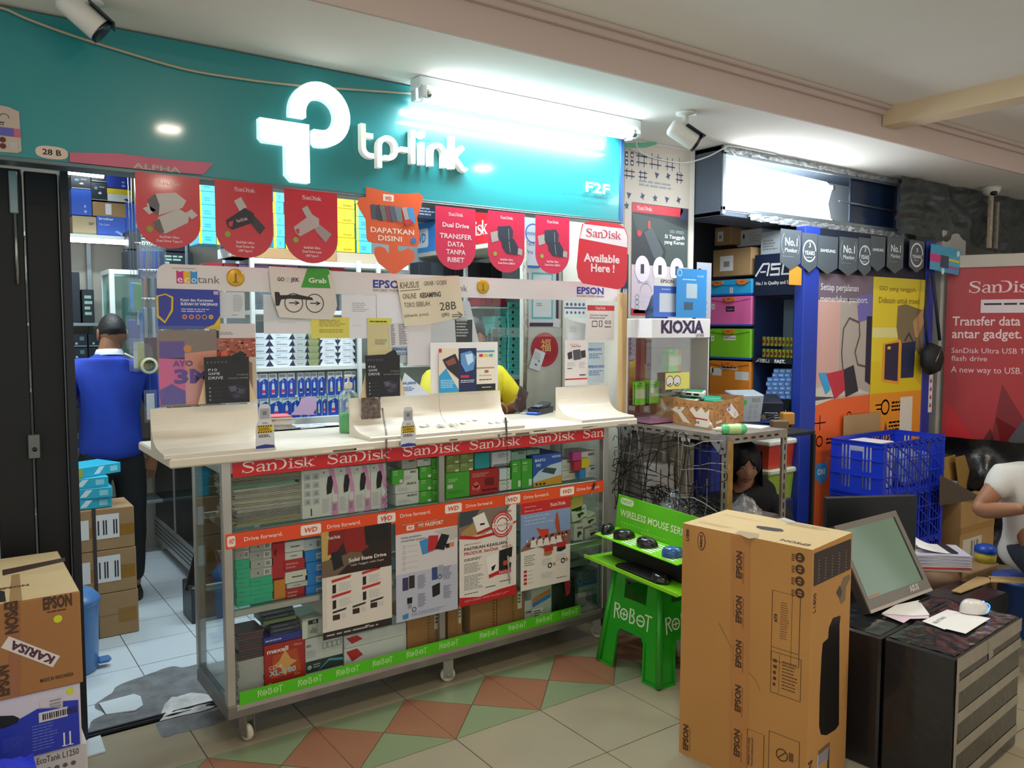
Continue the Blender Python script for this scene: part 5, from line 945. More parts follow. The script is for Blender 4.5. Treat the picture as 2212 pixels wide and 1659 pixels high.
for j in range(5): x=.50+j*.09;mm=M();mm.box(x,YS,.802,x+.08,YS+.2,1.06,C('2b3034',.5),.003);mm.T=FY(YS).m.copy();mm.rect(x+.01,.86,x+.07,.9,.0006,C('59646a'));mm.obj('toner_box',None,f'upright dark box behind the person in blue, {_N[j]} from the gate','box','upright dark boxes on the back shelf')
# glass cabinet with white frame at the end of the aisle
g=thing('glass_cabinet','small white-framed glass cabinet behind the person in blue','cabinet',(1.1,5.8,1.2));X0,X1_,Y0,Y1_,Z0,Z1_=.90,1.50,5.60,5.92,1.20,1.955
mm=M();t=.03
for x in (X0,X1_-t):
    for y in (Y0,Y1_-t): mm.box(x,y,Z0,x+t,y+t,Z1_-t,WF,.002)
for z in (Z0-.03,Z1_-t): mm.box(X0,Y0,z,X1_,Y0+t,z+t,WF,.002);mm.box(X0,Y1_-t,z,X1_,Y1_,z+t,WF,.002);mm.box(X0,Y0+t,z,X0+t,Y1_-t,z+t,WF,.002);mm.box(X1_-t,Y0+t,z,X1_,Y1_-t,z+t,WF,.002)
mm.box(X0+t,Y0+t,Z0-.02,X1_-t,Y1_-t,Z0-.01,WF)
mm.obj('frame',g)
for a in ((X0+.008,Y0+t,Z0,X0+.012,Y1_-t,Z1_-t),(X0+t,Y0+.008,Z0,X1_-t,Y0+.012,Z1_-t)): mm=M();mm.box(*a,GREENGLASS);mm.obj('glass_pane',g)
mm=M();mm.box(X0+t,Y0+t,1.56,X1_-t,Y1_-t,1.566,GREENGLASS);mm.obj('glass_shelf',g)
for i,(x,c_,r_) in enumerate(((1.0,'58707a',.03),(1.08,'46606a',-.05),(1.2,'6a8488',.04),(1.32,'3c545c',0))): mm=M();mm.T=Matrix.Translation((x,Y0+.1,1.568)) @ Matrix.Rotation(r_,4,'Y');mm.box(0,0,0,.07,.12,.22-.03*(i % 2),C(c_,.5),.004);mm.obj('boxed_item',None,f'{["first", "second", "third", "fourth"][i]} dim box inside the white-framed glass cabinet','box')
# aisle cabinet with glass front
g=thing('aisle_cabinet','long low glass cabinet with aluminium base along the aisle','cabinet',(1.4,5.6,0));AX=1.24
mm=M();mm.box(AX,4.98,.07,1.68,6.2,.24,ALU,.004)
for z in (.11,.14,.17,.20): mm.box(AX-.002,4.99,z,AX,6.19,z+.008,C('4c5054',.5,.5))
mm.obj('base',g)
mm=M()
for y in (4.98,5.57,6.17): mm.box(AX,y,.24,AX+.03,y+.03,1.14,ALU,.002)
mm.box(AX,4.98,1.12,1.68,6.2,1.15,C('b8bec0',.4,.3),.003);mm.box(1.65,4.98,.24,1.68,5.01,1.14,ALU)
mm.obj('frame',g)
DG=clear('dark_glass',(.25,.30,.36),.8,.25,(.015,.02,.03),.04)
for a in ((AX+.005,5.01,.24,AX+.01,5.57,1.12),(AX+.005,5.60,.24,AX+.01,6.17,1.12),(AX+.03,4.985,.24,1.65,4.99,1.12)): mm=M();mm.box(*a,DG);mm.obj('glass_pane',g)
mm=M();mm.box(AX+.02,5.02,.68,1.64,6.16,.69,GREENGLASS);mm.obj('glass_shelf',g)
for y in (5.1,6.1): mm=M();mm.lathe((AX+.04,y,.035),[(.006,-.012),(.034,-.012),(.034,.012),(.006,.012)],C('b8b4ac',.5),16,'x');mm.box(AX+.02,y-.02,.04,AX+.06,y+.02,.072,STEEL);mm.obj('caster',g)
for i in range(9):
    z=.70+.043*i;mm=M();mm.T=Matrix.Translation((AX+.04,5.2+.02*(i % 3),z));mm.box(0,0,0,.16,.42,.03,C('20262c',.4),.004)
    for k in range(10): mm.box(-.001,.02+k*.04,.008,0,.045+k*.04,.024,C('4c5a66',.5))
    mm.obj('keyboard',None,'dark keyboard stacked behind the aisle cabinet glass','keyboard','keyboards in the aisle cabinet')
# hanging packs
def pack(x,y,z,w_,h_,col_,ry,lab,grp,kind=0):
    mm=M();mm.T=Matrix.Translation((x,y,z)) @ Matrix.Rotation(ry,4,'Z')
    mm.grid(lambda a,b: ((a-.5)*w_,-.006*math.sin(a*PI)*math.sin(b*PI),-h_*b),4,5,FILM);mm.box(-w_*.3,.001,-h_*.92,w_*.3,.007,-h_*.12,C(col_,.4),.002);mm.cyl((0,.003,-.01),(0,.003,.016 if not kind else 2.632-z),.003 if not kind else .0012,m=STEEL,n=6)
    mm.obj('hanging_pack',None,lab,'pack',grp)
rn=random.Random(12)
def railrow(px0,px1,py,n,Y,h_,cols,lab,grp,w_=.045):
    a=on(1,Y,px0,py);b=on(1,Y,px1,py);mm=M();mm.cyl((a.x-.02,Y+.004,a.z+.014),(b.x+.03,Y+.004,b.z+.014),.003,m=STEEL,n=6);[mm.cyl((x,Y+.004,b.z+.014),(x,5.10,b.z+.014),.003,m=STEEL,n=6) for x in (b.x+.028,max(a.x+.05,1.27))];mm.obj('hanging_rail',None,'thin steel rail carrying '+lab+'s','rail')
    for i in range(n): t=(i+.5)/n;pack(a.x+(b.x-a.x)*t,Y-.004*(i % 2),a.z,w_*rn.uniform(.85,1.1),h_*rn.uniform(.9,1.08),rn.choice(cols),rn.uniform(-.35,.35),lab+', '+_N[i]+' from the aisle',grp)
railrow(300,352,530,10,5.0,.20,['2c4ca8','3456b4','26306c'],'blue clear-fronted pack hanging above the pens','blue hanging packs by the white header')
railrow(308,352,588,12,4.9,.24,['4a5560','8c98a4','3a4450','c0703a'],'dark slim pen pack hanging beside the header board','upper row of hanging pen packs',.03)
railrow(298,350,650,12,4.85,.30,['c8d4dc','a8b8c4','2a88d0','4c5660'],'pale slim pen pack hanging below the dark ones','lower row of hanging pen packs',.03)
for px,py,c_,l_ in ((290,610,'2490e0','bright blue pack hanging at the cabinet corner'),(297,612,'4a9a5c','green pack hanging beside the bright blue one'),(286,690,'2a4498','navy pack hanging over the head of the person in blue'),(293,700,'2a4498','second navy pack hanging by the head of the person in blue'),(326,728,'4a1524','maroon card with four white circles'),(312,740,'b8b040','olive yellow pack by the maroon card'),(303,738,'c8c8d0','white pack with a red top by the maroon card'),(325,850,'c8ccd4','silver bag at the end of the aisle cabinet')):
    c=on(1,4.8,px,py);pack(c.x,4.8,c.z+.02,.07 if 'maroon' not in l_ else .12,.18,c_,.1,l_,None,1)
c=on(1,4.78,322,790);mm=M();mm.lathe((c.x,c.y,c.z),[(.032,-.012),(.045,-.012),(.045,.012),(.032,.012),(.032,-.012)],C('d8d8a8',.5),24,'y');mm.cyl((c.x,c.y,c.z+.03),(c.x,c.y,2.632),.0012,m=STEEL,n=6);mm.obj('tape_roll',None,'cream roll of tape hanging at the aisle end','tape')
# pegboard-like grey rack that the packs hang before
mm=M();a=on(1,5.08,300,500);b=on(1,5.08,356,500);mm.box(max(a.x,1.25),5.10,1.151,b.x+.12,5.12,2.2,C('5c686e',.6));mm.obj('peg_panel',None,'grey panel standing on the aisle cabinet with hanging goods','panel')
# ------------------------------------------------------------------ stack of three cartons with reams, bin
g=None;xr_=.815;yc=4.52;zz=[0,on(1,yc,302,1270).z,on(1,yc,302,1178).z,on(1,yc,301,1090).z]
for i in range(3):
    mm=M();z0,z1=zz[i],zz[i+1];mm.box(.43+.01*i,yc,z0+.001,xr_-.004*i,yc+.26,z1-.001,CARD,.004);mm.T=FY(yc).m.copy()
    mm.rect(.44,z0+.07,.62,z1-.09,.0008,C('9a6c1c',.35));mm.rect(.72,z0+.07,xr_-.01,z1-.09,.0008,C('9a6c1c',.35));mm.rect(.45,(z0+z1)/2-.001,xr_-.01,(z0+z1)/2+.001,.001,CARDD)
    if i: mm.rect(.535,z0+.065,.595,z1-.05,.0014,PAPER);mm.rect(.625,z0+.06,.735,z1-.03,.0014,PAPER);[mm.rect(.635+k*.012,z0+.08,.642+k*.012,z1-.06,.0018,INK) for k in (0,2,3,6,7)]
    mm.obj('carton',None,['lowest brown carton with yellow tape in the aisle stack','middle brown carton with white labels in the aisle stack','topmost brown carton with white labels in the aisle stack'][i],'box')
mm=M();mm.box(.612,yc-.003,.002,.628,yc-.0012,zz[3]+.001,C('3a3432',.5));mm.box(.612,yc-.003,zz[3],.628,yc+.26,zz[3]+.0012,C('3a3432',.5));mm.obj('packing_strap',None,'dark strap tied around the three aisle cartons','strap')
z=zz[3]+.0015
for i,(dx,r_,dy) in enumerate(((0,.05,0),(.01,-.04,.0),(-.01,.02,.01),(.04,.42,.04))):
    mm=M();mm.T=Matrix.Translation((.555+dx,yc+.12+dy,z)) @ Matrix.Rotation(r_,4,'Z');mm.box(-.15,-.10,0,.15,.10,.052,C('2fb2cf',.4),.002);mm.T=mm.T @ Fr((0,-.1002,0),(1,0,0),(0,0,1)).m;mm.rect(-.149,.002,-.06,.05,.0005,C('a8a428' if i == 3 else '7c7040',.5));mm.poly([(.0,.01),(.03,.01),(.06,.045),(.03,.045)],.0006,C('d8eef4',.4));mm.rect(.09,.012,.13,.04,.0006,C('8fd8e8',.4))
    mm.obj('paper_ream',None,f'cyan ream pack, {["lowest", "second lowest", "third lowest", "topmost and turned askew"][i]} of the four on the aisle cartons','ream');z += .0528
c=on(2,0,190,1415);g=thing('pedal_bin','blue plastic pedal bin beside the folding gate','bin',(.455,4.17,0));BI=C('4a7ab4',.3,var=.05)
bc=(.455,4.17,0);H=on(1,4.17,205,1290).z;mm=M();mm.lathe(bc,[(0,0),(.108,0),(.115,.01),(.125,H-.01),(.125,H)],BI,32);mm.obj('bin_body',g)
mm=M();mm.lathe(bc,[(.128,H-.012),(.134,H),(.13,H+.012),(.10,H+.045),(.05,H+.062),(0,H+.066)],BI,32);mm.obj('lid',g);mm=M();mm.box(.455+.105,4.12,.02,.455+.165,4.17,.045,BI,.01);mm.obj('pedal',g)
c=on(2,0,436,1345);mm=M();mm.box(c.x-.05,c.y,0,c.x+.16,c.y+.2,.20,C('2c3238',.4),.006);g=thing('waste_box','dark grey waste box with a black bag next to the display counter','bin',(c.x,c.y,0));mm.obj('box_body',g);mm=M();mm.grid(lambda a,b: (c.x+.055+.115*math.cos(a*2*PI)*(1-.5*b),c.y+.10+.11*math.sin(a*2*PI)*(1-.5*b),.17+.2*b+.02*noise.noise((a*9,b*5,1))),24,8,C('0c0d10',.25));mm.obj('bag',g,'black plastic bag')
# ------------------------------------------------------------------ shelving behind the counter
YI=4.40
g=thing('display_shelf','white-edged shelving with ink and ribbon boxes behind the counter','shelf',(2,YI,0));zA=on(1,YI,640,791).z;zB_=on(1,YI,640,801).z;zC=on(1,YI,640,857).z;zD=on(1,YI,640,902).z
def board(z0,z1,xa=1.40,xb=2.74,m_=WF): mm=M();mm.box(xa,YI-.02,z0,xb,YI+.3,z1,m_,.003);mm.obj('shelf_board',g)
board(zB_,zA);board(zC-.006,zC-.001,m_=GREENGLASS);board(zD-.06,zD);zE=on(1,YI,600,560).z;board(zE-.03,zE,1.41,2.35)
zF=on(1,YI,600,670).z;board(zF-.025,zF,1.41,2.35)
for x in (1.385,on(1,YI,768,800).x,on(1,YI,808,565).x,2.735): mm=M();mm.box(x,YI-.045,.0,x+.022,YI-.021,zE+.01 if x > 1.5 else 2.5,WF,.002);mm.obj('upright',g)
board(zD-.14,zD-.08)
def dr(s,t): 
    s.p([(.0,.08),(.14,.5),(0,.95)] if t else [(.0,.08),(.0,.08),(.0,.95)],TON) if t else None;s.p([(1,.1),(.86,.9),(1,.9)],TON);s.rows(.3,.55,.8,.75,1,GREY);s.rows(.3,.25,.5,.4,1,LGREY)
for r_ in range(5):
    for j,(a,b,c_) in enumerate(((-150,108,'d4e0ea'),(112,352,'d8e4ee'),(355,505,'b4bec0'),(508,636,'8c9668'),(640,826,'d8e2ea'),(830,1012,'dce6ee'))):
        x0=on(1,YI,*qb(a,700)).x;x1=on(1,YI,*qb(b,700)).x;h_=(on(1,YI,*qb(500,762)).z-zA);z0=zA+.0005+r_*h_
        mm=M();mm.box(x0+.001,YI,z0,x1-.001,YI+.2,z0+h_-.001,C(c_,.5),.001);s=PS.__new__(PS);s.m=mm;mm.T=FY(YI).m.copy();s.u0=x0;s.v1=z0+h_;s.w=x1-x0;s.h=h_;s.z=.0006
        s.p([(.84,.92),(1,.1),(1,.92)] if j < 4 else [(.84,.08),(1,.9),(1,.08)],C('1d2440' if j != 3 else '3c4428',.5));s.p([(0,.1),(.16,.92),(0,.92)] if j < 4 else [(0,.08),(.16,.08),(0,.9)],C('1d2440',.5)) if j else None;s.rows(.3,.55,.82,.78,1,GREY);s.rows(.25,.2,.5,.36,1,LGREY)
        mm.obj('ribbon_box',None,f'pale ribbon box with dark triangle ends, {ORD[r_]} in {["the first", "the second", "the greyish", "the olive", "the fifth", "the last"][j]} column','box')
def dI(s,c2):
    s.p([(.0,.35),(.7,.2),(1,.3),(1,1),(0,1)],C('1c46b0',.5));s.r(.1,.05,.8,.16,C('9aa4b4'));s.p([(.36,.48),(.44,.4),(.56,.4),(.64,.48),(.68,.85),(.32,.85)],C('c8d4e4'),2);s.r(.34,.66,.66,.8,C(c2),3);s.d(.5,.32,.08,C('a8c0e8'),2,10)
for r_,(zb__,row) in enumerate(((zC,[(-90,-5),(0,92),(100,190),(208,292),(297,375),(405,470),(478,542),(548,612),(620,690),(722,796),(804,876),(900,980),(984,1022)]),(zD,[(-100,-10),(0,95),(110,236),(240,328),(332,420),(440,500),(520,590),(600,650),(660,706),(722,830),(836,872),(880,960)]))):
    for j,(a,b) in enumerate(row):
        x0=on(1,YI,*qb(a,1000)).x;x1=on(1,YI,*qb(b,1000)).x;h_=.135 if r_ == 0 else .125
        mm=M();mm.box(x0,YI,zb__+.0005,x1,YI+.05+.01*(j % 2),zb__+h_,C('cdd6e4' if 4 < j < 9 and r_ == 0 else 'dfe5ee',.5),.001);s=PS.__new__(PS);s.m=mm;mm.T=FY(YI).m.copy();s.u0=x0;s.v1=zb__+h_;s.w=x1-x0;s.h=h_;s.z=.0006
        dI(s,['c83058','d8b820','30302c','2a8ac0'][(0 if j < 5 else 2 if j < 9 else 1) if r_ == 0 else (0,3,0,0,3,2,3,1,0)[j % 9]]);mm.obj('ink_box',None,f'white and blue ink bottle box, {_N[j]} from the aisle in the {["upper", "lower"][r_]} ink row','box',f'{["upper", "lower"][r_]} row of ink bottle boxes')
mm=M(FY(YI-.05));P=[qb(*t) for t in ((330,1350),(420,1240),(440,1180),(520,1150),(605,1165),(600,1280),(570,1330),(600,1345))];fr=FY(YI-.05);mm.prism([fr.p(*t) for t in P],0,.001,C('d2aed6',.7));mm.obj('pink_form',None,'pink continuous form hanging before the lower ink boxes','paper')
# high boxes over that shelf
qz=lambda x,y: (x,y)
for j,(a,b,t,st,n,mt,l_) in enumerate(((430,467,520,27,5,CYN,'cyan box in the column right of the first red flag'),(468,560,528,27,5,CYN,'cyan box in the column behind the second red flag'),(592,616,533,25,6,CYN,'cyan box with a yellow edge left of the third red flag'),(617,726,535,27,5,CYN,'cyan box in the column behind the third red flag'),(728,768,540,33,4,YEL,'yellow box in the column left of the orange flag'),(770,802,543,28,5,CYN,'cyan box in the column touching the orange flag'))):
    x0=on(1,YI,a,t).x;x1=on(1,YI,b,t).x
    zt_=zE;hh=on(1,YI,600,500).z-on(1,YI,600,500+st).z;xb=zE+.06
    for i in range(n):
        z0=xb+i*hh;mm=M();dx=rn.uniform(-.004,.004);mm.box(x0+dx,YI,z0+.0005,x1+dx-.001,YI+.2,z0+hh-.001,mt,.0015);mm.T=FY(YI).m.copy();
        if mt is CYN: mm.rect(x0+dx,z0,x0+.014+dx,z0+hh*.98,.0006,YEL);mm.rows(x0+.03,z0+hh*.25,x1-.02,z0+hh*.6,2,.0008,C('2c94b4'))
        else: mm.rows(x0+.04,z0+hh*.1,x1-.01,z0+hh*.3,1,.0008,C('a89418'))
        mm.obj('paper_box' if mt is CYN else 'yellow_box',None,l_+f', {ORD[i]}','box')
mm=M();x0=on(1,YI,500,560).x;x1=on(1,YI,725,560).x;mm.box(x0,YI-.015,zE+.001,x1,YI+.24,zE+.058,CARD,.003);mm.obj('carton',None,'long flat cardboard strip under the cyan and yellow boxes','box')
mm=M();mm.box(1.415,YI+.001,zE+.001,x0-.005,YI+.24,zE+.055,WF,.003);mm.obj('carton',None,'low white carton under the first cyan columns','box');mm=M();mm.box(x1+.005,YI,zE+.001,2.2,YI+.24,zE+.058,C('b8a890',.7),.003);mm.obj('carton',None,'low beige carton under the column touching the orange flag','box')
rn=random.Random(3)
for j in range(9):
    x0=on(1,YI,452+j*33,565).x;x1=on(1,YI,452+(j+1)*33-2,565).x;c_=['8c1c2c','701828','7c5c8c','80608c','9c1c34','8c4c7c','3c4048','4c5058','a01c2c'][j]
    mm=M();mm.box(x0,YI+.02,zE-.108,x1,YI+.2,zE-.032,C(c_,.45),.002);mm.T=FY(YI+.02).m.copy();mm.rows(x0+.01,zE-.07,x1-.01,zE-.05,1,.0008,C('d8b0b8'));mm.obj('ink_carton',None,f'{["first", "second", "third", "fourth", "fifth", "sixth", "seventh", "eighth", "ninth"][j]} in the row of red and purple ink cartons under the cardboard strip','box')
for j in range(8):
    x0=1.42+j*.125;mm=M();mm.grid(lambda a,b,x0=x0: (x0+.11*a,YI+.03-.02*math.sin(a*PI)*math.sin(b*PI)+.01*noise.noise((a*4,b*4,x0*9)),zF+.001+(zE-.135-zF)*b),6,6,FILM if j % 2 else C('5c6c78',.35,var=.5,sc=30));mm.obj('plastic_bag',None,f'stuffed plastic bag behind the taped papers, {_N[j]} from the aisle','bag','plastic bags on the inner shelf')
board(zE-.12,zE-.109,1.25,2.33)
# right part: magenta and teal boxes
for i in range(4): a=on(1,YI,1036+i*15,660);mm=M();mm.box(a.x,YI,a.z,a.x+.045,YI+.12,a.z+.14,C('b02040' if i % 2 else 'c02848',.4),.002);mm.T=FY(YI).m.copy();mm.rect(a.x+.01,a.z+.05,a.x+.035,a.z+.08,.0006,C('5c1020'));mm.obj('magenta_box',None,f'magenta box, {["first", "second", "third", "fourth"][i]} of four under the header board','box')
a=on(1,YI,1036,662);mm=M();mm.box(a.x-.02,YI-.01,a.z-.012,a.x+.45,YI+.15,a.z-.001,WF);mm.obj('glass_shelf',None,'thin white shelf carrying the magenta boxes','shelf')
TL=C('66d4cc',.4);a0=on(1,YI,1066,812);mm=M();mm.box(a0.x-.1,YI-.02,a0.z-.03,a0.x+.35,YI+.2,a0.z-.001,WF,.003);mm.obj('shelf_board',None,'white board carrying the teal box towers','shelf')
for j,(a,b,n) in enumerate(((1070,1094,9),(1096,1122,11))):
    x0=on(1,YI,a,800).x;x1=on(1,YI,b,800).x;h_=on(1,YI,a,790).z-on(1,YI,a,804).z+.0
    for i in range(n): z0=a0.z+i*(h_+.001);dx=random.uniform(-.008,.008);mm=M();mm.box(x0+dx,YI-.01*j,z0,x1+dx-.002,YI+.15,z0+h_,TL,.001);mm.T=FY(YI-.01*j).m.copy();mm.rect(x0+dx+.028,z0+h_*.3,x0+dx+.045,z0+h_*.7,.0006,C('18342c'));mm.rect(x0+dx+.004,z0+.004,x1+dx-.006,z0+.008,.0006,C('7cd8d0'));mm.obj('teal_carton',None,f'teal small carton, {_N[i]} from the bottom of the {["lower tower by the paper", "tower touching the pillar"][j]}','box',['left tower of teal cartons','right tower of teal cartons'][j])
rn=random.Random(20)
for i in range(7): a=on(1,YI,1000+i*11,700+rn.random()*30);pack(a.x,YI-.02,a.z,.06,.18,'3c4248',rn.uniform(-.3,.3),f'dark clear-fronted pack, {_N[i]} of those hanging beside the teal cartons','dark packs hanging under the magenta boxes')
# header sign of the inner cabinet, running into the shop
HX=2.6;fh=FX(HX);g=thing('inner_header_sign','blue and red printed cabinet header running into the shop behind the flags','sign',(HX,4.3,2.1))
p=[fh.p(*t) for t in ((893,500),(1056,458),(1056,534),(893,582))];ua=-4.80;ub=-3.86;za,zb2=2.08,2.27
mm=M(fh);mm.box(ua,za-.03,-.12,ub,zb2+.03,0,C('c9c6b4',.5),.004);mm.obj('housing',g)
mm=M(fh);mm.box(ua+.03,za,.0,ua+.50,zb2,.002,C('3a8ad8',.4));mm.box(ua+.50,za,0,ub-.01,zb2,.002,C('c8202c',.4));q_=[fh.p(x_,520)[0] for x_ in (896,926,984,1053)];mm.wd(q_[0],za+.03,.12,.003,PAPER,C('3a8ad8',.4),q_[1]-q_[0]);mm.sandisk(q_[2],za+.05,.085,.003,PAPER,q_[3]-q_[2]);mm.obj('print',g)
mm=M();mm.box(HX+.12,3.9,2.05,3.0,4.7,2.12,C('cfd6c8',.6));mm.obj('cabinet_top',None,'pale cabinet top behind the flags','panel')
for i in range(7): a=on(1,4.5,905+i*26,590);mm=M();mm.box(a.x,4.5,a.z-.06,a.x+.09,4.62,a.z+.07,C(['2b3038','3a4048','22262c'][i % 3],.4),.003);mm.obj('dark_box',None,f'dark boxed accessory, {_N[i]} from the aisle under the inner header sign','box','dark boxes under the inner header sign')
a=on(1,4.45,895,478);mm=M();mm.box(a.x,4.45,a.z+.02,a.x+.17,4.6,a.z+.13,C('1e2c4c',.4),.003);mm.T=FY(4.45).m.copy();mm.rows(a.x+.01,a.z+.04,a.x+.15,a.z+.11,4,.0008,C('a8b8d0'));mm.obj('navy_box',None,'navy box with pale print between the orange and magenta flags','box')
# on the pillar
YP=3.797;s=poster('',1133,1207,568,705,C('3c2c48',.5),YP);s.r(.1,.06,.92,.94,C('c4d4da')).r(.2,.14,.82,.88,C('5ab4b8'),2).r(.24,.17,.78,.85,C('d2dde2'),3).rows(.34,.62,.5,.68,2,GREY,4);s.obj('certificate',None,'framed certificate with a teal border hanging on the pillar','frame')
for px,py in ((1137,578),(1137,695),(1203,697)): a=on(1,YP-.002,px,py);mm=M(FY(YP-.002));mm.prism([(a.x-.03,a.z-.025),(a.x+.02,a.z-.03),(a.x+.028,a.z+.02),(a.x-.025,a.z+.028)],0,.0006,C('d8d6e0',.6));mm.obj('tape_patch',None,'white tape patch at a corner of the framed certificate','tape','tape patches on the certificate')
a=on(1,YP-.004,1177,755);mm=M(FY(YP-.004));R_=.098
mm.prism([(a.x+(R_+.003*(i % 2))*math.cos(i*2*PI/72),a.z+(R_+.003*(i % 2))*math.sin(i*2*PI/72)) for i in range(72)],0,.003,C('a8182c',.5));mm.ring(a.x,a.z,R_*.9,.002,.0034,C('c8485c',.5));mm.text('福',a.x+.004,a.z-.005,.055,.0036,C('d8b070',.4),al='c',wd=.075,bold=.01);mm.rows(a.x-.04,a.z-.05,a.x+.05,a.z-.03,2,.0034,C('6c1424'));mm.obj('paper_disc',None,'round red paper charm with a gold character on the pillar','decoration')
a=on(1,YP-.01,1160,778);mm=M(Fr((a.x,YP-.01,a.z),(1,0,-.35),(.35,0,1)));mm.prism([(-.042,-.06),(.04,-.055),(.045,.06),(-.036,.062)],0,.0006,C('cfd8e2',.6));mm.rows(-.03,.0,.03,.045,4,.001,LGREY);mm.poly([(-.01,-.03),(0,-.02),(.012,-.034)],.001,INK);mm.poly([(.01,.0),(.02,.006),(.014,-.012)],.001,INK);mm.obj('paper_note',None,'tilted torn white note hanging over the red paper charm','note')
mm=M();mm.tube([(2.79,3.795,2.1),(2.80,3.79,1.6),(2.785,3.792,1.12)],.012,C('8c8578',.7,var=.4,sc=40),6);mm.obj('pipe',None,'dirty grey pipe running down the pillar edge','pipe')
# bright banner between pillar and column
YBN=3.85;s=poster('',1162-30,1162+2,470,578,C('d3dcea',.5),3.79)
s.o(.6,.3,.5,.06,C('3a6ac0'),1,1,5).t('intel',.15,.34,.09,C('3a6ac0'),w=.7).t('Tech',.1,.55,.09,C('3a5a9c'),w=.6).t('Pro',.1,.72,.09,C('3a5a9c'),w=.5).r(0,.95,1,1,C('2a6ac0'),2);s.obj('banner',None,'white banner with blue ring mark and words on the pillar between flags','banner')
mm=M();mm.box(3.07,3.90,0,3.4,3.92,2.6,C('cfd8e4',.5));mm.obj('trim_4',kind='structure')
mm=M();mm.box(2.966,3.16,1.14,3.0,3.2,1.78,C('c09c6c',.6),.003);mm.obj('wooden_batten',None,'narrow wooden batten at the end of the acrylic screen','batten')
# ================================================================== THE COLUMN AND THE SECOND SHOP
YCm=3.298;fcm=FY(YCm)
s=poster('',1346,1492,300,700,C('b9ab9e',.6),YCm);q7=lambda x,y: (1310+x/4.147,260+y/4.147)
NV=C('2c3c58',.6);mm=s.m;z_=.0012
def pp(x,y): return fcm.p(*q7(x,y))
for (x,y,w_,h_) in ((265,300,100,110),(382,310,110,120),(525,345,90,100),(160,440,92,80),(288,455,75,75),(620,470,66,90)):
    a=pp(x,y+h_);b=pp(x+w_,y);W_,H_=b[0]-a[0],b[1]-a[1]
    for k in (.22,.72): mm.rib([(a[0]+W_*k,a[1]),(a[0]+W_*k,b[1])],.005,z_,NV)
    for k in (.3,.75): mm.rib([(a[0],a[1]+H_*k),(b[0],a[1]+H_*k)],.007,z_,NV)
for (x,y) in ((180,305),(228,310),(180,375),(228,380)): a=pp(x,y);mm.rect(a[0]-.011,a[1]-.016,a[0]+.011,a[1]+.016,z_,NV);mm.disc(a[0],a[1]-.002,.007,z_+.0005,PAPER2,10)
for i,(x,y) in enumerate(((200,668),(322,680),(435,698),(540,708),(645,715),(180,765),(450,490),(552,500))):
    a=pp(x,y);R_=.021;mm.poly([(a[0]+R_*(1 if k % 2 == 0 else .45)*math.cos(k*PI/(3+i % 3)+.4),a[1]+R_*1.1*(1 if k % 2 == 0 else .5)*math.sin(k*PI/(3+i % 3)+.4)) for k in range(2*(3+i % 3))],z_,NV)
for (y0,y1) in ((300,520),): a=pp(650,335);b=pp(655,520);mm.rib([a,b],.003,z_,NV)
a=pp(290,590);b=pp(640,575);mm.rows(a[0],a[1],b[0],b[1],2,z_,GREY)
a=pp(140,150);b=pp(470,190);mm.poly([pp(140,205),pp(145,235),pp(230,250),pp(350,245),pp(450,215),pp(450,195)],z_,C('5c9c7c',.6))
s.obj('poster',None,'tall worn poster of wall mounts covering the column','poster')
s=poster('',1363,1487,436,680,C('c8b4ba',.5),YCm-.003)
s.r(.0,.0,1,.55,C('23262a')).p([(0,.005),(.88,.005),(.9,.03),(.84,.085),(0,.085)],C('c41e30'),2).sd(.08,.062,.036,FT,w=.26,l=3).p([(.86,0),(1,0),(1,.11),(.84,.10)],C('2a3048'),2).p([(.0,.1),(.5,.12),(1,.2),(1,.55),(.55,.55),(.6,.4),(.3,.2),(.1,.3)],C('3a4440'),2).p([(.2,.26),(.34,.2),(.55,.42),(.5,.5),(.38,.48)],C('4a5054'),3).r(.27,.15,.31,.22,C('c84040'),4)
s.d(.12,.27,.04,C('c42038'),4).t('SSD SPEED.',.93,.24,.026,C('a8b0b4'),al='r',w=.27,l=4).t('Si Tangguh',.93,.29,.032,C('dce0e4'),al='r',w=.36,b=.02,l=4).t('yang Keren',.93,.34,.032,C('dce0e4'),al='r',w=.37,b=.02,l=4)
for x in (.18,.49,.80): s.m.disc(*s.c(x,.585),.128*s.w,s.L(5),C('dccdd4'),24,ry=.165*s.w);a=s.c(x,.585);s.m.prism([(a[0]-.013,a[1]-.026),(a[0]+.013,a[1]-.026),(a[0]+.013,a[1]+.026),(a[0]-.013,a[1]+.026)],s.L(6),s.L(6)+.0006,C('34343c'))
s.rows(.1,.69,.4,.72,2,GREY).o(.25,.79,.1,.01,GREY,1,0,PI)
for i in range(3): s.o(.1,.84+i*.045,.03,.012,GREY).rows(.2,.83+i*.045,.4,.845+i*.045,1,LGREY)
s.r(.04,.955-.0,.3,.985,C('3a3438')).p([(0,.94),(.6,1),(0,1)],C('b82030'),1);s.obj('poster',None,'red-topped solid state drive poster on the column reading Si Tangguh yang Keren','poster')
s=poster('',1342,1358,548,735,C('1d2440',.5),YCm-.006);s.t('AN',.1,.46,.06,C('c8ccd8'),w=.7,b=.03).r(.4,.02,.6,.08,C('c8ccd8'));s.obj('poster',None,'narrow navy poster edge reading AN beside the second poster','poster')
s=poster('',1503,1537,566,700,C('a8a8b4',.5),3.295);s.r(.1,.1,.3,.2,INK).rows(.1,.3,.9,.9,6,GREY);s.obj('poster',None,'pale grey leaflet taped to the dark frame by the column','poster')
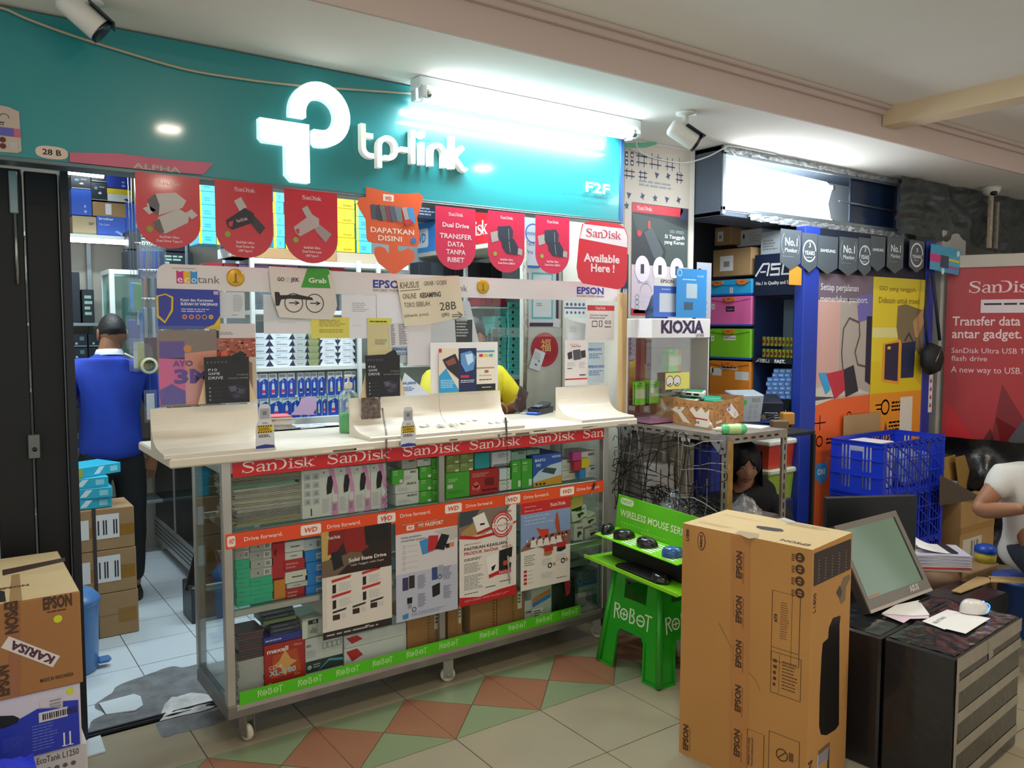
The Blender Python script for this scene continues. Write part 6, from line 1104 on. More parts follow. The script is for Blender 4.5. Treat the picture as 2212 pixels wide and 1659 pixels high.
# the sign box above the second shop
NAVY=C('16233e',.5,var=.2,sc=4);GB_=C('5c6878',.5,.3,var=.15,sc=3)
g=thing('light_box','open sign box with glaring white light above the second shop','sign',(4.3,3.11,2.25));X0=3.664
mm=M();mm.box(X0,3.11,2.235,X0+.02,3.40,2.628,GB_);mm.box(X0,3.11,2.235,5.56,3.40,2.262,GB_,.003);mm.box(X0,3.11,2.60,5.56,3.40,2.628,GB_,.003);mm.box(X0+.02,3.38,2.262,5.56,3.40,2.60,C('dfe6ea',.5));mm.box(5.54,3.11,2.262,5.56,3.38,2.6,GB_);mm.obj('housing',g)
mm=M();
for z in (2.262,2.575): mm.box(X0,3.095,z,5.56,3.11,z+.025,C('9aa4ac',.3,.7),.003)
mm.box(X0,3.095,2.24,X0+.025,3.11,2.62,C('9aa4ac',.3,.7),.003);mm.obj('front_frame',g)
LB=C('fdfefe',.5,e=7);LB.node_tree.nodes['Principled BSDF'].inputs['Emission Color'].default_value=(.93,.98,1,1)
xe=on(1,3.15,1800,420).x;mm=M(FY(3.15));p=[fr_ for fr_ in [(X0+.03,2.29),(xe-.02,2.285),(xe-.06,2.40),(xe-.02,2.50),(xe-.08,2.535),(X0+.5,2.55),(X0+.03,2.57)]];mm.prism(p,0,.004,LB);mm.obj('diffuser',g,'glowing white diffuser broken off at its end')
for z in (2.30,2.52): mm=M();mm.cyl((X0+.2,3.20,z),(xe+.05,3.20,z),.014,m=LB);t=mm.obj('tube',g);mm=M();mm.box(xe+.05,3.185,z-.018,xe+.075,3.215,z+.018,STEEL,.003);mm.obj('lamp_holder',t)
mm=M();mm.box(xe+.16,3.13,2.262,5.54,3.14,2.6,C('1c2c48',.3,coat=.3));mm.tube([(xe+.02,3.118,2.42),(5.5,3.118,2.41)],.008,C('6c7480',.3,.6),8);mm.obj('blank_panel',g,'dark navy blank half of the box')
mm=M();mm.tube(cr([(X0+.05,3.09,2.60),(X0+.12,3.08,2.56),(X0+.25,3.085,2.53)],4),.004,WF,6);mm.obj('wire',g)
# frayed foil tape and black plastic over the box continuation
def crumple(name,lab,cat,p00,p10,p11,p01,mat,amp=.02,nu=40,nv=8,sd=1,fr=7,stretch=1):
    A,B,C_,D=map(Vector,(p00,p10,p11,p01));n_=(B-A).cross(D-A).normalized()
    mm=M();mm.grid(lambda u_,v_: (A.lerp(B,u_).lerp(D.lerp(C_,u_),v_)+n_*amp*noise.noise((u_*fr*stretch,v_*fr,sd)))[:],nu,nv,mat);return mm.obj(name,None,lab,cat)
SIL_F=C('c8ccd0',.25,.6,var=.5,sc=30,bump=.6);BPL=C('3a3f42',.32,var=.5,sc=8,bump=.8,bsc=14)
crumple('foil_tape','crumpled silver tape along the lower edge of the open sign box','tape',(3.9,3.085,2.222),(5.6,3.085,2.205),(5.6,3.09,2.262),(3.9,3.09,2.262),SIL_F,.03,90,6,2,16,2.5)
crumple('foil_tape','crumpled silver tape along the upper edge of the open sign box','tape',(X0,3.088,2.585),(5.5,3.088,2.59),(5.5,3.10,2.626),(X0,3.10,2.626),SIL_F,.012,90,5,5,16,2.5)
a=on(1,3.0,1945,395);b=on(1,3.0,2225,455);c=on(1,3.0,2225,560);d_=on(1,3.0,1938,500)
crumple('plastic_sheet','black wrinkled plastic sheet wrapped over the dead end of the sign','sheet',d_[:],c[:],(b.x,b.y,2.62),(a.x,a.y,2.62),BPL,.05,60,16,7,6,2)
mm=M();a=on(1,2.94,2140,450);mm.box(a.x-.02,2.93,2.2,a.x+.02,2.95,2.61,C('b9a894',.5,var=.3,sc=30));mm.box(a.x+.08,2.93,2.2,a.x+.12,2.945,2.55,C('8c8478',.5,var=.3,sc=30));mm.obj('tape_strips',None,'vertical brown tape strips over the black plastic sheet','tape')
mm=M();mm.tube(cr([(3.0,3.12,2.60),(3.2,3.27,2.55),(3.5,3.27,2.535),(3.60,3.17,2.56),(3.648,3.085,2.60),(3.72,3.078,2.62),(4.1,3.07,2.62)],5),.004,C('c8c8c4',.6),6);mm.obj('signal_cable',None,'thin white cable looping from the column to the open sign box','cable')
# cctv cameras
def bullet(x,y,z,az,el,lab,stem=.05,sc=1.0):
    g=thing('security_camera',lab,'camera',(x,y,z));WC=C('d9d6cf',.35)
    mm=M();mm.lathe((x,y,z),[(.0,-.001),(.042*sc,-.001),(.042*sc,-.012*sc),(.012*sc,-.018*sc),(.011*sc,-stem)],WC,24);mm.obj('bracket',g)
    T=Matrix.Translation((x,y,z-stem)) @ Matrix.Rotation(az,4,'Z') @ Matrix.Rotation(el,4,'X');mm=M();mm.T=T
    mm.lathe((0,-.06*sc,-.03*sc),[(.0,-.001),(.026*sc,0),(.034*sc,.008),(.036*sc,.02),(.036*sc,.12*sc),(.034*sc,.125*sc)][::1],WC,24,'y');mm.obj('camera_body',g)
    mm=M();mm.T=T;mm.lathe((0,.064*sc,-.03*sc),[(.036*sc,0),(.037*sc,.012*sc),(.03*sc,.012*sc),(0,.004)],C('16202c',.15),24,'y');mm.box(-.038*sc,-.01,.004*sc,.038*sc,.085*sc,.009*sc,C('1e2836',.3),.003);mm.obj('lens_hood',g,'dark lens end')
c=on(2,2.628,1482,243);bullet(c.x,c.y,2.63,-2.1,-.55,'white bullet security camera under the ceiling beside the column',.075,1.15)
c=on(1,2.93,205,20);bullet(c.x-.02,2.93,2.63,-1.75,-.7,'beige bullet security camera pointing down in front of the teal fascia',.02,1.1)
c=on(2,2.628,2141,404);g=thing('security_camera','small white dome security camera above the black plastic sheet','camera',tuple(c));mm=M();mm.lathe((c.x,c.y,2.63),[(0,-.001),(.065,-.001),(.065,-.02),(.055,-.045),(.04,-.06),(0,-.075)],C('cfccc4',.4),28);mm.obj('camera_body',g);mm=M();T=Matrix.Translation((c.x-.03,c.y-.035,2.63-.052));mm.T=T;mm.lathe((0,0,0),[(0,-.02),(.02,-.014),(.025,0),(.02,.01)],C('14181c',.1),16);mm.obj('lens',g)
# ------------------------------------------------------------------ kiosk cabinet with hooks
KX0,KX1,KY0,KY1=3.05,3.49,3.03,3.26;KZ=1.092;zh0=on(1,KY0,1425,731).z;zh1=on(1,KY0,1425,688).z
g=thing('hook_cabinet','white display cabinet with a header reading KIOXIA standing on the steel rack','cabinet',(3.25,3.15,KZ));WK=C('d8d0d0',.4)
mm=M();mm.box(KX0-.005,KY0-.005,zh0,KX1+.01,KY1,zh1,C('dcd6d8',.4),.004);mm.obj('header',g)
a=fK=FY(KY0-.0052);mm=M(a);u0,v0=a.p(1428,717);u1,_=a.p(1520,715);mm.text('KIOXIA',u0,v0-.004,.062,.0005,C('38244c',.5),wd=u1-u0,bold=.045);u2,v2=a.p(1520,728);mm.text('JAPAN',u2,v2,.02,.0005,INK,wd=.065,al='r');mm.obj('lettering',g,'dark purple header letters')
mm=M();mm.box(KX0-.008,KY1-.012,KZ,KX1+.01,KY1,zh0,C('8c1c5a',.3));mm.box(KX0-.008,KY1-.06,KZ,KX0+.0,KY1-.012,zh0,WK,.002);mm.box(KX1-.0,KY0,KZ,KX1+.01,KY1-.012,zh0,WK,.002);mm.box(KX0,KY0,KZ,KX1,KY1-.012,KZ+.02,C('a06c88',.3));mm.rect(0,0,0,0,0,WK) if 0 else None;mm.obj('cabinet_body',g)
mm=M();mm.box(3.22,KY1-.02,1.2,KX1-.001,KY1-.0125,zh0-.001,C('b99aa2',.4));mm.box(KX0,KY1-.02,KZ+.02,3.22,KY1-.0125,zh0-.001,C('9a1e58',.35));mm.box(3.22,KY1-.02,KZ+.02,KX1-.001,KY1-.0125,1.2,C('8c2c50',.35));mm.obj('back_panel',g,'magenta back panel fading to pink')
for a_ in ((KX0-.004,KY0,KZ+.02,KX0,KY1-.06,zh0),(KX0,KY0-.003,KZ+.02,KX1-.001,KY0,zh0)): mm=M();mm.box(*a_,GLASS);mm.obj('acrylic_pane',g)
GP=C('6cc22c',.4)
for (px,py,n,c_,l_) in ((1440,752,4,GP,'upper'),(1383,823,2,GP,'lower aisle side'),(1413,820,4,GP,'lower middle'),(1462,752,2,C('e07028',.4),'orange upper')):
    p=on(1,KY1-.12,px,py);mm=M();mm.tube([(p.x,KY1-.02,p.z),(p.x,KY0+.03,p.z),(p.x,KY0+.025,p.z+.012)],.0025,STEEL,6);mm.obj('hook',g)
    for i in range(n):
        y=KY1-.12+.018*(n-1-i)-.05*(l_ == 'upper');mm=M(FY(y));X_,Z_=p.x,p.z-.004;mm.prism([(X_-.036,Z_-.125),(X_+.036,Z_-.125),(X_+.036,Z_-.004),(X_+.03,Z_),(X_-.03,Z_),(X_-.036,Z_-.004)],0,.003,c_);mm.rect(X_-.032,Z_-.09,X_+.032,Z_-.04,.0035,C('c8c4a8',.3));mm.rows(X_-.03,Z_-.03,X_+.02,Z_-.015,1,.0035,C('3c7c1c'));mm.rect(X_-.01,Z_-.012,X_+.01,Z_-.006,.0036,C('2c4c14'))
        mm.obj('blister_pack',None,f'{"orange" if c_ is not GP else "green"} blister card on the {l_.replace("orange ", "")} hook of the white display cabinet','pack',f'{l_} hook of blister cards')
p=on(1,KY0-.06,1462,838);s=poster('',1437,1489,806,842,C('d8cf6a',.6),KY0-.03);s.o(.18,.5,.15,.02,INK).o(.48,.5,.15,.02,INK).d(.18,.5,.14,C('d8d0cc'),1).d(.48,.5,.14,C('d8d0cc'),1).ln([(.1,.75),(.22,.62),(.2,.72)],.02,INK,3).ln([(.4,.75),(.52,.62),(.5,.72)],.02,INK,3);s.obj('yellow_note',None,'yellow note with two ovals behind the patterned tray','note')
# cards on top of the header
def acard(xl,xr,yt,yb,c_,Y,lab,fn,lean=.1):
    s=poster('',xl,xr,yt,yb,C(c_,.3,coat=.3),Y);fn(s);return s.obj('code_card',None,lab,'card')
acard(1411,1469,598,684,'3a62b8',KY0+.02,'white-topped blue card reading EPSON standing on the white display cabinet',lambda s: (s.r(0,0,1,.22,C('d9d2d2')),s.t('EPSON',.26,.14,.085,INK,w=.5,b=.02),s.rows(.3,.28,.75,.32,1,C('b8c8e8')),s.r(.22,.40,.85,.88,C('c0c4d0')),s.ring if 0 else None))
acard(1460,1527,579,686,'2f86c8',KY0-.0,'plain blue card leaning beside the white-topped card',lambda s: (s.t('intel',.68,.16,.045,C('c0dcf0'),w=.2),s.o(.1,.09,.07,.015,C('c0dcf0')),s.rows(.2,.2,.8,.24,1,C('b8d8f0')),s.r(.32,.3,.68,.6,C('a8b8c4')),s.r(.25,.68,.55,.84,C('3c5468'))))
p=on(1,3.12,1400,688);mm=M();mm.grid(lambda u_,v_: (3.10+.17*u_,3.13-.06*math.sin(u_*PI)*math.cos(v_*PI/2)+.01*noise.noise((u_*5,v_*4,1)),zh1+.14*v_*(math.sin(.25+u_*2.6))+.001),16,10,C('3c4c68',.8,var=.4,sc=12));mm.obj('denim_cap',None,'crumpled dark blue denim cap on the white display cabinet','cap')
# ------------------------------------------------------------------ steel rack
RX0,RX1,RY0,RY1,RZ=3.05,3.505,2.515,3.27,1.085;RK=C('a09488',.45,.55,var=.3,sc=14);SL=C('1c1816',.8)
g=thing('steel_rack','grey slotted-steel rack with a cluttered top next to the counter','rack',(3.27,2.9,0))
def angle(nm,x,y,z0,z1,ax='z',sx=1,sy=1):
    mm=M();t=.003;w_=.038
    if ax == 'z':
        mm.box(x,y,z0,x+w_*sx,y+t*sy,z1,RK);mm.box(x,y+t*sy,z0,x+t*sx,y+w_*sy,z1,RK);k=z0+.03
        while k < z1-.03: mm.box(x+w_*sx*.35,y-.0004*sy,k,x+w_*sx*.6,y,k+.03,SL);mm.box(x-.0004*sx,y+w_*sy*.35,k,x,y+w_*sy*.6,k+.03,SL);k += .05
    return mm.obj('post',g)
angle('p',RX0,RY0,0,1.086,'z');angle('p',RX1,RY0,0,1.086,'z',-1);angle('p',RX0,RY1,0,1.086,'z',1,-1);angle('p',RX1,RY1,0,1.086,'z',-1,-1)
for z in (.18,.60,1.045):
    mm=M();mm.box(RX0+.004,RY0-.001,z,RX1-.004,RY0+.002,z+.04,RK);mm.box(RX0-.001,RY0+.004,z,RX0+.002,RY1-.004,z+.04,RK);mm.box(RX0+.004,RY1-.002,z,RX1-.004,RY1,z+.04,RK)
    k=RY0+.05
    while k < RY1-.06: mm.box(RX0-.0016,k,z+.014,RX0-.001,k+.035,z+.024,SL);k += .065
    k=RX0+.05
    while k < RX1-.05: mm.box(k,RY0-.0016,z+.014,k+.03,RY0-.001,z+.024,SL);k += .06
    mm.obj('rail',g);mm=M();mm.box(RX0+.003,RY0+.003,z+.036,RX1-.003,RY1-.003,z+.0405,C('8f857c',.5,.4,var=.2,sc=8));mm.obj('shelf_board',g)
for (x,y,sx,sy) in ((RX0-.002,RY0+.01,0,1),(RX0-.002,RY1-.10,0,1)): mm=M(FX(RX0-.002));u_=-(y+.045);mm.prism([(u_-.045,1.085),(u_+.045,1.085),(u_+.045,1.0),(u_+.01,.99),(u_-.045,1.04)],0,.002,C('a8a8a8',.35,.7));mm.disc(u_,1.05,.009,.003,BLACK,12);mm.disc(u_+.025,1.02,.007,.003,BLACK,12);mm.obj('gusset',g)
mm=M();mm.box(RX0-.003,RY0-.004,.62,RX0+.034,RY0-.002,1.06,C('a47c38',.4,var=.3,sc=30));mm.obj('brown_tape',g,'brown tape wound on the front post')
# tangle of black rods and ties across the side of the rack
rn=random.Random(31);mm=M()
for i in range(95):
    y0=rn.uniform(RY0+.03,RY1);z0=rn.uniform(.62,1.06);a_=rn.choice([0,0,PI/2,PI/2,rn.uniform(0,PI)])+rn.uniform(-.2,.2);l_=rn.uniform(.08,.22)
    P=[(RX0-rn.uniform(.012,.05),min(RY1+.0,max(RY0-.01,y0+math.cos(a_)*l_*t)),min(1.07,max(.60,z0+math.sin(a_)*l_*t+.02*rn.uniform(-1,1)))) for t in (-1,-.3,.3,1)]
    mm.tube(cr(P,3),rn.uniform(.0015,.003),C('1e1a1a',.4) if i % 6 else C('8f8a84',.4),5)
mm.obj('cable_ties',None,'tangle of black cable ties and wires across the rack side','wires',None,'stuff')
rn=random.Random(33);mm=M()
for i in range(30):
    y0=rn.uniform(RY0+.1,RY0+.55);P=[(RX0+rn.uniform(0,.1),y0+rn.uniform(-.1,.1),.645+rn.uniform(0,.12)) for t in range(4)];mm.tube(cr(P,4),.003,C('17151a',.35),5)
mm.obj('loose_cables',None,'loose black cables lying on the middle rack shelf','wires',None,'stuff')
def bx(name,lab,cat,x0,y0,z0,x1,y1,z1,mt,b=.003,rz=0,dec=None):
    mm=M();cx_,cy_=(x0+x1)/2,(y0+y1)/2;mm.T=Matrix.Translation((cx_,cy_,0)) @ Matrix.Rotation(rz,4,'Z');mm.box(x0-cx_,y0-cy_,z0,x1-cx_,y1-cy_,z1,mt,b)
    if dec: dec(mm,x0-cx_,y0-cy_,x1-cx_,y1-cy_)
    return mm.obj(name,None,lab,cat)
bx('white_carton','white carton on the rack shelf behind the cable tangle','box',3.14,3.05,.642,3.26,3.18,.86,C('c8bfb8',.6));bx('white_carton','grey panel carton at the back of the rack','box',3.10,3.18,.642,3.30,3.235,1.03,C('8c8680',.6));bx('cream_carton','cream carton wedged beside the blue one in the rack','box',3.31,3.0,.642,3.36,3.15,.97,C('b8a894',.6));bx('blue_carton','deep blue carton inside the rack','box',3.38,2.9,.642,3.46,3.05,.95,C('24349c',.5));bx('dark_device','black device lying on the rack shelf','device',3.2,2.68,.642,3.4,2.85,.73,C('16161a',.4),.01);bx('yellow_carton','small yellow and orange pack on the rack shelf','pack',3.12,2.56,.642,3.18,2.62,.67,C('d8b040',.5))
for i,(y,x) in enumerate(((2.88,3.1),(2.58,3.26))): mm=M();mm.grid(lambda u_,v_: (x+.10*math.cos(u_*2*PI)*math.sin(v_*PI/2+.05)*(1+.2*noise.noise((u_*6,v_*4,i))),y+.10*math.sin(u_*2*PI)*math.sin(v_*PI/2+.05)*(1+.2*noise.noise((u_*6,v_*5,i+4)))+0,.643+.12*(1-v_)*(1+.3*noise.noise((u_*8,v_*6,i+1)))),26,10,clear('bag_film',(.92,.94,.96),.5,.20,(.7,.74,.78),.1,.9));mm.obj('plastic_bag',None,['blue-tinted clear plastic bag behind the cable tangle','crumpled clear plastic bag at the front of the rack shelf'][i],'bag')
# patterned tray of network devices
P0=on(2,RZ,1542,930);P1=on(2,RZ,1417,907);P2=on(2,RZ,1606,911);P3=P0+(P1+P2-P0-P0)*.86;ht=.145
g=thing('patterned_tray','brown patterned cardboard tray full of network gadgets on the steel rack','tray',tuple(P0));BT2=C('b07c48',.7,var=.25,sc=25)
for a,b,nm in ((P1,P0,'front_wall'),(P0,P2,'side_wall'),(P2,P3,'side_wall'),(P3,P1,'back_wall')):
    d=(b-a);U_=d.normalized();fr=Fr(a,U_,(0,0,1));L_=d.length;mm=M(fr);h_=ht*(.93 if nm == 'back_wall' else 1);mm.prism([(0,.002),(L_,.002),(L_,h_*.97),(L_*.6,h_*.94),(L_*.3,h_*.97),(0,h_)],-.004,0,BT2)
    rn=random.Random(int(L_*1000))
    for i in range(int(70*L_/.3)): x=rn.uniform(.01,L_-.02);z=rn.uniform(.02,h_*.85);mm.rib([(x,z),(x+.006,z+rn.uniform(-.006,.006)),(x+.014,z+rn.uniform(-.006,.006))],.0018,.0004,C('5c3418'))
    if nm == 'front_wall':
        for pts in ([(.05,.9),(.12,.85),(.2,.5),(.16,.42),(.08,.62)],[(.28,.5),(.36,.62),(.52,.66),(.5,.55),(.46,.48),(.62,.1),(.5,.12),(.4,.4)],[(.6,.6),(.66,.72),(.72,.55),(.8,.75),(.86,.56),(.93,.72),(.92,.4),(.96,.2),(.9,.05),(.7,.05),(.72,.3)]): mm.poly([(x*L_,y*h_) for x,y in pts],.0008,C('d6c6b4',.6))
        mm.rect(.66*L_,.3*h_,.9*L_,.35*h_,.0012,C('a83428'));mm.text('JNE',.7*L_,.14*h_,.012,.0012,INK,wd=.035,bold=.03);mm.text('JNE',.4*L_,.56*h_,.01,.0012,INK,wd=.025,bold=.03)
    elif nm == 'side_wall' and a == P0:
        P=[(.45*L_,.72*h_),(.55*L_,.8*h_),(.78*L_,.42*h_),(.82*L_,.3*h_),(.7*L_,.22*h_),(.6*L_,.3*h_),(.38*L_,.62*h_)];mm.poly(P,.0008,C('d8cdc8',.5));mm.disc(.48*L_,.66*h_,.017,.0012,C('5c5490'));mm.disc(.48*L_,.66*h_,.009,.0016,C('c8c4d4'));mm.ring(.68*L_,.38*h_,.009,.002,.0014,INK);mm.rect(.05*L_,.2*h_,.25*L_,.3*h_,.0008,C('d0c4b8'))
    mm.obj(nm,g)
mm=M(Fr((P3+P0)/2,(P0-P1).normalized(),(P2-P0).normalized()));
Tm=Fr(tuple((P3+P0)/2),tuple((P0-P1).normalized()),tuple((P2-P0).normalized())).m
def gad(dx,dy,z,rz,rx,w_,d_,h_,c1,c2,lab,name='network_tester'):
    mm=M();mm.T=Tm @ Matrix.Translation((dx,dy,z)) @ Matrix.Rotation(rz,4,'Z') @ Matrix.Rotation(rx,4,'X');mm.box(-w_/2,-d_/2,0,w_/2,d_/2,h_,C(c1,.4),.005)
    if c2: mm.rect(-w_*.42,-d_*.4,w_*.42,d_*.4,h_+.0004,C(c2,.4));mm.box(-w_*.3,-d_/2-.0004,h_*.3,-w_*.05,-d_/2,h_*.75,BLACK);mm.box(w_*.05,-d_/2-.0004,h_*.3,w_*.3,-d_/2,h_*.75,BLACK)
    mm.obj(name,None,lab,'gadget')
gad(-.05,-.03,.17,.25,.15,.17,.075,.03,'d8d4cc','2f8a5c','white network tester with a green face on top of the tray');gad(-.09,-.06,.128,.0,.1,.20,.06,.026,'d6d2ca','2f8a5c','lower white network tester with a green face in the tray');gad(.08,0,.15,.5,.2,.15,.05,.022,'1f8a6c',None,'teal green boxed cable tester in the tray','cable_tester');gad(.12,-.03,.14,.2,.1,.14,.05,.02,'2c9a74',None,'second teal green cable tester by the grey box','cable_tester');gad(.05,.03,.13,-.3,.1,.16,.07,.02,'28507c',None,'dark blue pack in the tray','pack');gad(-.12,.03,.14,.2,.2,.15,.10,.05,'1b1e24',None,'black pouch sticking out of the tray','pouch');gad(0,.01,.05,0,0,.26,.15,.07,'3a3c40',None,'dark pack filling the bottom of the tray','pack')
c=on(2,1.093,1592,936);g=thing('soap_bottle','green pump bottle lying on its side on the steel rack','bottle',tuple(c));T=Matrix.Translation((c.x,c.y+.02,RZ+.026)) @ Matrix.Rotation(-.50,4,'Z') 
mm=M();mm.T=T;mm.lathe((0,0,0),[(0,-.06),(.022,-.058),(.025,-.05),(.025,.05),(.018,.06),(.008,.066),(0,.067)][::1],C('58c07c',.2,coat=.5),20,'x');mm.obj('bottle_body',g);mm=M();mm.T=T;mm.lathe((0,0,0),[(.0255,-.03),(.0255,.03)],C('b8d890',.4),20,'x');mm.obj('label',g);mm=M();mm.T=T @ Matrix.Rotation(PI,4,'Z');mm.lathe((0,0,0),[(.009,.06),(.012,.066),(.012,.085),(.006,.088),(.005,.11)],WHITE,14,'x');mm.tube([(.105,0,0),(.112,0,.02),(.118,0,.032)],.005,WHITE,8);mm.obj('pump',g)
bx('paper_form','white papers with a red pen on the rack behind the lying bottle','paper',3.36,2.6,RZ+.001,3.48,2.78,RZ+.006,PAPER,0,.3)
# ------------------------------------------------------------------ desk, drawers, glass cabinet facing the aisle
DX=4.25;fd=FX(DX)
mm=M();mm.box(4.26,3.01,0,4.9,3.88,1.0,C('16161a',.6));mm.box(4.2,3.01,1.0,4.9,3.88,1.02,C('1c1c20',.5),.003);mm.obj('back_desk',None,'black desk under the coloured drawers of the second shop','desk')
def onD(x,y): return fd.p(x,y)
g=thing('drawer_tower','tower of blue, pink, green and orange plastic drawers','drawers',(DX+.2,3.5,1.02));OR=C('e07828',.4)
ul=onD(1533,700)[0];ur=onD(1623,700)[0]
for i,(y0,y1,c_,l_) in enumerate(((780,845,'dc8428','orange'),(710,775,'7cc428','green'),(640,704,'e86aa8','pink'),(604,638,'30a8e0','blue'))):
    z0=onD(1578,y1)[1] if i else 1.022;z1=onD(1578,y0)[1];mt=C(c_,.4)
    mm=M();mm.box(DX,-ur+.0,z0,DX+.40,-ul,z1,mt,.008);d=mm.obj('drawer',g,l_+' drawer');mm=M(fd);w_=ur-ul;cx_=(ul+ur)/2
    mm.prism([(ul+.01,z1-.004),(ur-.01,z1-.004),(ur-.01,z1-.018),(cx_+.05,z1-.035),(cx_-.05,z1-.035),(ul+.01,z1-.018)],0,.006,mt);mm.obj('drawer_rim',d)
    for cc in ([cx_] if i != 3 else [ul+.07,ur-.07]): mm=M(fd);mm.prism([(cc-.045,z1-.006),(cc+.045,z1-.006),(cc+.04,z1-.025),(cc+.02,z1-.036),(cc-.02,z1-.036),(cc-.04,z1-.025)],.006,.016,OR);mm.rect(cc-.014,z1-.022,cc+.014,z1-.014,.0165,C('a84c14'));mm.obj('handle',d,'orange handle')
    mm=M(fd);n='5432'[i];a=(ul+.02,z1-.075 if i != 3 else z1-.07) if i != 3 else (cx_+.0,z1-.08);mm.rect(a[0]-.006,a[1]-.008,a[0]+.02,a[1]+.028,.0012,PAPER);mm.text(n,a[0]+.001,a[1],.02,.0018,INK,wd=.012)
    if i == 1: mm.rect(cx_-.05,z1-.075,cx_+.05,z1-.045,.0012,PAPER);mm.text('Kabel Laptop',cx_,z1-.066,.013,.0018,INK,wd=.09,al='c')
    if i == 2: mm.rect(cx_-.035,z1-.10,cx_+.035,z1-.065,.0012,C('3a1c34'));mm.text('Conmet',cx_,z1-.09,.013,.0018,C('c8a8b8'),wd=.05,al='c')
    if i == 0: mm.rect(cx_-.07,z1-.055,cx_+.07,z1-.03,.0012,PAPER);mm.rows(cx_-.065,z1-.052,cx_+.065,z1-.033,1,.0018,INK);mm.rect(ul+.03,z1-.10,ul+.11,z1-.05,.0012,PAPER2);mm.rect(ur-.12,z1-.12,ur-.01,z1-.065,.0012,PAPER2)
    mm.obj('label_stickers',d);mm=M();mm.box(DX-.001,-ur,z0-.002,DX+.4,-ul,z0+.012,C('2058b8',.4),.002);mm.obj('drawer_base',d) if i else None
def boxD(name,lab,xl,xr,yt,yb,dep,mt,dec=None,X=DX):
    f=FX(X);a=f.p(xl,yb);b=f.p(xr,yt);mm=M();mm.box(X,-b[0],a[1],X+dep,-a[0],b[1],mt,.004);mm.T=f.m.copy()
    if dec: dec(mm,a[0],a[1],b[0],b[1])
    return mm.obj(name,None,lab,'box')
def dq(mm,u0,v0,u1,v1): mm.rect(u0+(u1-u0)*.2,v0+(v1-v0)*.2,u0+(u1-u0)*.55,v0+(v1-v0)*.75,.0006,PAPER);mm.rect(u0+(u1-u0)*.3,v0+(v1-v0)*.35,u0+(u1-u0)*.45,v0+(v1-v0)*.55,.0012,GREY)
boxD('carton','large brown carton on top of the coloured drawers',1539,1623,533,599,.35,CARD,dq);boxD('carton','small brown carton on the large one above the coloured drawers',1543,1579,488,531,.3,CARD,dq)
boxD('printer_carton','white printer carton with a dark slot behind the sign box',1591,1645,492,534,.25,C('c8d0d4',.5),lambda mm,a,b,c,d: (mm.rect(a+.05,b+.05,a+.065,d-.03,.0006,INK),mm.rows(a+.1,b+.02,c-.01,d-.02,4,.0006,LGREY)),X=DX+.1);boxD('printer_carton','pale grey printer carton beside the first dark flag',1642,1690,496,560,.25,C('b8c0c4',.5),lambda mm,a,b,c,d: mm.rows(a+.02,b+.05,c-.03,b+.12,4,.0006,GREY),X=DX+.05)
g=thing('parts_cabinet','navy glass-fronted cabinet with a header beginning with ASU','cabinet',(DX+.2,3.1,1.0));ul2=ur+.014;ur2=-3.01;zt2=onD(1680,547)[1];zh=onD(1680,638)[1]
mm=M();mm.box(DX,-ur2,zh,DX+.04,-ul2,zt2,NAVY,.003);mm.T=fd.m.copy();a=onD(1632,599);b=onD(1708,599)
def asus(mm,x,z,h_,w_,ink,lay=.0006):
    t=h_*.16;P=lambda q: [(x+i*w_,z+j*h_) for i,j in q]
    mm.rib(P([(0,0),(.22,1),(.40,1)]),t,lay,ink);mm.rib(P([(.14,.35),(.30,.35)]),t*.8,lay,ink);mm.rib(P([(.34,0),(.40,1)]),t,lay,ink)
    mm.rib(P([(.72,.92),(.46,.92),(.46,.55),(.68,.55),(.68,.08),(.42,.08)]),t,lay,ink);mm.rib(P([(.80,1),(.76,.08),(.98,.08),(1,1)]),t,lay,ink)
asus(mm,a[0],a[1]+.004,.075,b[0]-a[0],PAPER);a=onD(1633,616);b=onD(1703,615);mm.text('No.1 in Quality and S',a[0],a[1],.020,.0006,PAPER,wd=b[0]-a[0],bold=.03);mm.obj('header',g)
mm=M();mm.box(DX+.32,-ur2,1.02,DX+.34,-ul2,zh,C('3c444c',.5));mm.box(DX+.02,-ul2,1.02,DX+.34,-ul2+.006,zh,C('2a3c68',.4));mm.box(DX,-ur2,1.02,DX+.02,-ur2+.02,zh,NAVY);zf_=onD(1690,786)[1];zf1=onD(1690,774)[1];mm.box(DX,-ur2,zf_,DX+.3,-ul2,zf1,C('1c2028',.4),.002);mm.box(DX+.2,-ur2,1.45,DX+.31,-ul2-.08,zh-.02,C('8c918c',.5));mm.T=fd.m.copy();a=onD(1633,782);asus(mm,a[0],a[1],.02,.10,PAPER,.0008);mm.text('FAST.',a[0]+.14,a[1],.02,.0008,PAPER,wd=.08,bold=.04);mm.obj('cabinet_body',g)
mm=M();mm.box(DX+.001,-ur2+.02,zf1,DX+.005,-ul2,zh,clear('dim_glass',(.8,.86,.92),.3));mm.obj('glass_door',g)
BY_=C('d8c830',.4)
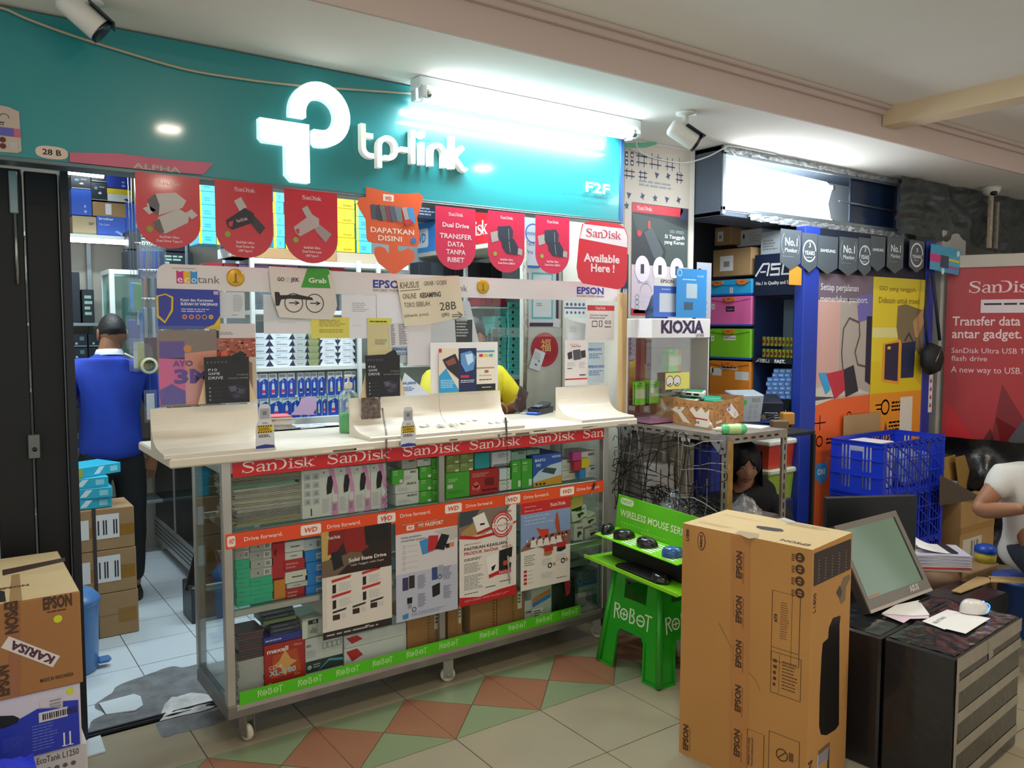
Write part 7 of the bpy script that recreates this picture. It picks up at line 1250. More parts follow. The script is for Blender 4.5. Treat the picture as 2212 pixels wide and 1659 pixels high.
for r_,(y0,y1,n) in enumerate(((775,757,10),(754,734,11))):
    for i in range(n):
        f=FX(DX+.03+.02*r_);a=f.p(1646+i*8.6,y0);b=f.p(1646+i*8.6+6,y1);mm=M();h_=b[1]-a[1];u_=(a[0]+b[0])/2;r__=max(.008,(b[0]-a[0])/2)
        zb_=zf1+.001 if r_ == 0 else zf1+.001+h_+.012
        mm.box(DX+.03+.02*r_,-u_-r__,zb_,DX+.045+.02*r_,-u_+r__,zb_+h_,BY_,.003);mm.T=FX(DX+.03+.02*r_).m.copy();mm.rect(u_-r__*.8,zb_+h_*.3,u_+r__*.8,zb_+h_*.65,.0006,C('b83828'));mm.obj('battery_pack',None,f'small yellow and red pack, {_N[i]} from the drawers in the {["lower", "upper"][r_]} row','pack',f'{["lower", "upper"][r_]} row of yellow and red packs')
for r_ in range(7):
    for i in range(6-(r_ > 4)):
        x=1738-(i+1)*13.5-(r_ % 2)*3;f=FX(DX+.03);a=f.p(x,862-r_*9.4);b=f.p(x+12.5,853.5-r_*9.4);mm=M();mm.box(DX+.03,-b[0],a[1],DX+.10,-a[0],b[1],C('5a86c8',.4),.002);mm.T=f.m.copy();mm.rows(a[0]+.005,a[1]+.006,b[0]-.005,b[1]-.006,1,.0006,C('c0d0ec'));mm.obj('blue_pack',None,f'small blue pack, {_N[i]} from the blue pillar in the {ORD[r_]} row','pack','bank of small blue packs')
# things on the desk before the drawers
def boxq(name,lab,cat,px,py,z,w_,d_,h_,rz,rx,mt,fn=None): 
    c=on(2,z,px,py);mm=M();mm.T=Matrix.Translation(c) @ Matrix.Rotation(rz,4,'Z') @ Matrix.Rotation(rx,4,'X');mm.box(-w_/2,-d_/2,0,w_/2,d_/2,h_,mt,.006);fn and fn(mm,w_,d_,h_);return mm.obj(name,None,lab,cat)
mm=M();mm.box(3.56,2.62,1.02,3.90,3.15,1.04,C('151519',.6),.004);[mm.box(x,3.11,0,x+.03,3.14,1.02,C('151519',.6)) for x in (3.57,)];[mm.box(x,2.61,0,x+.02,2.63,1.02,C('151519',.6)) for x in (3.87,)];mm.obj('side_table',None,'narrow black table behind the steel rack','table')
def dgx(mm,w_,d_,h_): mm.T=mm.T @ Fr((0,-d_/2-.0004,0),(1,0,0),(0,0,1)).m;mm.poly([(-w_*.5,h_*.55),(-w_*.1,h_*.85),(-w_*.05,h_*.7),(-w_*.5,h_*.35)],.0004,C('38b848',.5));[mm.disc(w_*(.1+.18*(k % 2)),h_*(.2+.2*(k//2)),.012,.0004,C('9aa4b0'),12) for k in range(6)];mm.rows(w_*.1,h_*.75,w_*.4,h_*.9,3,.0004,GREY)
boxq('grey_carton','pale grey carton with a green stripe tilted behind the patterned tray','box',1600,906,1.045,.20,.12,.17,-.35,.2,C('a8b0b8',.5),dgx)
boxq('fabric_case','black and blue fabric case beside the tilted grey carton','case',1652,903,1.045,.17,.16,.13,-.7,.25,C('14182a',.7),lambda mm,w_,d_,h_: mm.box(-w_/2-.003,-d_/2-.003,-.0,w_/2+.003,-d_/2,.018,C('2c48a8',.5)))
boxq('flat_carton','flat brown carton behind the patterned tray','box',1617,905,1.045,.18,.10,.03,-.5,0,C('6c5c44',.7));boxq('phone_carton','standing dark carton with a small device picture by the blue pillar','box',1712,880,1.045,.05,.04,.17,-.6,0,C('30404c',.5),lambda mm,w_,d_,h_: mm.box(-w_/2-.0005,-d_/2-.001,h_*.5,w_/2+.0005,-d_/2,h_*.8,C('8ca4b0',.4)));boxq('brown_carton','small orange-brown carton by the blue pillar','box',1700,917,1.045,.07,.06,.07,-.6,0,C('b07828',.6));boxq('brown_carton','small dark brown carton left of the orange-brown one','box',1683,927,1.045,.09,.06,.05,-.6,0,C('6a543c',.7))
mm=M();rn=random.Random(3);c=on(2,1.05,1680,905)
for i in range(12): P=[(c.x+rn.uniform(-.12,.08),c.y+rn.uniform(-.1,.1),1.047+rn.uniform(0,.05)) for k in range(3)];mm.tube(cr(P,4),.002,C('a8aab0' if i % 2 else '2c2c30',.4),5)
mm.obj('loose_wires',None,'loose grey and black wires on the desk by the blue pillar','wires',None,'stuff')
# tubs behind the rack
V_3=Vector
def tub(px,py,z,w_,d_,h_,c1,c2,lab):
    c=V_3((4.10,3.08,0));g=thing('plastic_tub',lab,'tub',(c.x,3.08,z));mm=M();mm.T=Matrix.Translation((c.x,3.08,z));w0=w_*.44
    vs=[(-w0,-d_*.42,0),(w0,-d_*.42,0),(w0,d_*.42,0),(-w0,d_*.42,0),(-w_/2,-d_/2,h_),(w_/2,-d_/2,h_),(w_/2,d_/2,h_),(-w_/2,d_/2,h_)];mm.add(vs,[(0,3,2,1),(4,5,6,7),(0,1,5,4),(1,2,6,5),(2,3,7,6),(3,0,4,7)],C(c1,.4));mm.obj('tub_body',g)
    mm=M();mm.T=Matrix.Translation((c.x,3.08,z));mm.box(-w_/2-.015,-d_/2-.015,h_-.01,w_/2+.015,d_/2+.015,h_+.022,C(c2,.4),.008);mm.obj('lid',g)
zt1=on(1,2.98,1675,1012).z;zt0=on(1,2.98,1675,1082).z
mm=M();mm.box(3.98,2.97,0,4.22,3.19,zt0-.001,C('2a3058',.6),.006);mm.obj('storage_box',None,'dark blue storage box under the green tub behind the rack','box')
tub(1688,1012,zt1,.26,.22,.15,'c8401c','d8d4c8','orange-red plastic tub with a white lid behind the rack');tub(1690,1082,zt0,.26,.22,zt1-zt0-.025,'9ab83c','c8ccb0','green plastic tub with a pale lid under the orange-red one')
# ------------------------------------------------------------------ blue pillar with boards
BX0=on(1,2.95,1727,800).x;BX1=on(1,2.95,1762,700).x;BXm=on(1,2.95,1884.5,700).x;BX2=on(1,2.95,1999,700).x
g=thing('advert_wall','deep blue framed wall of two tall drive adverts in the second shop','board',(5,3.0,0));BF=C('1c3596',.45,var=.1,sc=3)
mm=M();mm.box(BX0,2.935,0,BX1,3.0,2.2,BF,.003);mm.box(BX2-.02,2.945,0,BX2+.09,3.0,2.2,BF,.003);mm.box(BX1,2.955,1.93,BX2,3.0,2.2,C('141c30',.5));mm.box(BX1,2.955,0,BX2,3.0,1.93,C('1a2850',.5));mm.obj('frame',g)
s=PS(FY(2.9548),BX1,.02,BXm-.004,1.93,C('b8a89e',.5),.003,0);zo=on(1,2.95,1764,868).z;fo=(1.93-zo)/(1.91);_h=s.h;s.p([(0,fo),(1,fo-.01),(1,1),(0,1)],C('e0602c',.35));s.h=_h*fo/.58;FO=.58
s.p([(.42,.12),(1,.1),(1,FO-.03),(.5,FO-.03),(.42,.45)],C('a89c92'),1).r(0,0,1,.12,C('6c5c68'),1).p([(0,.12),(.42,.12),(.40,.48),(0,.5)],C('c89c92',.4),1).p([(.7,.1),(1,.08),(1,.2),(.75,.22)],C('6a60a0'),2)
s.p([(.0,.52),(.5,.5),(1,.56),(1,FO-.02),(.5,FO-.02),(.0,.6)],C('c8c0b4'),2).p([(0,.555),(.45,FO-.012),(0,FO-.005)],C('4c4044'),3)
s.t('Setiap perjalanan',.07,.075,.030,C('ded6d8'),w=.66,l=3).t('memerlukan passport.',.07,.128,.030,C('ded6d8'),w=.84,l=3)
s.ln([(.5,.46),(.46,.36),(.48,.25),(.58,.2),(.76,.22),(.78,.28),(.7,.36),(.76,.42),(.9,.43)],.02,C('5c4440'),4).p([(.9,.19),(1,.19),(1,.52),(.9,.5)],C('221c34'),4)
s.p([(.07,.45),(.22,.45),(.28,.53),(.2,.55)],C('3a94c8'),5).p([(.2,.455),(.5,.44),(.57,.53),(.36,.575)],C('b82c3c'),6).p([(.5,.44),(.68,.42),(.78,.545),(.55,.57)],C('2c2430'),7)
s.h=_h
s.ln([(.02,fo+.07),(.22,fo+.07)],.012,C('803018')).ln([(.12,fo+.045),(.12,fo+.095)],.012,C('803018')).o(.12,fo+.13,.05,.014,C('803018')).r(.58,fo+.06,.68,fo+.09,C('803018')).o(.63,fo+.055,.035,.012,C('803018')).rows(.72,fo+.05,.9,fo+.08,2,C('a04820')).rows(.24,fo+.12,.42,fo+.145,2,C('a04820'))
s.p([(.07,fo+.205),(.27,fo+.2),(.27,fo+.25),(.17,fo+.275),(.07,fo+.25)],C('3f90d0'),2).t('ORI',.1,fo+.24,.018,C('dce8f4'),w=.13,b=.03,l=3).t('MY',.34,fo+.235,.022,C('803018'),w=.14,b=.03);s.obj('advert_panel',g,'left advert with blue, red and black drives above an orange field')
s=PS(FY(2.9548),BXm+.004,.02,BX2,1.93,C('dcc22c',.5),.003,0);f2=fo-.01;_h=s.h;s.r(0,f2,1,1,C('e08a20'));s.h=_h*f2/.58
s.r(.0,.0,1,.06,C('c8b42c')).r(0,.25,1,.3,C('dcd08c'),1).t('SSD yang tangguh.',.1,.065,.022,C('6a4c1c'),w=.7).t('Didesain untuk travel.',.1,.128,.030,C('6a4c1c'),w=.78).r(0,.42,1,.58,C('d8b818'),1)
s.p([(.45,.14),(.6,.13),(.95,.16),(1,.2),(.98,.42),(.8,.36),(.5,.34),(.44,.25)],C('7a6a4c'),3).p([(.75,.22),(1,.13),(1,.2),(.86,.3),(.8,.3)],C('b88c64'),4).p([(.2,.33),(.52,.31),(.55,.34),(.52,.54),(.2,.52)],C('e0942c'),4).p([(.24,.335),(.49,.325),(.49,.525),(.24,.51)],C('2a2440'),5).p([(.55,.33),(.82,.32),(.80,.51),(.55,.51)],C('1e2648'),4).ln([(.6,.32),(.68,.28),(.76,.32)],.02,C('2a2440'),4).r(.28,.345,.34,.36,C('e0b020'),6)
s.h=_h
s.o(.28,f2+.05,.07,.02,C('70400c')).ln([(.1,f2+.04),(.22,f2+.04)],.014,C('70400c')).ln([(.12,f2+.055),(.22,f2+.055)],.014,C('70400c')).rows(.4,f2+.03,.66,f2+.07,3,C('a06414')).rows(.36,f2+.1,.68,f2+.14,3,C('a06414')).r(.56,f2+.02,.8,f2+.28,C('d8cfc4'),3).p([(.3,f2+.1),(.33,f2+.13),(.3,f2+.16),(.27,f2+.13)],C('70400c'),2);s.obj('advert_panel',g,'right yellow advert of two rugged drives')
a=on(1,2.944,2007,900);mm=M(FY(2.944));mm.box(a.x-.02,1.0,0,a.x+.03,1.32,.001,C('d8d4d4',.5))
for i in range(5): z=1.02+i*.058;mm.poly([(a.x-.015,z+.03),(a.x+.005,z+.012),(a.x+.025,z+.03)],.0016,C('a83038'));mm.rect(a.x-.003,z+.03,a.x+.013,z+.045,.0016,C('a83038'))
mm.obj('arrow_sticker',g,'white strip of red down arrows')
s=poster('',1821,1902,898,945,CARD,2.93);s.obj('cardboard_sheet',None,'brown cardboard sheet leaning on the orange advert behind the crate','cardboard')
mm=M();a=on(1,3.05,2012,700);mm.box(a.x+.02,3.0,0,a.x+.36,3.2,2.3,C('a9a6a4',.7,var=.1),.004);mm.obj('wall_post',kind='structure')
# black bag on a strap
a=on(1,2.90,2014,590);b=on(1,2.90,2030,735);c=on(1,2.88,2013,775)
g=thing('shoulder_bag','small black shoulder bag hanging by its strap at the blue frame','bag',tuple(c));mm=M();q_=[a,a*.5+b*.5,b];mm.tube([(v.x,v.y,v.z) for v in q_],.011,C('1c2030',.7),6);mm.tube([(a.x-.05,2.9,a.z),(a.x-.08,2.9,(a.z+c.z)/2),(c.x-.03,2.9,c.z+.1)],.009,C('1c2030',.7),6);mm.obj('strap',g)
mm=M();mm.lathe(tuple(c),[(0,-.05),(.07,-.05),(.105,-.03),(.115,0),(.105,.03),(.07,.05),(0,.05)],C('101014',.7),7,'y',);mm.obj('bag_body',g);mm=M();mm.tube([(c.x-.05,c.y-.052,c.z-.02),(c.x+.02,c.y-.052,c.z+.07)],.003,STEEL,6);mm.obj('zip',g)
# dark monitor flags
fpt=[(0,0),(1,0),(1,.82),(.5,1),(0,.82)];q8=lambda x,y: (1650+x/3.4555,480+y/3.4555);DF=C('4c5258',.45);LW=C('cfd2d6',.5)
for i,(a,b,t,u_,k,l_) in enumerate(((118,280,45,350,'n','first dark pennant reading No.1 Monitor, nearest the coloured drawers'),(278,402,75,372,'y','dark pennant with a large 3 YEARS ring right of the first one'),(396,556,95,385,'s','wide dark pennant reading SAMSUNG'),(556,706,105,398,'n','second dark pennant reading No.1 Monitor, in the middle of the row'),(700,806,110,402,'y','middle dark pennant with a 3 YEARS ring'),(792,910,98,366,'s','narrow dark pennant reading SAMSUNG'),(914,1046,105,380,'n','last dark pennant reading No.1 Monitor, above the yellow advert'),(1080,1200,130,372,'y','last dark pennant with a 3 YEARS ring beside the colourful pack'))):
    s=flag(*[v for v in (q8(a,0)[0],q8(b,0)[0],q8(0,t)[1],q8(0,u_)[1])],DF,pts=fpt,Y=2.925-.003*(i % 2))
    if k == 'n': s.t('No.1',.22,.40,.19,LW,w=.6,b=.02).t('Monitor',.22,.56,.10,LW,w=.6,b=.01).rows(.1,.66,.85,.68,1,C('8c9298')).o(.5,.36,.44,.02,C('8c9298'),1,2.4,3.9).o(.5,.36,.44,.02,C('8c9298'),1,-.7,.7)
    elif k == 'y': s.o(.5,.45,.40,.06,LW).t('3',.5,.36,.12,LW,w=.12,al='c',b=.02,l=3).r(.12,.44,.92,.57,DF,2).t('YEARS',.5,.55,.10,LW,w=.66,al='c',b=.02,l=3).rows(.3,.6,.7,.63,1,LW)
    else: s.t('SAMSUNG',.5,.42,.075,LW,w=.74,al='c',b=.03)
    s.obj('pennant',None,l_,'flag')
s=flag(*(q8(186,0)[0],q8(283,0)[0],q8(0,312)[1],q8(0,466)[1]),C('c88a2c',.5),pts=[(0,.25),(.5,0),(1,.2),(1,1),(0,1)],Y=2.93);s.obj('price_tag',None,'plain orange tag over the end of the ASU header','tag')
s=flag(*(q8(1235,0)[0],q8(1475,0)[0],q8(0,158)[1],q8(0,380)[1]),C('3a9cc4',.3,coat=.4),pts=[(.02,0),(1,.1),(.94,1),(0,.86)],Y=2.9);s.p([(0,.3),(.35,.36),(.33,.62),(0,.58)],C('c83c7c')).p([(.34,.34),(.6,.38),(.6,.8),(.32,.76)],C('3c4458'),2).p([(.6,.45),(.95,.5),(.94,.58),(.6,.53)],C('d8c83c'),2).p([(.6,.58),(.94,.63),(.93,.7),(.6,.66)],C('48b0c8'),2).p([(.6,.70),(.9,.76),(.9,.82),(.6,.76)],C('c83c8c'),2).d(.9,.25,.05,C('c8e0ec'),2).d(.42,.9,.05,C('c8e0ec'),2)
s.obj('ink_pack',None,'colourful blue ink pack hanging at the end of the dark pennants','pack')
# big red roll-up banner
Dr=Vector((.42,-.9075,0));O_=Vector((6.0,2.92,0));fb2=Fr(O_,Dr,(0,0,1));p=lambda x,y: fb2.p(x,y)
L_=p(2043,700)[0];Rr_=p(2330,700)[0];zt3=p(2043,580)[1]
g=thing('red_banner','large red roll-up banner reading Transfer data antar gadget','banner',tuple(O_));s=PS(fb2,L_,.45,Rr_,zt3,C('a82c34',.4),.003,0)
def t2(t,x,yb,hpx,xr,mt=FT,b=.015): a=p(x,yb);c_=p(xr,yb);h_=a[1]-p(x,yb+hpx)[1];s.m.text(t,a[0],a[1],h_,.005,mt,wd=c_[0]-a[0],bold=b)
a=p(2093,633);c_=p(2247,633);s.m.sandisk(a[0],a[1],a[1]-p(2093,658)[1],.005,FT,wd=c_[0]-a[0]);a=p(2118,676);c_=p(2300,645);s.m.rect(a[0],a[1],c_[0],c_[1],.005,C('d8c8d0'));s.m.rows(a[0]+.02,a[1]+.05,c_[0],c_[1]-.02,1,.006,INK)
t2('Transfer data',2057,703,19,2204);t2('antar gadget.',2056,730,19,2207);t2('SanDisk Ultra USB Type-C',2055,762,11,2262,b=0);t2('flash drive',2055,779,11,2132,b=0);t2('A new way to USB.',2054,804,13,2207,b=0)
for pts,c_ in (([(2041,860),(2110,960),(2212,1060),(2041,1060)],'c0202a'),([(2130,1000),(2165,830),(2330,1100),(2130,1100)],'7a1c24'),([(2110,970),(2140,925),(2160,1000)],'5c1c24'),([(2150,900),(2330,1000),(2330,1100),(2190,1100)],'c42430')): s.m.poly([p(*q) for q in pts],.004+.0005*(c_ != 'c0202a'),C(c_,.4))
a=p(2180,945);s.m.poly([p(2178,950),p(2212,905),p(2300,880),p(2300,930),p(2215,955),p(2182,962)],.0056,C('4c4a50'));s.obj('print_sheet',g);mm=M(fb2);mm.box(L_-.01,zt3,-.02,Rr_,zt3+.09,.02,C('b9b0a4',.5),.004);mm.obj('top_bar',g,'cream top bar');mm=M(fb2);mm.box(L_,.40,-.03,Rr_,.45,.03,C('9a9a9a',.4));mm.box(L_+.2,0,-.02,L_+.26,.40,.02,C('5c5c5c',.4));mm.obj('base',g)
# ================================================================== GREEN STOOL WITH THE MOUSE DISPLAY
GRN=C('1f9a1c',.3,coat=.3);LIM=C('7ad018',.4);SK0,SK1=(2.545,2.455),(2.93,2.85);SZ=.47;PALE=C('d6e8c4',.5)
g=thing('plastic_stool','tall green plastic stool with pale letters carrying the mouse display','stool',(2.74,2.65,0))
ins=.055;crn=[(SK0[0],SK1[1]),(SK0[0],SK0[1]),(SK1[0],SK0[1]),(SK1[0],SK1[1])];cm=((SK0[0]+SK1[0])/2,(SK0[1]+SK1[1])/2)
top=[(x+(ins if x < cm[0] else -ins),y+(ins if y < cm[1] else -ins)) for x,y in crn]
for i in range(4):
    A=Vector((*crn[i],0));B=Vector((*crn[(i+1) % 4],0));A2=Vector((*top[i],SZ));B2=Vector((*top[(i+1) % 4],SZ));L_=(B-A).length;V_=((A2+B2)/2-(A+B)/2);H_=V_.length;fr=Fr(A,B-A,V_);tp=(L_-(B2-A2).length)/2
    lw=.095;ah=.20;out=[(0,0),(lw,0),(lw+.012,ah-.03),(lw+.03,ah),(L_-lw-.03,ah+.0),(L_-lw-.012,ah-.03),(L_-lw,0),(L_,0),(L_-tp,H_),(tp,H_)]
    wn=(.125,.34,L_-.125,.43) if i % 2 == 0 else (.12,.36,L_-.12,.43)
    mm=M(fr)
    # leg pieces and web around a window
    mm.prism([(0,0),(lw,0),(lw+.012,ah-.03),(lw+.03,ah),(wn[0],ah),(wn[0],H_),(tp,H_)],-.006,0,GRN);mm.prism([(L_,0),(L_-tp,H_),(wn[2],H_),(wn[2],ah),(L_-lw-.03,ah),(L_-lw-.012,ah-.03),(L_-lw,0)],-.006,0,GRN)
    mm.rect(0,0,0,0,0,GRN) if 0 else None;mm.prism([(wn[0],ah),(wn[2],ah),(wn[2],wn[1]),(wn[0],wn[1])],-.006,0,GRN);mm.prism([(wn[0],wn[3]),(wn[2],wn[3]),(wn[2],H_),(wn[0],H_)],-.006,0,GRN)
    rimp=[(lw,.0),(lw+.012,ah-.03),(lw+.032,ah),(L_-lw-.032,ah),(L_-lw-.012,ah-.03),(L_-lw,.0)];mm.rib(rimp,.010,.0,GRN,.008);mm.rect(lw*-.0,.0,lw,.012,.007,GRN);mm.rect(L_-lw,0,L_,.012,.007,GRN)
    mm.robot(L_*.18,.235,.065,.0012,PALE,wd=L_*.62);mm.obj('side_panel',g)
    mm=M();mm.tube([A+Vector((0,0,.008)),A2],[.016,.012],GRN,10);mm.obj('corner_leg',g)
mm=M();mm.box(top[1][0]-.012,top[1][1]-.012,SZ-.014,top[3][0]+.012,top[3][1]+.012,SZ,GRN,.006);mm.obj('seat',g)
# display
O_=Vector((2.56,2.98,0));U_=Vector((-.10,-.995,0));fr0=Fr((O_.x,O_.y,SZ+.001),U_,(0,0,1));Wd=.68
g=thing('mouse_display','lime green cardboard display reading WIRELESS MOUSE SERIES on the green stool','display',(O_.x,O_.y,SZ))
T0=fr0.m @ Matrix.Rotation(-PI/2,4,'X')            # local x along the front, y away from the viewer, z up
mm=M();mm.T=T0;mm.box(0,0,0,Wd,.30,.006,LIM,.001);mm.prism([(0,-.004),(Wd,-.004),(Wd,.002),(0,.002)],0,.016,C('96dc28',.4));mm.obj('tray',g)
mm=M();mm.T=T0;mm.box(.06,.12,.006,Wd-.06,.29,.11,C('101210',.6),.004);mm.obj('inner_box',g,'black inner box')
mm=M();mm.T=T0 @ Matrix.Translation((0,0,.115)) @ Matrix.Rotation(.12,4,'X');mm.box(.04,.03,0,Wd-.04,.17,.005,LIM,.001)
for i in range(4):
    x0=.09+i*.145
    for k in range(6): mm.poly([(x0+k*.0001,.045+k*.018),(x0+.075,.045+k*.018),(x0+.075,.054+k*.018),(x0,.054+k*.018)],.0055,C('e8ece0',.4) if i else C('e8ece0',.4))
mm.obj('upper_shelf',g)
Th=T0 @ Matrix.Translation((.02,.17,.125)) @ Matrix.Rotation(-.10,4,'X');mm=M();mm.T=Th;mm.box(0,0,0,Wd+.04,.004,.175,C('5cb818',.4),.001);mm.T=Th @ Fr((0,-.0006,0),(1,0,0),(0,0,1)).m
P=[(.075+.052*math.copysign(abs(math.cos(t))**.4,math.cos(t)),.148+.017*math.copysign(abs(math.sin(t))**.7,math.sin(t))) for t in [i*PI/12 for i in range(24)]];mm.poly(P,0,PALE);mm.robot(.034,.140,.017,.0006,C('5cb818',.4),wd=.08);mm.text('WIRELESS MOUSE SERIES',.03,.075,.032,.0006,C('dbe6b8',.5),wd=.50,bold=.015);[mm.disc(.05+i*.022,.045,.003,.0006,PALE,8) for i in range(10)];mm.rows(.2,.02,.4,.035,2,.0006,C('8cd040'));mm.obj('header_card',g,'green header card with pale lettering')
def mouse(T,name,lab,c1,L=.105,grp=None,cat='mouse',extra=None):
    g=thing(name,lab,cat,tuple(T.translation),grp);mt=C(c1,.25,coat=.4)
    mm=M();mm.T=T
    def fn(u_,v_):
        a=u_*2*PI;b=v_*PI/2;r_=math.cos(b)**.6 if v_ < 1 else 0;x=math.cos(a)*r_;y=math.sin(a)*r_;return (x*L/2,y*L*.30*(1-.12*math.cos(2*a)),.004+L*.36*math.sin(b)**.9*(1-.18*x))
    mm.grid(fn,24,8,mt);mm.obj('mouse_body',g);m2=M();m2.T=T;m2.cyl((L*.26,-.004,L*.285),(L*.26,.004,L*.285),L*.075,m=DARK,n=12);m2.obj('scroll_wheel',g);return g
TS=T0 @ Matrix.Translation((0,0,.115)) @ Matrix.Rotation(.12,4,'X')
for i,(x,l_,c_) in enumerate(((.07,'glossy black wireless mouse at the far corner of the upper display shelf','0c0c10'),(.20,'black wireless mouse beside the glossy one on the upper display shelf','121214'),(.37,'matt black wireless mouse in the middle of the upper display shelf','18181b'),(.55,'blue wireless mouse on the upper display shelf by the big carton','2c5c98'))):
    mouse(TS @ Matrix.Translation((x,.09,.006)) @ Matrix.Rotation([2.2,.9,.5,.8][i],4,'Z'),'wireless_mouse',l_,c_)
mouse(T0 @ Matrix.Translation((.50,.055,.006)) @ Matrix.Rotation(.15,4,'Z'),'wireless_mouse','glossy black wireless mouse on the lower tray','0c0c10')
mm=M();mm.T=T0 @ Matrix.Translation((.22,.02,.007));mm.box(0,0,0,.30,.085,.012,C('101012',.5),.003)
for i in range(12):
    for j in range(3): mm.box(.006+i*.024,.006+j*.026,.012,.026+i*.024,.028+j*.026,.017,C('1c1c20',.4),.001)
mm.obj('keyboard',None,'small black keyboard lying on the lower tray','keyboard')
# ================================================================== BIG TALL CARTON IN FRONT
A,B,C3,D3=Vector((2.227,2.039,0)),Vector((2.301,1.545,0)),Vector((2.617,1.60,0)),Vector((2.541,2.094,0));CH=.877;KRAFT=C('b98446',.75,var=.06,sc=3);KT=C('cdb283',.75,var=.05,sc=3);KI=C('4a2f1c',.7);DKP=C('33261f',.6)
g=thing('printer_carton','tall brown printer carton reading EPSON L1800 standing on the tiles in front of the stool','carton',tuple((A+C3)/2))
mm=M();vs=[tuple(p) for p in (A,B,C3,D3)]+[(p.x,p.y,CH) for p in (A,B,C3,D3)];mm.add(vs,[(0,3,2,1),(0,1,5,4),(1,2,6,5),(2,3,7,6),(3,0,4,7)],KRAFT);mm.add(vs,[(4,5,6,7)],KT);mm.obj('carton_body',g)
qc=lambda x,y: (1450+x/2.864,1080+y/2.864)
f1=Fr(A,B-A,(0,0,1));mm=M(f1);P=lambda x,y: f1.p(*qc(x,y));Z1=.0008
def vt(t,x,y0,y1,hpx,mt=KI,b=.04,fr=f1,m_=None):
    """word running upwards between pixel rows y0 (top) and y1 (bottom), baseline at column x"""
    a=fr.p(*qc(x,y1));c=fr.p(*qc(x,y0));h_=fr.p(*qc(x,y1))[0]-fr.p(*qc(x-hpx,y1))[0];(m_ or mm).text(t,a[0],a[1],h_,Z1+.0008,mt,wd=c[1]-a[1],bold=b,rot=PI/2)
TP_=C('b57a42',.35,coat=.2);mm.poly([P(372,222),P(490,240),P(470,1700),P(360,1700)],Z1,TP_)
for y0,y1,x in ((320,488,436),(598,764,434),(873,1040,432),(1150,1315,428),(1425,1592,422)): vt('EPSON',x,y0,y1,34);vt('EXCEED YOUR VISION',x+13,y0+12,y1+28,7,b=0);a=P(x-50,y1-40);c=P(x-46,y0+10);mm.rect(a[0],a[1],c[0],c[1],Z1+.0008,C('7c5030'))
vt('L1800',110,182,255,17);vt('EPSON',104,1395,1552,30);vt('EXCEED YOUR VISION',118,1412,1555,6,b=0)
a=P(188,255);mm.disc(a[0],a[1],.0165,Z1,KI,24,ry=.034);mm.disc(a[0],a[1],.0135,Z1+.0008,C('c08a54',.7),24,ry=.030);mm.text('micro',a[0]+.004,a[1]-.024,.012,Z1+.0016,KI,wd=.048,rot=PI/2,bold=.05)
for (x,y) in ((797,357),(797,430),(795,503),(795,577)): a=P(x,y);mm.disc(a[0],a[1],.0165,Z1,KI,20);c=P(x-38,y+22);mm.rows(a[0]-.006,a[1]-.009,a[0]+.008,a[1]+.009,2,Z1+.0008,C('b98c5c'));mm.rows(c[0]-.008,c[1],c[0]+.004,c[1]+.026,4,Z1,KI)
def box_o(x0,y0,x1,y1,w_=.0018): a=P(x0,y1);c=P(x1,y0);mm.rib([(a[0],a[1]),(c[0],a[1]),(c[0],c[1]),(a[0],c[1]),(a[0],a[1])],w_,Z1,KI);return a[0],a[1],c[0],c[1]
b_=box_o(617,600,800,985);mm.rib([(b_[0],b_[1]+.045),(b_[2],b_[1]+.045)],.0016,Z1,KI);mm.rib([(b_[2]-.028,b_[1]),(b_[2]-.028,b_[3])],.0014,Z1,KI);vt('673',655,706,756,17);a=P(672,860);c=P(735,640);mm.rows(a[0],a[1],c[0],c[1],16,Z1,C('7c5430'),.35)
b_=box_o(614,990,805,1185);mm.rib([(b_[0]+.03,b_[1]+.004),(b_[0]+.03,b_[3]-.004)],.0012,Z1,KI);mm.rows(b_[0]+.008,b_[1]+.02,b_[0]+.022,b_[3]-.02,5,Z1,KI);mm.rows(b_[0]+.04,b_[1]+.02,b_[2]-.012,b_[3]-.02,9,Z1,KI,.3)
b_=box_o(465,1455,575,1700);vt('HANDLE WITH CARE',484,1470,1640,12,b=.02);vt('TOLONG DENGAN HATI',504,1470,1650,10,b=.02);b_=box_o(600,1500,795,1700);a=P(685,1578);mm.ring(a[0],a[1],.020,.004,Z1,KI);mm.rib([(a[0]-.014,a[1]-.014),(a[0]+.014,a[1]+.014)],.004,Z1,KI);c=P(745,1600);mm.rect(c[0]-.01,c[1]-.012,c[0]+.006,c[1]+.018,Z1,C('6c4426'))
mm.rib([P(295,760),P(375,915)],.0012,Z1+.001,C('7c3c24'));mm.rib([P(480,1065),P(530,1120),P(550,1180)],.0012,Z1+.001,C('a0302c'));mm.obj('front_print',g,'dark print and taped EPSON words on the wide face')
f2=Fr(B,C3-B,(0,0,1));mm=M(f2);P=lambda x,y: f2.p(*qc(x,y))
mm.poly([P(884,330),P(1112,240),P(1108,428),P(880,535)],Z1,DKP)
for x in range(5): a=P(905+x*42,510-x*16);c=P(915+x*42,400-x*16);mm.rows(a[0],a[1],a[0]+.012,c[1]+.02,8,Z1+.0008,C('9a8878'),.3)
mm.poly([P(1045,715),P(1040,775),P(1036,1390),P(1015,1420),P(960,1455),P(925,1450),P(914,1400),P(918,1200),P(930,960),P(937,885),P(970,855),P(975,790),P(1000,730)],Z1,C('17110f',.4));mm.poly([P(975,790),P(1000,730),P(1045,715),P(1042,745),P(1008,760),P(985,800)],Z1+.0008,C('241b18',.4))
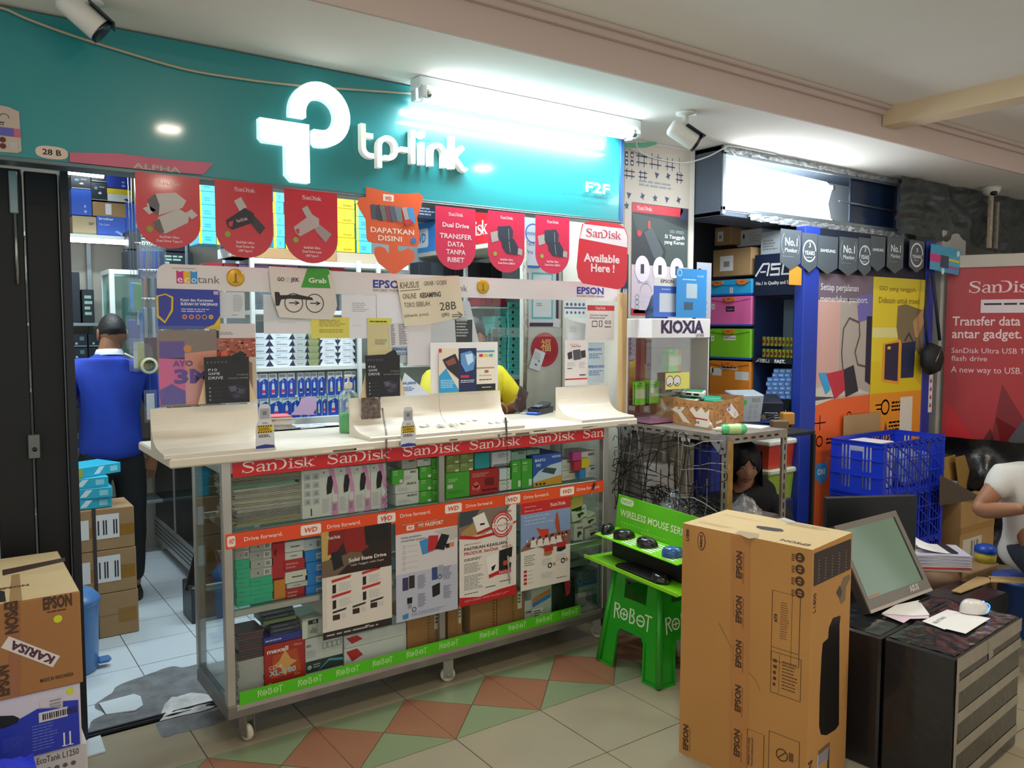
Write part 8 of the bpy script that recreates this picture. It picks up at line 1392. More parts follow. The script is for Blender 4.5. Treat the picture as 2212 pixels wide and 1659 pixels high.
a=f2.p(*qc(893,692));c=f2.p(*qc(893,575));mm.text('L1800',a[0],a[1],.020,Z1,KI,wd=c[1]-a[1],rot=PI/2,bold=.02);mm.poly([P(1020,570),P(1050,525),P(1065,480),P(1100,460),P(1108,480),P(1080,540),P(1075,620),P(1050,645),P(1035,600)],Z1,C('7a6448'));mm.poly([P(1020,575),P(1040,530),P(1055,560),P(1045,605)],Z1+.0008,C('4c3c2c'))
a=P(900,1659);c=P(975,1520);mm.rect(a[0],a[1],c[0],c[1],Z1,C('c8c0c8'));
for i in range(9): mm.rect(a[0]+.006,a[1]+.004+i*.0062,c[0]-.006,a[1]+.0065+i*.0062,Z1+.0008,INK)
mm.poly([P(975,1500),P(978,1495),P(974,1700),P(960,1700)],Z1,DKP);a=f2.p(*qc(870,1659));mm.text('EPSON',a[0],a[1]-.12,.03,Z1,KI,wd=.15,rot=PI/2,bold=.04);a=P(1075,1300);c=P(1085,1020);mm.rows(a[0],a[1],c[0]+.008,c[1],30,Z1,C('6c4a2c'),.3);mm.obj('side_print',g,'dark printed picture on the narrow face')
f3=Fr((A.x,A.y,CH),B-A,D3-A);ft=Fr((A.x,A.y,CH),(B-A),Vector((-(B-A).y,(B-A).x,0)));mm=M(ft);P=lambda x,y: ft.p(*qc(x,y))
pc=[P(525,165),P(535,160),P(600,168),P(680,180),P(697,190),P(690,197),P(640,195),P(560,183),P(530,173)];mm.poly(pc,Z1,C('2a1c14'))
a=P(868,278);c=P(690,243);d=math.atan2(c[1]-a[1],c[0]-a[0]);mm.text('EPSON',a[0]+.0,a[1],.024,Z1,KI,wd=math.hypot(c[0]-a[0],c[1]-a[1]),rot=d,bold=.02)
mm.poly([P(395,205),P(420,190),P(545,210),P(540,235),P(480,240)],Z1,C('b09a78',.4));mm.poly([P(655,118),P(700,110),P(770,135),P(740,145)],Z1,C('c8c4bc',.3))
for x0,y0,x1,y1 in ((160,140,400,175),(330,90,620,150),(700,150,1000,185)): a=P(x0,y0);c=P(x1,y1);mm.rows(min(a[0],c[0]),min(a[1],c[1]),max(a[0],c[0]),max(a[1],c[1]),9,Z1,C('a28a64'),.3)
mm.obj('top_print',g,'hand slot and faint print on the top')
# ================================================================== BLACK WRAPPED BOXES
BW=C('17161a',.35,coat=.5,bump=.5,bsc=9,var=.3,sc=5);BTP=C('8a8072',.3,coat=.3,var=.15,sc=20);HB_=.5
uB=Vector((.996,.083,0));vB=Vector((-.083,.996,0));N0=Vector((2.731,1.28,0))
for k,(o,w_,d_,h_,l_) in enumerate(((N0,.60,.245,HB_,'black plastic-wrapped box with grey tape bands, nearest the camera'),(N0+vB*.255+uB*.0,.62,.25,HB_-.004,'black plastic-wrapped box behind the taped one beside the tall carton'))):
    g=thing('wrapped_box',l_,'box',tuple(o+uB*w_/2+vB*d_/2));mm=M();mm.T=Matrix(((uB.x,vB.x,0,o.x),(uB.y,vB.y,0,o.y),(0,0,1,0),(0,0,0,1)));mm.box(0,0,0,w_,d_,h_,BW,.008);mm.obj('box_body',g)
    mm=M(Fr((o.x,o.y,h_),uB,vB));mm.grid(lambda a,b,w_=w_,d_=d_,k=k: (.01+(w_-.02)*a,.01+(d_-.02)*b,.002+.004*noise.noise((a*14,b*6,k))),50,24,C('23282a',.16,coat=.8,bump=.3,bsc=30));mm.obj('film_wrap',g,'glossy crinkled film on the top')
    if k == 0:
        mm=M(Fr(o,uB,(0,0,1)));mm.rect(0,0,.025,h_,.0012,BTP)
        for z0 in (.035,.155,.265,.375): mm.poly([(.0,z0),(w_,z0+.012),(w_,z0+.048),(.0,z0+.040)],.0016,BTP)
        mm.poly([(0,h_-.055),(w_,h_-.05),(w_,h_),(0,h_)],.0016,BTP);mm.poly([(.26,h_),(.31,h_),(.32,h_-.075),(.28,h_-.08)],.0022,BTP);mm.obj('tape_bands',g,'grey tape bands across the end face')
        mm=M(Fr(o,uB,(0,0,1)));mm.grid(lambda a,b,w_=w_: (.03+(w_-.035)*a,.04+.42*b,-.0015+.0045*abs(noise.noise((a*22+b*9,b*3,2)))),70,20,C('2c2a2b',.3,coat=.3));mm.obj('film_wrap',g,'wrinkled dark film between the tape bands')
# things on the boxes
def flat(name,lab,cat,P,z,th,mt,fn=None):
    f=FZ(z);pts=[f.p(*q) for q in P];mm=M(f);mm.prism(pts,0,th,mt);fn and fn(mm,f);return mm.obj(name,None,lab,cat)
zt_=HB_+.008
def belut(mm,f): a=f.p(2022,1348);c=f.p(2052,1330);mm.text('BELITTING',a[0],a[1],.014,.0015,GREY,wd=.10,rot=math.atan2(c[1]-a[1],c[0]-a[0]),bold=.02)
flat('paper_sheet','white paper reading BELITTING on the nearest black wrapped box','paper',[(1992,1342),(2046,1317),(2139,1336),(2086,1369),(2045,1359),(2040,1360)],zt_,.001,PAPER,belut);flat('paper_sheet','folded white papers under the leaning monitor','paper',[(1905,1326),(1935,1308),(1985,1298),(2008,1329),(1970,1331)],zt_+.001,.003,PAPER);flat('paper_sheet','pinkish sheet beneath the folded papers','paper',[(1904,1327),(1952,1346),(1966,1337),(2006,1336),(2007,1330),(1940,1325)],zt_-.001,.001,C('d8c0cc',.6))
c=on(2,zt_,2104,1322);T=Matrix.Translation((c.x,c.y,zt_)) @ Matrix.Rotation(-.35,4,'Z');g=mouse(T,'lit_mouse','white computer mouse with blue light strip on the black wrapped box','dcd6d2',.125);BL=C('2a6cff',.4,e=5)
mm=M();mm.T=T;P=[(.062*math.cos(a),.040*math.sin(a),.018+.010*math.cos(a*2)) for a in [-1.3+i*.22 for i in range(9)]];mm.tube(P,.0018,BL,6);mm.tube([(.030,-.012,.043),(.042,-.004,.037)],.003,BL,6);mm.obj('light_strip',g,'glowing blue strip')
# leaning monitor
def quadmon(name,lab,BLp,BRp,TRp,zb,cols,th=.03,logo=True):
    Bl=on(2,zb,*BLp);Br=on(2,zb,*BRp);e=Br-Bl;d=ray(*TRp);t=(Br-_C).dot(e)/d.dot(e);Tr=_C+d*t;U_=e.normalized();V_=(Tr-Br);H_=V_.length;W_=e.length;return Bl,U_,V_.normalized(),W_,H_
Bl=on(2,zt_+.004,1879,1326);Br=on(2,zt_+.004,2012,1276);e=(Br-Bl);e.z=0
nrm=Vector((-e.y,e.x,0)).normalized();V_=(nrm*.42+Vector((0,0,1))*.908).normalized();fm=Fr(Bl,e,V_);tr=fm.p(1932,1103);W_=e.length;H_=tr[1]
g=thing('leaning_monitor','grey all-in-one screen reading ASUS leaning askew on the black wrapped boxes','monitor',tuple((Bl+Br)/2));BZ=C('7c746c',.35,.3)
x0=min(-.12,fm.p(1790,1140)[0]);tl=fm.p(1800,1137);Q=[(0,0),(W_,0),(tr[0],tr[1]),(tl[0],tl[1])];mm=M(fm);mm.prism(Q,-.035,0,C('3a3634',.4));cq=(sum(p[0] for p in Q)/4,sum(p[1] for p in Q)/4)
mm.obj('casing',g);lp=lambda a,b: (Q[0][0]*(1-a)*(1-b)+Q[1][0]*a*(1-b)+Q[2][0]*a*b+Q[3][0]*(1-a)*b,Q[0][1]*(1-a)*(1-b)+Q[1][1]*a*(1-b)+Q[2][1]*a*b+Q[3][1]*(1-a)*b)
mm=M(fm);mm.prism(Q,.0,.006,BZ);mm.poly([lp(.0,.0),lp(1,0),lp(1,.035),lp(0,.035)],.0066,C('b9ada4',.3,.4));mm.poly([lp(.9,.15),lp(.935,.15),lp(.935,.93),lp(.9,.93)],.0066,BLACK);mm.text('ASUS',*lp(.66,.07),.022,.007,C('c8c0b4',.3,.5),wd=.07,rot=0,bold=.05);mm.obj('bezel',g)
mm=M(fm);mm.poly([lp(.04,.15),lp(.905,.15),lp(.905,.93),lp(.04,.93)],.0068,C('6f8a78',.12,coat=.6,var=.12,sc=2));mm.poly([lp(.06,.16),lp(.22,.16),lp(.22,.18),lp(.06,.18)],.0074,C('b87a50',.4));mm.obj('screen',g,'dull green reflective screen')
P4=[_C+ray(1786,1077)*3.62,_C+ray(1981,1071)*3.62,_C+ray(1978,1215)*3.62,_C+ray(1786,1215)*3.62]
fm2=Fr(P4[3],P4[2]-P4[3],(0,0,1));mm=M(fm2);a=fm2.p(1786,1077);b=fm2.p(1981,1072);mm.prism([(0,-.14),(b[0],-.14),(b[0],b[1]),(a[0],a[1])],-.04,0,C('101114',.45));mm.prism([(b[0]*.4,-.14),(b[0]*.6,-.14),(b[0]*.6,.05),(b[0]*.4,.05)],-.07,-.04,C('101114',.45));g2=mm.obj('dark_monitor',None,'dark monitor back standing behind the leaning screen','monitor')
mm=M();c=P4[3];d_=on(2,.5,1870,1300);mm.box(3.02,1.86,0,3.58,2.14,c.z-.14-.002,C('141418',.4,coat=.3),.008);mm.obj('wrapped_box',None,'third black wrapped box hidden behind the leaning screen','box')
# ================================================================== CRATES
CBL=C('1a36c0',.35,coat=.2);cx0,cx1,cy0,cy1=4.4,5.10,2.517,2.845;ct=.937;ch=.3115
def crate(z0,lab):
    g=thing('plastic_crate',lab,'crate',((cx0+cx1)/2,(cy0+cy1)/2,z0));z1=z0+ch-.002;zz=[z0,z0+ch*.33,z0+ch*.64,z1-.03,z1]
    for nm,fr,L_,lat in (('side_wall',Fr((cx0,cy1,0),(0,-1,0),(0,0,1)),cy1-cy0,0),('side_wall',Fr((cx0,cy0,0),(1,0,0),(0,0,1)),cx1-cx0,1),('side_wall',Fr((cx1,cy0,0),(0,1,0),(0,0,1)),cy1-cy0,0),('side_wall',Fr((cx1,cy1,0),(-1,0,0),(0,0,1)),cx1-cx0,1)):
        mm=M(fr);t=.004
        for z in zz[:4]: mm.prism([(0,z),(L_,z),(L_,z+.006),(0,z+.006)],-.006,.006,CBL)
        mm.prism([(0,z1-.006),(L_,z1-.006),(L_,z1),(0,z1)],-.006,.008,CBL)
        mm.prism([(0,z0),(.03,z0),(.03,z1),(0,z1)],-t,.002,CBL);mm.prism([(L_-.03,z0),(L_,z0),(L_,z1),(L_-.03,z1)],-t,.002,CBL)
        if lat:
            for b in range(3):
                k=.03;za,zb_=zz[b]+.006,zz[b+1]
                n=5
                for i in range(n):
                    xa=.03+(L_-.06)*i/n;xb=.03+(L_-.06)*(i+1)/n
                    mm.rib([(xa,zb_),(xb,za)],.008,-t,CBL,.002);
                    for q_ in (.35,.62,.85): mm.prism([(xa+(xb-xa)*q_,za),(xa+(xb-xa)*q_+.007,za),(xa+(xb-xa)*q_+.007,zb_),(xa+(xb-xa)*q_,zb_)],-t,0,CBL)
                    mm.prism([(xa,za),(xa+.02,za),(xa+.012,zb_),(xa,zb_)],-t,0,CBL)
            mm.prism([(.03,zz[3]),(L_-.03,zz[3]),(L_-.03,z1),(.03,z1)],-t,0,CBL)
            for i in range(9): mm.prism([(.05+i*.07,zz[3]),(.075+i*.07,zz[3]),(.075+i*.07,z1),(.05+i*.07,z1)],0,.006,CBL)
        else:
            # solid bands with upright slots either side of a hand hole
            def band(za,zb_,holes):
                x=.03
                for (h0,h1) in holes: mm.prism([(x,za),(h0,za),(h0,zb_),(x,zb_)],-t,0,CBL);x=h1
                mm.prism([(x,za),(L_-.03,za),(L_-.03,zb_),(x,zb_)],-t,0,CBL)
            c=L_/2;sl=[(c-.095,c-.083),(c-.072,c-.060),(c-.049,c-.038),(c+.038,c+.049),(c+.060,c+.072),(c+.083,c+.095)]
            band(zz[3],z1,[]);band(zz[2]+.004,zz[3]-.03,sl[:3]+sl[3:]);band(zz[3]-.03,zz[3],sl[:2]+[(c-.049,c+.049)]+sl[4:]);band(zz[1]+.03,zz[2],sl);band(zz[1],zz[1]+.03,[]);band(z0,z0+.03,[]);band(z0+.03,zz[1],sl)
        mm.obj('side_wall',g)
    mm=M();mm.box(cx0+.004,cy0+.004,z0,cx1-.004,cy1-.004,z0+.006,CBL);mm.obj('crate_bottom',g)
for i,l_ in enumerate(('blue plastic crate at the floor, lowest of the stack of three','blue plastic crate in the middle of the stack of three','topmost blue plastic crate of the stack, open and holding papers')): crate(.002+i*ch,l_)
bx('white_carton','white carton sticking up inside the topmost blue crate','box',4.46,2.62,2*ch+.012,4.7,2.82,.915,C('d2d2d6',.6));bx('clear_bag','clear bag of small goods in the topmost blue crate','bag',4.75,2.56,2*ch+.012,5.04,2.8,.83,C('8c94a4',.3,var=.5,sc=30),.03)
# ================================================================== CLUTTER AT THE SIDE OF THE RED BANNER
def ctn(name,lab,pxl,pxn,pxr,yn,z0,z1,Yn,mt,dec=None,depth=None,cat='carton'):
    """box with its near corner seen at pixel (pxn, yn) at height z1 and plane Y = Yn"""
    p=on(1,Yn,pxn,yn);l=on(0,p.x,pxl,yn);r=on(1,Yn,pxr,yn);mm=M();mm.box(p.x,Yn,z0,r.x,l.y if depth is None else Yn+depth,z1,mt,.004)
    if dec: dec(mm,p.x,Yn,r.x,z0,z1)
    return mm.obj(name,None,lab,cat)
def dd(mm,x,y,x1,z0,z1): mm.T=FY(y).m.copy();mm.rect(x+.03,z0+.10,x+.28,z0+.26,.0008,C('c8bfae'));[mm.rect(x+.14+k*.014,z0+.12,x+.147+k*.014,z0+.24,.0014,INK) for k in (0,1,3,5,6)];mm.rect(x,z0+.30,x1,z0+.34,.0008,C('9c7440'))
p=on(1,2.45,2078,1085);ctn('open_carton','open brown carton beside the blue crates',2032,2078,2150,1085,.0,p.z,2.45,C('a8814f',.7,var=.1),dd)
zc=p.z;mm=M();a,b,c,d_=on(1,2.46,2030,1025),on(1,2.43,2113,1070),on(1,2.6,2112,1085),on(1,2.60,2030,1082);mm.add([a[:],b[:],(b.x,b.y,zc+.002),(a.x+.05,a.y+.02,zc+.002)],[(0,3,2,1)],C('54453a',.8));mm.obj('cardboard_flap',None,'dark brown cardboard flap leaning over the open carton','cardboard')
for i,(P,c_,Y_) in enumerate((([(2034,990),(2062,982),(2075,1040),(2036,1035)],'9c7c3c',2.66),([(2062,988),(2083,983),(2106,1062),(2070,1050)],'8c6c30',2.62))): f=FY(Y_);mm=M(f);mm.prism([f.p(*q) for q in P]+[(f.p(*P[2])[0],zc),(f.p(*P[3])[0],zc)][:0],0,.004,C(c_,.8));mm.obj('cardboard_flap',None,['short brown cardboard piece standing in the carton by the crates','tall brown cardboard piece standing in the carton by the crates'][i],'cardboard')
crumple('plastic_cover','black plastic sheet heaped under the red banner','sheet',(5.55,2.86,.0),(6.45,1.55,.0),(6.40,1.45,.80),(5.55,2.80,.86),C('121418',.3,bump=.6,bsc=12),.12,50,24,3,4,2)
# stack of papers on a stool of tape drums
SB=C('c8c4d4',.6,var=.12,sc=60);p=on(2,.44,2055,1215);gx,gy=p.x+.05,p.y+.05
q0,q1,q2=on(2,.47,1985,1193),on(2,.47,2117,1205),on(2,.47,2093,1172)
mm=M();z=.37;
for i,(h_,c_) in enumerate(((.012,'b8a894'),(.01,'c8344c'),(.012,'d0c8c0'),(.055,'c6c2d2'))):
    for k in range(max(1,int(h_/.005))): mm.T=Matrix.Translation((q0.x+.17,q0.y+.02,z)) @ Matrix.Rotation(-.75+.05*math.sin(k*2+i),4,'Z');mm.box(-.15,-.11,0,.15,.11,.0045,C(c_,.6));z += .005
mm.obj('paper_stack',None,'thick stack of printed forms on a low drum beside the leaning screen','papers');zs_=z
mm=M();mm.T=Matrix.Translation((q0.x+.17,q0.y+.02,zs_+.001)) @ Matrix.Rotation(-.75,4,'Z');mm.grid(lambda a,b: (-.10+.16*a,-.09+.16*b,.002+.07*(1-a)**2*(.4+.6*b)),10,4,PAPER);mm.obj('curled_sheet',None,'white sheet curling up from the stack of forms','paper');mm=M();mm.T=Matrix.Translation((q0.x+.20,q0.y-.0,zs_+.001)) @ Matrix.Rotation(-.75,4,'Z');mm.box(.02,-.09,0,.06,.08,.008,C('2a2c30',.4),.003);mm.obj('phone',None,'dark slim phone on the stack of forms','phone');mm=M();a=Matrix.Translation((q0.x+.1,q0.y+.08,zs_+.006));mm.T=a;mm.tube([(0,0,0),(.03,-.01,0)],.006,C('c8c020',.4),8);mm.tube([(.03,-.01,0),(.06,-.02,0)],.005,BLACK,8);mm.obj('marker_pen',None,'yellow and black marker on the stack of forms','pen')
g=thing('low_drum','low brown drum wrapped in tape under the stack of forms','drum',(q0.x+.17,q0.y+.02,0));mm=M();mm.lathe((q0.x+.17,q0.y+.02,0),[(0,0),(.135,0),(.14,.02),(.12,.05),(.115,.25),(.13,.27),(.14,.30),(.14,.368),(0,.368)],C('7a5c44',.5,var=.3,sc=10),24);mm.obj('drum_body',g);mm=M();mm.lathe((q0.x+.17,q0.y+.02,0),[(.1185,.06),(.117,.24)],C('a8957c',.3,coat=.3,var=.2,sc=20),24);mm.obj('tape_wrap',g)
ctn('brown_carton','brown carton lying beside the low drum',2050,2075,2160,1197,0,.30,2.02,C('9c7c54',.7,var=.1),None,.26)
c=on(2,.36,2130,1190);mm=M();mm.lathe((c.x,c.y,.302),[(0,0),(.05,0),(.055,.05),(0,.05)],C('c8b83c',.4),20);mm.lathe((c.x,c.y,.352),[(.055,0),(.06,.004),(.058,.03),(.03,.045),(0,.046)],C('1c4cb0',.35),20);mm.obj('small_tub',None,'small yellow tub with a blue lid on the brown carton','tub')
# low heap in front: cardboard flaps, black sheet, white bucket
f=FZ(.34);mm=M(f);mm.prism([f.p(*q) for q in [(2055,1278),(2110,1247),(2140,1250),(2140,1258),(2075,1282)]],0,.005,C('a8895c',.8));mm.prism([f.p(*q) for q in [(2135,1246),(2230,1250),(2230,1262),(2140,1258)]],0,.005,C('b08f60',.8));mm.box(0,0,0,0,0,0,CARD) if 0 else None;mm.obj('cardboard_flap',None,'pale brown carton flaps opened out behind the black wrapped boxes','cardboard')
a=f.p(2040,1295);b=f.p(2172,1275);mm=M();mm.box(a[0]+.0,min(a[1],b[1])-.02,0,b[0],a[1]+.12,.335,C('121316',.4,coat=.3,bump=.4,bsc=10),.01);mm.obj('dark_carton',None,'low dark wrapped carton under the opened brown flaps','carton')
c=on(2,0,2214,1322);g=thing('white_bucket','white plastic bucket with printed side at the frame edge','bucket',(c.x,c.y,0));zb2=.001;mm=M();mm.lathe((c.x,c.y,zb2),[(0,0),(.095,0),(.108,.19),(.114,.192),(.114,.204),(.10,.208),(0,.2)],C('c8c4c0',.45,var=.1,sc=12),28);mm.obj('bucket_body',g);mm=M();mm.lathe((c.x,c.y,zb2+.204),[(.10,0),(.06,.012),(0,.016)],C('d8c8bc',.5),20);mm.obj('lid',g)
mm=M();P=[on(2,HB_+.012,1985,1300),on(2,HB_+.05,2010,1290),on(2,HB_+.06,2050,1293),on(2,HB_+.012,2075,1305)];mm.tube(cr([tuple(v) for v in P],5),.003,BLACK,6);mm.obj('thin_cable',None,'thin black cord between the leaning screen and the heap','cord')
# ================================================================== STACK OF CARTONS AT THE LEFT EDGE
LX=.327;LY=2.71;zT=.80;fl=FY(LY);zm1=fl.p(178,1475)[1];zm2=fl.p(180,1610)[1];LD=.54
g=thing('printer_carton','brown carton reading EPSON with a white KARISA label on top of the left stack','carton',(0,LY,zm1));mm=M();mm.box(-.30,LY,zm1+.001,LX,LY+LD,zT,C('a06c3c',.75,var=.06,sc=3),.003);mm.rect(0,0,0,0,0,KT) if 0 else None;mm.obj('carton_body',g)
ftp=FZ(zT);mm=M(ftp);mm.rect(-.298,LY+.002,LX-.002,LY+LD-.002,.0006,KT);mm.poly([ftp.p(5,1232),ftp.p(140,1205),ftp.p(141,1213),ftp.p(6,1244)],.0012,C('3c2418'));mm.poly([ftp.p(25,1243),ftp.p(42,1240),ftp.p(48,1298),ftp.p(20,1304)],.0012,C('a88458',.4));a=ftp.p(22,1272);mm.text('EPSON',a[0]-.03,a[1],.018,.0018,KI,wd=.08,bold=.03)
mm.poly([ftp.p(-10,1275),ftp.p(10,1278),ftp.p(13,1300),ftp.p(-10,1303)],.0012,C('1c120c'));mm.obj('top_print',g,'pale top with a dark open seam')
q9=lambda x,y: (x/3.463,1180+y/3.463);P=lambda x,y: fl.p(*q9(x,y));mm=M(fl);a=P(322,475);c=P(540,455);mm.text('EPSON',a[0],a[1],.034,Z1,KI,wd=c[0]-a[0],bold=.05);mm.rows(a[0]+.01,a[1]-.014,c[0],a[1]-.006,1,Z1,KI);a=P(433,543);mm.disc(a[0],a[1],.0115,Z1,C('c8cc1c',.5),20)
a=P(340,872);d=PI-.0;rr=math.radians(145);mm.T=fl.m @ Matrix.Translation((P(232,790)[0],P(232,790)[1],0)) @ Matrix.Rotation(math.radians(-35),4,'Z');mm.prism([(-.078,-.018),(.078,-.018),(.078,.018),(-.078,.018)],Z1,Z1+.0005,C('d8ccc4',.6));mm.text('KARISA',.068,.011,.022,Z1+.001,C('4c2838',.6),wd=.13,rot=PI,bold=.04);mm.T=fl.m.copy()
a=P(302,1035);c=P(552,985);mm.text('MADE IN INDONESIA',a[0],a[1]+.006,.011,Z1,KI,wd=c[0]-a[0],bold=.02);a=P(35,590);mm.poly([P(70,420),P(150,420),P(150,1110),P(70,1120)],Z1,C('96603c',.35,coat=.2));mm.text('EPSON',P(35,420)[0],P(35,420)[1],.030,Z1+.001,KI,wd=.095,rot=-PI/2,bold=.05);mm.text('EPSON',P(68,1110)[0],P(68,1110)[1],.028,Z1+.001,KI,wd=.09,rot=PI/2,bold=.05);mm.obj('front_print',g,'dark words, yellow dot and a white name label')
g=thing('printer_carton','blue and white carton with a barcode label, middle of the left stack','carton',(0,LY,zm2));mm=M();mm.box(-.32,LY+.008,zm2+.001,LX-.008,LY+LD+.01,zm1,C('c8c0cc',.5),.003);mm.obj('carton_body',g)
fb3=FY(LY+.008);P=lambda x,y: fb3.p(*q9(x,y));mm=M(fb3);DBL=C('2434a8',.45);mm.poly([P(585,1148),P(470,1158),P(470,1205),(P(280,1215)[0],P(280,1215)[1]),P(150,1290),P(0,1320),P(-60,1330),(P(-60,1330)[0],zm2+.004),(P(600,1500)[0],zm2+.004)],Z1,DBL);mm.poly([P(-40,1270),P(100,1265),P(145,1285),P(130,1320),P(30,1360),P(-40,1365)],Z1+.0008,C('0c0a10',.6));a=P(292,1330);c=P(505,1210);mm.rect(a[0],a[1]+.004,c[0],c[1]+.006,Z1+.0012,C('ccc4c8'));a=P(300,1210);c=P(462,1150);mm.rect(a[0],a[1],c[0],c[1]+.012,Z1+.001,C('c8c0c4'))
for k in range(16): x=P(318,1300)[0]+k*.0058;mm.rect(x,P(318,1300)[1],x+.003*(1+(k % 3 == 0)*.4),P(318,1262)[1]+.003,Z1+.0018,INK)
for k in range(3): mm.rect(P(370,1160)[0],P(370,1165+k*24)[1],P(455,1160)[0],P(370,1152+k*24)[1],Z1+.0018,GREY)
mm.rows(P(240,1390)[0],P(240,1540)[1],P(440,1390)[0],P(240,1340)[1],9,Z1+.001,C('6a78c8'),.3);mm.rows(P(20,1500)[0],P(20,1550)[1],P(200,1390)[0],P(20,1440)[1],8,Z1+.001,C('4a5ac0'),.3);a=P(523,1083);mm.disc(a[0],a[1],.010,Z1,C('c8cc1c',.5),18)
for k in (0,1): x=P(480+k*45,1440)[0];z=P(480,1440)[1];mm.rib([(x,z+.02),(x,z-.02)],.004,Z1+.001,PAPER);mm.rib([(x-.006,z-.02),(x+.008,z-.022)],.003,Z1+.001,PAPER)
mm.obj('front_print',g,'deep blue print with a white barcode label');mm=M();mm.box(-.32,LY+.014,.001,LX+.006,LY+LD+.015,zm2,C('c4bcb8',.5),.003);mm.T=FY(LY+.014).m.copy();a=fb3.p(78,1655);a=fb3.p(80,1654);mm.text('EcoTank L1250',a[0],a[1],.019,Z1,C('4a4448',.5),wd=.112,bold=.01);[mm.disc(a[0]+.03+k*.022,a[1]-.024,.007,Z1,C('5c5454'),16) for k in range(4)];mm.obj('printer_carton',None,'white carton reading EcoTank L1250, lowest of the left stack','carton')
c=_C+ray(15,1650)*2.12;mm=M();mm.grid(lambda a,b: (c.x-.30+.37*a,c.y-.10+.25*b,c.z-.06+.06*math.sin(min(1,(1-a)*3)*PI/2)*math.sin(b*PI)+.008*noise.noise((a*6,b*5,1))),16,12,C('1c34e0',.4,bump=.3));mm.box(c.x-.30,c.y-.09,0,c.x+.05,c.y+.14,c.z-.05,C('1c34e0',.4),.01);mm.obj('blue_bag',None,'bright blue plastic bag heaped before the left stack','bag')
# ================================================================== PEOPLE
def skinned(name,V,E,R_,mat,parent=None,sub=2,label=None,disp=0,mats=None):
    me=bpy.data.meshes.new(name);me.from_pydata(V,E,[]);o=bpy.data.objects.new(name,me);COL.objects.link(o)
    md=o.modifiers.new('s','SKIN');md.use_smooth_shade=True;sv=me.skin_vertices[0].data
    for i,r in enumerate(R_): sv[i].radius=r if isinstance(r,tuple) else (r,r);sv[i].use_root=(i == 0)
    s2=o.modifiers.new('u','SUBSURF');s2.levels=s2.render_levels=sub
    nm=bpy.data.meshes.new_from_object(o.evaluated_get(bpy.context.evaluated_depsgraph_get()));bpy.data.objects.remove(o)
    if disp:
        for v in nm.vertices: v.co += v.normal*disp*noise.noise(v.co*9)
    for p in nm.polygons: p.use_smooth=True
    nm.materials.clear();[nm.materials.append(x) for x in (mats or [mat])]
    o=bpy.data.objects.new(name,nm);COL.objects.link(o);par(o,parent);tag(o,label);return o
def chain(paths):
    """joined polylines of (point, radius); equal points are shared"""
    V=[];E=[];R_=[];ix={}
    for P in paths:
        prev=None
        for p,r in P:
            k=tuple(round(c,4) for c in p)
            if k not in ix: ix[k]=len(V);V.append(tuple(p));R_.append(r)
            if prev is not None: E.append((prev,ix[k]))
            prev=ix[k]
    return V,E,R_
def head(T,skin_m,hair_m,parent,k=1,hair='short',R_=.078):
    """head shaped from a ball: face towards local -y"""
    def shp(d):
        x,y,z=d;rx=.074;ry=.092;rz=.112;X=x*rx;Y=y*ry;Z=z*rz
        if z < 0: X *= 1-.30*z*z;Y=Y*(1-.12*z*z)+(-.012*(-z) if y < 0 else .030*z*z*-1 if y > 0 else 0)
        if y < 0:
            f=math.exp(-(x/.22)**2)*math.exp(-((z+.12)/.20)**2);Y -= .020*f
            for sx in (-1,1): Y += .007*math.exp(-((x-sx*.42)/.2)**2)*math.exp(-((z-.12)/.14)**2)
            Y -= .006*math.exp(-(x/.3)**2)*math.exp(-((z+.48)/.1)**2);Y -= .008*math.exp(-(x/.35)**2)*math.exp(-((z+.85)/.18)**2)
        return (X*k,Y*k,Z*k)
    mm=M();mm.T=T;mm.grid(lambda u,v: shp((math.sin(v*PI)*math.cos(u*2*PI),math.sin(v*PI)*math.sin(u*2*PI),-math.cos(v*PI))),40,28,skin_m)
    for sx in (-1,1): mm.lathe((sx*.076*k,.006*k,-.005*k),[(0,-.010*k),(.018*k,-.006*k),(.026*k,0),(.020*k,.006*k),(.008*k,.002*k)],skin_m,12,'x',1.35)
    h=mm.obj('head',parent)
    for sx in (-1,1): e=M();e.T=T;e.lathe((sx*.031*k,-.080*k,.014*k),[(0,-.008*k),(.010*k,-.004*k),(.012*k,.002*k)],C('a89c94',.4),12,'y',.5);e.lathe((sx*.031*k,-.0815*k,.014*k),[(0,-.0075*k),(.005*k,-.005*k)],C('1c120e',.2),10,'y');e.rib([(0,0),(0,0)],0,0,BLACK) if 0 else None;e.tube([(sx*.018*k,-.090*k,.032*k),(sx*.032*k,-.092*k,.036*k),(sx*.046*k,-.084*k,.032*k)],.0022*k,C('1c1410',.7),5);e.obj('eye',h)
    e=M();e.T=T;e.tube([(-.024*k,-.082*k,-.056*k),(0,-.094*k,-.053*k),(.024*k,-.082*k,-.056*k)],[.002*k,.006*k,.002*k],C('8c4a40',.5),8);e.obj('mouth',h)
    m2=M();m2.T=T
    def hf(u,v):
        a=u*2*PI;fr_=max(0,-math.sin(a));lim=(.34+.26*(1-fr_)**.5) if hair == 'short' else (.34+.44*(1-fr_)**.45);t=v*lim*PI;d=(math.sin(t)*math.cos(a),math.sin(t)*math.sin(a),math.cos(t));x,y,z=shp(d);g_=1.05 if hair == 'short' else 1.14
        if v > .93: g_=.98
        return (x*g_,y*g_+(.004 if y > 0 else 0),z*g_+.004+(.0015*noise.noise((x*200,y*200,z*60))))
    m2.grid(hf,36,16,hair_m);m2.obj('hair',parent);return h
